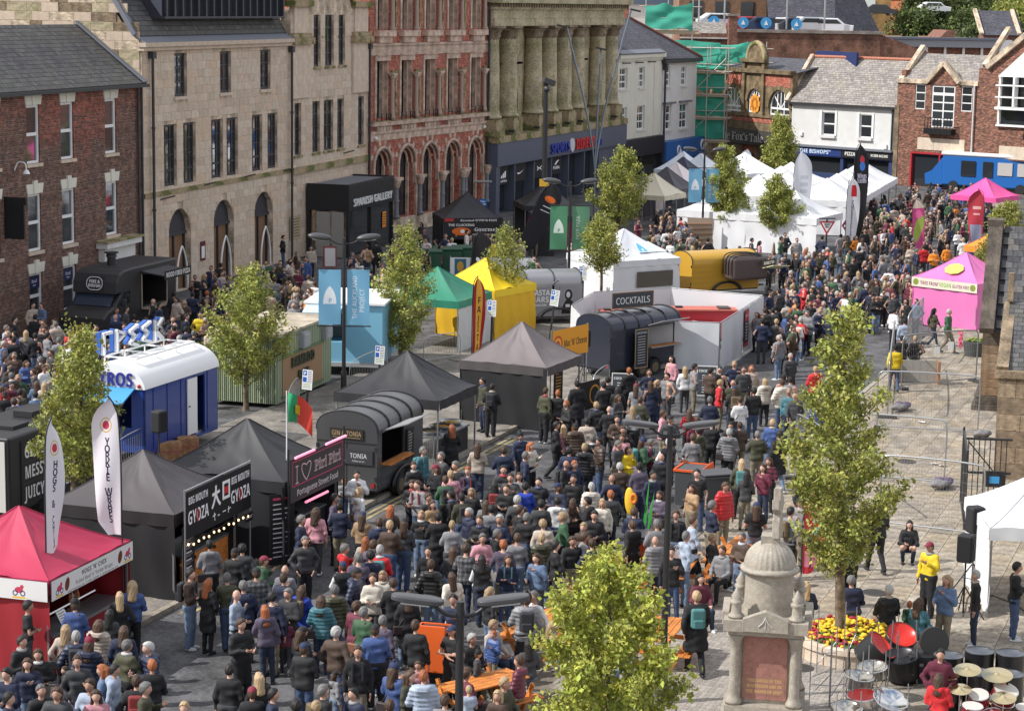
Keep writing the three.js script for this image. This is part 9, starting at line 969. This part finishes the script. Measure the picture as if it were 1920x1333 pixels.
const SPOTS = [[60, 1230, 'by the crimson gazebo'], [300, 1180, 'outside the dumpling stall'], [600, 1020, 'below the pink neon banner'], [760, 920, 'beside the silver horsebox'], [900, 820, 'by the wide black gazebo'], [1060, 790, 'outside the pasta stall'], [1230, 760, 'by the navy horsebox'], [1420, 700, 'beside the sheeted fence'], [300, 640, 'by the pizza van'], [90, 740, 'behind the black burger trailer'], [560, 560, 'outside the black porch'], [860, 500, 'near the pig gazebo'], [1100, 500, 'near the printed white gazebo'], [1450, 520, 'below the marquee corner'], [1640, 480, 'along the marquee'], [1760, 400, 'near the blue truck'], [1770, 640, 'by the pink gazebo'], [1600, 640, 'left of the pink gazebo'], [1520, 760, 'behind the tall tree'], [1340, 960, 'around the grey bin'], [1190, 1050, 'around the daffodil puppet'], [1030, 1000, 'in the middle crowd'], [880, 1110, 'right of the near lamp post'], [640, 1240, 'in the lower middle crowd'], [850, 1290, 'at the orange bin'], [1020, 1270, 'at the picnic tables'], [1340, 1180, 'left of the monument'], [1600, 1130, 'round the flower planter'], [1800, 1120, 'by the loudspeakers'], [1840, 1290, 'at the drum kit'], [1700, 980, 'on the empty paving'], [1400, 870, 'right of the middle lamp post'], [1150, 900, 'left of the middle lamp post'], [480, 1100, 'right of the dumpling counter'], [1480, 880, 'near the mesh fence']].map(([x, y, t]) => [gp(x, y), t]);
const people = [];
function add(ox, oy, list) { for (const e of list.trim().split(/\s+/)) { const [X, Y, c, o] = e.split(','), px = ox + X * 2.5, py = oy + Y * 2.5; people.push({ px, py, g: c[0], c: c.slice(1, 3), h: c[3], f: +c[4], o: o || '' }); } }
add(0, 1000, '20,55,tbkx2 14,82,jbkd3 56,54,jblo0 47,73,sbeB0 57,78,pnvw0 64,83,pnvo0 72,69,pbeN0,b 80,61,jchD0 90,74,jnvN0 90,48,cbkB0 98,40,jblB0 142,31,jbrd2,k 155,38,cbkR1 172,34,jolg0 158,9,hgyd0 175,15,jbkk0 182,12,jchd0 184,40,jnvg0,b 177,46,slbx2 182,68,jbkn3 191,30,sgyk0 111,86,pnvw5 95,85,jolg1 112,100,jbkr0 77,103,jdnR6 85,103,hlbd2 67,114,slbn4 73,122,spkN4 49,103,jbkn5,c 22,98,jnvN4 30,91,jbkN4 7,106,snvd5 170,103,jbkd0 108,117,jolg2 114,122,jbkn1 137,131,sgyb4 188,120,jbkk0 40,120,jchn4 5,125,jnvd2 100,112,cbkn0 60,96,jchn4 30,118,jbkg3');
add(480, 1000, '36,6,jchg4,p 5,21,hgnk2 22,28,sgyx0 20,34,jnvn0 10,48,snvd0 33,43,crbN0,k 49,51,ptlN0,b 58,43,polg0 65,25,gbkk0 66,12,hrdg2 75,19,spug0 80,6,sbeR0 87,9,jpun0 94,13,jrdw0,k 86,17,jnvd0 88,34,jcrn4 97,32,jcrB4 105,38,cbkn0 132,24,pbkn0 149,33,ccrN0 156,12,sgyx0 148,14,jchN0 171,20,gbkD0 168,4,jpkg4 186,9,spur0 187,20,snvN4 9,58,hpuR0 22,66,jmaD0,c 37,87,jbkk0 61,75,jbrw1 74,55,jman1 81,60,jgng1,b 94,66,jpug0,b 112,48,cbkN0,b 76,89,hbkn4 86,97,cbeD2 105,103,jblo1,b 127,108,plbr0 114,108,jolN3 59,107,hgyk1,c 74,121,jnvx5 120,99,spkn4,c 148,73,tbkk5 166,91,jcho2,c 163,79,jbkw3,s 177,76,pblr5,c 178,69,jbeb3,s 158,106,jman1,s 158,118,tlbb0,c 187,112,jolb3,s 182,122,jbrB4,s 3,109,jbkB0 45,131,sgyb0 27,130,jbkd0 100,130,jchn0 140,126,jgyn0 12,122,jnvd2 50,119,cbkg1 122,70,jbkn0 150,50,jnvd4 175,44,jbkB1');
add(960, 1000, '3,4,sgyx0 23,4,polb0 20,19,jdnN5,e 45,6,jbkn4 54,3,jgyn2 76,12,gord0 10,50,pgyo0 18,48,swhg5 13,84,jchD0,s 5,97,pman6,s 45,42,sgyo4,c 108,6,pgyx0 131,3,hlbg2 137,18,jbkk1,s 142,34,jmaD4,s 139,48,cbkb0 158,13,jgyn5,s 150,4,jbkb3,s 173,3,jbrg5 188,7,jnvN0,s 104,18,jgyx4,s 33,10,jbkd2 62,8,jnvn0 122,14,jbkd4 60,60,jnvg0,s 85,75,sgyn4,s 30,70,jtnB2,s');
add(1440, 1000, '30,40,jnvB0,s 65,36,jnvg0,s 89,43,jbkw0,s 107,54,hgnr1,cs 115,53,jtlN1,s 122,10,jyek5 133,35,jdnB5,e 157,32,jbkw6 187,26,sbkd2 61,3,spud0,k 128,91,hmad4,p 131,110,hrdN1 177,110,trdD5,s 184,106,hrdn5,s');
people.push({ px: 1705, py: 985, g: 'j', c: 'bk', h: 'D', f: 4, o: 'q' }, { px: 1648, py: 950, g: 'j', c: 'bk', h: 'd', f: 0, o: '' });
add(960, 666, '24,27,joln1 33,29,gbkr0 42,37,jbkr5 49,22,cbko0 69,23,jbkk0 72,19,jbkd0 88,12,pbkr0 103,13,jnvN4 117,16,hgyk5 109,21,sbkB3 104,22,cnvN0 94,24,tgyk0 130,11,swhB0,b 137,9,jgyo2 120,3,spkD5,e 149,12,jbrd1 156,11,jbkk4 167,7,jnvb4 174,11,jchn4 180,10,sbeR4 156,21,srdb2 166,21,jolx4 167,26,jbkk0,k 171,34,swhn0 181,27,jbkd0 190,20,pcrB0 149,34,jnvg0 78,26,jbkD0 80,32,jchN3 65,38,jbkb0 72,41,jbkx0 70,37,jbkd4 78,48,jbrd4 83,49,jbkx4 92,41,jgyB0 96,34,joln0 85,56,jbkn4 113,44,jpkn2 118,48,jchk4 132,43,srdN0 140,49,sman0 149,52,jbkd0 163,53,jbkd4 171,53,jbrn0 162,58,pgyw0,b 184,60,jolg0 134,62,sgyn0 128,64,jchN0 116,66,gbkw0 114,77,jbkx0 33,53,jbkd2 39,55,jpkB0 48,54,pbrk0 57,50,jbed0 60,63,jbkg0 65,65,pbrd5,e 80,67,jchg3 88,71,hyeN3,e 98,65,jgno2 104,66,jmax2 84,62,spkN4 10,76,jnvg2 15,68,jcrR3 8,61,jnvo4 44,72,jnvd0 40,82,jbkx3 48,82,snvr3 83,84,jbrw0 96,84,jpud0 106,90,jnvd3 35,99,jnvk5 47,93,jbkd4 58,99,pcrw0 74,93,jnvx0 79,93,cnvw0 12,99,srbx0 6,109,jchw0 19,95,jbkd4 5,91,sgyN4 34,110,hwhd0 47,111,jbrN0 69,111,jcrB4 73,105,jchr0 110,105,jpuN5 140,89,tbkd4 135,100,jtnN5 150,113,jnvg2 171,81,jolB0 175,90,jchD0 190,85,smaN5 182,114,tbkk0 136,125,slbx2 110,127,jgyg0 10,122,jbkx0 6,117,jbkn2 25,127,jbeb0 52,129,jbrb4 92,118,jnvn0 60,120,jbkd4 124,120,jbkn4 20,112,jchd0');
add(480, 666, '125,72,jtlg3,k 139,76,jchg5 120,83,jbkn4 135,85,hbkk5 150,83,sbkg5 146,55,cbkR0 171,20,jold5 176,24,jbkd0,k 167,69,jbeN0 161,87,jnvr4 184,86,jchd4 118,97,jbkn4,e 123,98,sgyn5 143,94,jgnn0 146,90,spkb0 147,105,jbkd6 155,107,jold0,k 162,103,jbkB4 171,112,sgyN0 159,118,jnvw5 124,120,jbkB4 132,112,jtnN3 128,107,schn3 146,128,jgyb0 100,116,jbrR0 75,90,hwhd4,e 65,95,jgyr4,c 78,103,hwhB1 44,118,spkN0,b 58,108,spud2 63,114,jnvd0 80,121,jtnk0 33,124,jnvg2 99,128,jbrb0 190,92,jchn4 176,116,jgyd0 181,123,jnvw4 187,100,jbkn4 110,126,jchk0 90,126,jnvn0 115,130,jold2 186,72,jnvn0 178,98,jbkD0 168,124,jbkn4 136,122,cbkd0');
add(1440, 333, '61,30,jmad4 64,33,jchd4 41,44,snvx1 55,44,jgyd0 60,45,jolN0 66,45,jorN3 71,47,jwhN0 82,45,jbrN0 73,40,jbkd4 85,41,spkx4,c 90,43,jbkN2 104,45,jbrk4 97,48,spkN3 112,55,jnvg2 99,32,sgnr6 110,27,jbkb0 91,29,pbkb0 88,24,jbeb0 120,33,jmad4 123,25,snvg0 131,18,jgng0,w 143,41,swhD4 142,22,gorN3 146,25,jbkd1 88,56,sgyd0 80,59,jbkN0 75,60,jchD0 69,54,jbkd0 58,66,jbkN5 64,62,jbkn4 54,55,jgyN0 42,56,jbkw0 31,63,jbkx3 43,67,jgyd5 38,75,sblN5 53,74,swhN0,b 57,83,jbkd0 68,72,jgyB0 69,80,jgng0 81,74,jbrd0 90,75,jmaD3 97,75,jolr3 98,60,gnvd2 94,88,jchx4 87,86,jbkd4 82,90,jbkd4 104,93,jbkD5 112,93,jdnN5 95,100,swhk1,W 103,108,slbd0 101,121,jbkd0 111,121,jbkb0 96,128,gyed0,w 125,100,jolD2,w 136,101,jgnw3,w 4,100,gchd0 6,98,jbkx0 17,101,sbkr0 28,101,jgyx0 40,98,jgyn4 47,104,jnvg5 32,95,jbkR4 38,89,jmax4 42,95,jgyw4 21,93,jorx6 23,97,jgnd0 15,95,jbed0 20,86,jnvd4 10,46,jgnd2 13,43,jbkd4 28,56,jdnR0 125,55,gord4 135,52,gorb4 152,52,jbld0 147,47,jwhb0 22,47,sgyn4 104,36,jchg0 117,52,jrdn0 48,57,jolB4 35,57,jtnN0');
add(960, 333, '17,61,ggnn4 17,37,jblx0 12,37,jbkd0 47,71,spkn0 110,41,sgyd1 116,40,swhd0 116,46,jchd0 126,36,jgyd2,w 131,36,jgyd0 139,45,jold0 147,47,jbkd0 161,54,jbrd0 171,53,jbrN0 180,47,jchd2 186,49,cpkD2 104,42,jold0 118,24,jbkd0 46,47,jben4 6,48,jbeb0 184,103,jgyN5 188,108,gnvd0 190,100,jbkn0');
add(480, 333, '20,45,jbko2 41,53,jbeD4 30,57,jtng1 18,64,jold4 7,64,jgnd4 26,65,sbed2 21,69,jnvd4 25,76,jbkd0 14,77,jgyn0 10,87,jbed0 72,58,jnvg3 83,52,jtnn0 124,35,jchD5 126,40,cchn4 142,44,jnvg3 147,47,jwhb0 158,41,gwhd2 163,41,jchd0 178,48,jyeg0 174,43,jbeD4 44,80,swhn0 40,85,jbkn5 29,89,jgyw4 34,95,jbkb4 40,92,jorn4 46,88,swhD4 28,96,sgyx4 90,49,cbkd0');
add(0, 333, '10,107,jbkx2 24,96,jbed3 31,96,jdnn5 26,105,jbkd0 19,117,jgyB0 26,119,jbkd0 34,113,jgyn0 4,113,jlbg2 2,125,jdnw2 10,122,jbkd0 86,105,jnvx0 87,100,sbln3 94,99,jchk2 72,113,sgyk4 100,105,jbkd0 109,107,sbeN0 118,108,jgyk5 93,112,jbrN4 130,88,tbkd0 114,93,jbkx2 119,96,jnvd2 132,92,pbek5 138,94,jbrB4 144,88,jnvd0 154,80,jbkx5 158,68,jnvn4 165,66,jbkk0 153,74,jbkB2 146,75,jbkn4 172,75,jgyN5 155,87,jbrr0 163,90,jnvx2 155,93,jchg5 129,107,jnvx3 131,111,jbrx4 139,114,jnvx0 134,121,jgyw0 145,117,jbkg0 150,103,tyeo4 105,118,jnvd4 122,120,jbkN0 160,100,jchn0 166,110,jbkd0 83,118,jold0');
add(0, 666, '13,17,sgnB4 25,13,jchn6 35,9,jbkb5 27,22,jdnN0 28,30,jdnd0 4,30,jbkk0 13,28,jold0 17,28,jbrN0 33,23,jbeB0 3,3,jnvd2 42,18,jbkn0 8,12,jbkd0');
add(1440, 666, '17,1,jchw4,w 36,11,prdb0 17,28,jtlb4 22,31,jchx4 37,37,jblg0 12,17,jchd0 11,21,pcrn0 17,19,jgyd0 3,51,jblb0 8,60,cbkd0 18,118,sgyd1,k 24,110,sgyk5 2,80,smaN5 30,60,jpud0 26,90,jchn0');
// extra standing crowd where heads overlap too closely to pick apart
{
  const q = rng(99), zones = [[1640, 365, 1900, 372, 1800, 430, 1600, 425, 95], [1600, 430, 1790, 432, 1690, 560, 1560, 560, 60], [1250, 400, 1300, 395, 1300, 470, 1240, 470, 14], [1400, 350, 1480, 350, 1470, 395, 1410, 395, 22], [1450, 560, 1560, 560, 1500, 640, 1440, 640, 20], [980, 860, 1400, 760, 1400, 960, 900, 1040, 16], [560, 1060, 900, 1000, 800, 1200, 420, 1240, 10], [230, 600, 400, 580, 420, 680, 180, 690, 26], [0, 690, 120, 660, 160, 720, 0, 760, 18], [1690, 338, 1900, 350, 1890, 375, 1680, 372, 60], [1430, 470, 1570, 465, 1560, 550, 1430, 560, 34], [360, 520, 560, 470, 640, 550, 430, 600, 46], [0, 600, 110, 600, 180, 680, 0, 700, 30], [640, 480, 800, 440, 860, 480, 690, 560, 16], [1180, 400, 1280, 385, 1290, 450, 1200, 470, 22]];
  for (const [x0, y0, x1, y1, x2, y2, x3, y3, n] of zones) for (let i = 0; i < n; i++) { const u = q(), v = q(), px = lerp(lerp(x0, x1, u), lerp(x3, x2, u), v), py = lerp(lerp(y0, y1, u), lerp(y3, y2, u), v); people.push({ px, py, g: 'jjjpshc'[Math.floor(q() * 7)], c: ['bk', 'nv', 'ch', 'bk', 'gy', 'ol', 'br', 'be', 'wh', 'ma', 'bl', 'bk', 'rd', 'gn'][Math.floor(q() * 14)], h: 'dnbgdnNBDxkw'[Math.floor(q() * 12)], f: Math.floor(q() * 8), o: '', x: 1 }); }
}
for (const p of people) { if (p.h === 'x' && R() < 0.55) p.h = pick(['g', 'n', 'd', 'd', 'n']); if (!p.o && !p.x) { const v = R(); p.o = v < 0.1 ? 'k' : v < 0.26 ? 'b' : ''; } p.child = p.o.includes('c'); p.k = p.child ? 0.72 : (/[A-Z]/.test(p.h) ? 0.955 : 1.02) * rr(0.97, 1.04); p.sit = p.o.includes('s'); const hh = (p.o.includes('q') ? 1.05 : p.sit ? 1.19 : 1.62) * p.k; let w = gp(p.px, p.py, hh); w = gp(p.px, p.py, hh + kerbY(w)); w.y = kerbY(w); p.w = w; }
// keep a body's width between neighbours; the surveyed ones win over the extras
{ const kept = []; for (const p of people) { const min = p.x ? 0.45 : 0.27; if (kept.every((q) => (q.w.x - p.w.x) ** 2 + (q.w.z - p.w.z) ** 2 > min * min)) kept.push(p); } people.length = 0; for (const p of kept) people.push(p); people.sort((a, b) => b.w.z - a.w.z); }
const single = people.slice(0, 300), mass = people.slice(300);
const poseOf = (p, q) => p.o.includes('q') ? 'crouch' : p.sit ? 'sit' : p.o.includes('w') || p.o.includes('W') ? 'walk' : p.o.includes('e') ? 'eat' : p.o.includes('p') ? 'pocket' : ['stand', 'hold', 'pocket', 'hold', 'eat', 'cross', 'walk', 'phone'][Math.floor(q() * 8)];
const FAB = { p: [0.5, { sheen: 0.2 }], j: [0.75, {}], c: [0.8, {}], h: [0.9, {}], t: [0.85, {}], g: [0.55, {}], s: [0.9, {}] };
const names = new Map(), near = (w) => SPOTS.reduce((b, s) => { const d = (s[0].x - w.x) ** 2 + (s[0].z - w.z) ** 2; return d < b[0] ? [d, s[1]] : b; }, [1e9, ''])[1];
const hq = rng(5150);
for (const p of single) {
  const lo = p.w.z < -66 ? 1 : 0, q = hq, pose = poseOf(p, q), long = /[DNBR]/.test(p.h), hk = p.h.toLowerCase(), [cn, crgb] = COL[p.c], s = skeleton(pose), tone = 0.85 + 0.3 * q(), ht = 0.75 + 0.5 * q(), pants = p.o.includes('W') ? ['white', [0.7, 0.7, 0.7]] : PANTS[Math.floor(q() * PANTS.length)];
  const hatC = ['black', 'black', 'navy', 'maroon'][Math.floor(q() * 4)], hatRGB = { black: [0.014, 0.014, 0.015], grey: [0.3, 0.3, 0.3], navy: [0.02, 0.03, 0.08], maroon: [0.2, 0.02, 0.04] }[hatC];
  const hairTxt = hk === 'x' ? 'bald' : hk === 'k' ? hatC + ' capped' : hk === 'o' ? hatC + ' bobble hatted' : HAIRC[hk][0] + (long ? ' long' : '') + ' haired';
  const extra = p.o.includes('k') ? ' and backpack' : p.o.includes('b') ? ' and shoulder bag' : '';
  p.txt = `${hairTxt} ${p.child ? 'child' : 'person'} in ${cn} ${GARM[p.g]}${extra}`; p.short = `${cn} ${GARM[p.g]}`; p.pants = pants[0]; p.pose = pose;
  const o = new THREE.Group(); o.name = numbered('person'); scene.add(o); o.position.set(p.w.x, p.w.y - s.drop * p.k, p.w.z); { const wd = rr(0.9, 1.06); o.scale.set(p.k * wd, p.k, p.k * wd * rr(0.92, 1.05)); }; o.rotation.y = Math.PI - p.f * Math.PI / 4 + (q() - 0.5) * 0.7; o.rotation.z = (q() - 0.5) * 0.09; p.obj = o;
  const put = (n, g, m) => { const k = sh(new THREE.Mesh(g, m)); k.name = n; o.add(k); return k; };
  const [fr, fo] = FAB[p.g];
  put('body', bodyGeo(pose, lo), mat(SKIN[Math.floor(q() * 4)], 0.6, { vertexColors: true }));
  const pat = p.g === 's' && ['gy', 'wh', 'ma', 'rd'].includes(p.c) && q() < 0.4 ? 1 + Math.floor(q() * 2) : 0; if (q() < 0.22 && 'jc'.includes(p.g)) put('scarf', scarfGeo(), mat(pick([[0.3, 0.3, 0.3], [0.35, 0.05, 0.06], [0.4, 0.36, 0.3], [0.05, 0.07, 0.14], [0.5, 0.5, 0.5]]), 0.9)); put({ p: 'puffer_jacket', j: 'jacket', c: 'coat', h: 'hooded_top', t: 'shirt', g: 'gilet', s: 'jumper' }[p.g], topGeo(pose, p.g, lo, pat), mat(crgb.map((v) => +(v * tone).toFixed(3)), fr, { vertexColors: true, ...fo }));
  if (p.g === 'g') put('sleeves', sleeveGeo(pose, lo), mat(p.c === 'or' || p.c === 'ye' ? [0.02, 0.02, 0.03] : [0.62, 0.62, 0.62], 0.85));
  put('trousers', legGeo(pose, q() < 0.4 ? 'w' : 'n', lo), mat(pants[1], 0.85)); put('shoes', shoeGeo(pose), mat(q() < 0.4 ? [0.55, 0.55, 0.55] : [0.02, 0.02, 0.02], 0.7));
  if (hk === 'k' || hk === 'o') { put('hat', capGeo(hk), mat(hatRGB, 0.8)); put('hair', hairGeo(q() < 0.4, lo), mat(HAIRC.n[1], 0.7)).scale.set(0.98, 0.985, 0.98); } else if (hk !== 'x') put('hair', hairGeo(long, lo), mat(HAIRC[hk][1].map((v) => +(v * ht).toFixed(3)), 0.65)).scale.set(0.97 + 0.15 * q(), 1, 0.97 + 0.2 * q());
  if (p.o.includes('k')) put('backpack', packGeo(), mat(pick([[0.03, 0.03, 0.035], [0.025, 0.025, 0.03], [0.14, 0.1, 0.055], [0.22, 0.03, 0.03], [0.07, 0.2, 0.2]]), 0.8)); if (p.o.includes('b')) put('shoulder_bag', bagGeo(), mat(pick([[0.03, 0.02, 0.02], [0.2, 0.08, 0.04], [0.02, 0.02, 0.02]]), 0.6));
}
// labels: look first, then place, then neighbour
{
  const where = (p) => near(p.w), L = new Map(), nb = (p, k) => single.filter((o) => o !== p).sort((a, b) => a.w.distanceToSquared(p.w) - b.w.distanceToSquared(p.w))[k];
  const tries = [(p) => `${p.txt} ${where(p)}`, (p) => `${p.txt}, ${p.pants} trousers, ${where(p)}`, ...[0, 1, 2, 3, 4].map((k) => (p) => `${p.txt} beside ${nb(p, k).short}, ${where(p)}`)], taken = new Set(), cnt = (f) => { const m = new Map(); for (const p of single) m.set(f(p), (m.get(f(p)) || 0) + 1); return m; };
  const left = new Set(single); for (const f of tries) { const m = cnt(f); for (const p of [...left]) { const t = f(p); if (m.get(t) === 1 && !taken.has(t) && t.split(/\s+/).length <= 16) { p.label = t; taken.add(t); left.delete(p); } } }
  for (const p of left) { const ps = { stand: 'standing', hold: 'with hands together', pocket: 'hands in pockets', eat: 'eating', walk: 'walking', cross: 'arms folded', phone: 'one hand raised', sit: 'seated', crouch: 'crouching' }[p.pose]; p.label = `${p.txt} ${ps} ${where(p)}`; if (p.label.split(/\s+/).length > 16) p.label = p.label.replace(' and shoulder bag', ' with bag').replace(' and backpack', ' with rucksack').split(/\s+/).slice(0, 16).join(' '); }
  for (const p of single) p.obj.userData = { label: p.label, category: p.child ? 'child' : 'person', group: 'people in the market crowd' };
}
// the farther crowd, one mass
{
  const o = new THREE.Group(); o.name = 'crowd'; o.userData = { kind: 'stuff', label: 'dense far crowd of people between the marquee and the blue truck', category: 'crowd' }; scene.add(o); const mm = new THREE.Matrix4(), qt = new THREE.Quaternion(), cc = new THREE.Color(), byPose = { stand: [], hold: [], pocket: [], walk: [] };
  mass.forEach((p, i) => { byPose[p.o.includes('w') ? 'walk' : ['stand', 'hold', 'pocket'][i % 3]].push(p); });
  for (const [pose, l] of Object.entries(byPose)) { if (!l.length) continue; const inst = (n, g, m, colour, list) => { if (!list.length) return; const im = new THREE.InstancedMesh(g, m, list.length); list.forEach((p, i) => { im.setMatrixAt(i, mm.compose(p.w, qt.setFromAxisAngle(V(0, 1, 0), Math.PI - p.f * Math.PI / 4 + (hash(i, 3, 1) - 0.5) * 0.6), V(p.k * 1.05, p.k, p.k * 1.05))); const c = colour(p, i); im.setColorAt(i, cc.setRGB(...c)); }); im.name = n; im.castShadow = im.receiveShadow = true; o.add(im); };
    const W = mat([1, 1, 1], 0.8), Wt = mat([1, 1, 1], 0.82, { vertexColors: true }), Wv = mat([1, 1, 1], 0.6, { vertexColors: true });
    inst('bodies', bodyGeo(pose, 1), Wv, (p, i) => SKIN[i % 4], l); inst('tops', topGeo(pose, 'j', 1), Wt, (p) => COL[p.c][1], l.filter((p) => p.g !== 'c' && p.g !== 'p')); inst('puffer_tops', topGeo(pose, 'p', 1), Wt, (p) => COL[p.c][1], l.filter((p) => p.g === 'p')); inst('coats', topGeo(pose, 'c', 1), Wt, (p) => COL[p.c][1], l.filter((p) => p.g === 'c')); inst('trousers', legGeo(pose, 'n', 1), W, (p, i) => PANTS[(i * 3) % 7][1], l); inst('shoes', shoeGeo(pose), W, (p, i) => (i % 3 ? [0.02, 0.02, 0.02] : [0.5, 0.5, 0.5]), l); inst('long_hair', hairGeo(true, 1), W, (p) => HAIRC[p.h.toLowerCase()][1], l.filter((p) => /[DNBR]/.test(p.h))); inst('short_hair', hairGeo(false, 1), W, (p) => (HAIRC[p.h] || HAIRC.d)[1], l.filter((p) => /[dnbgwrko]/.test(p.h))); }
}
renderer.render(scene, camera);
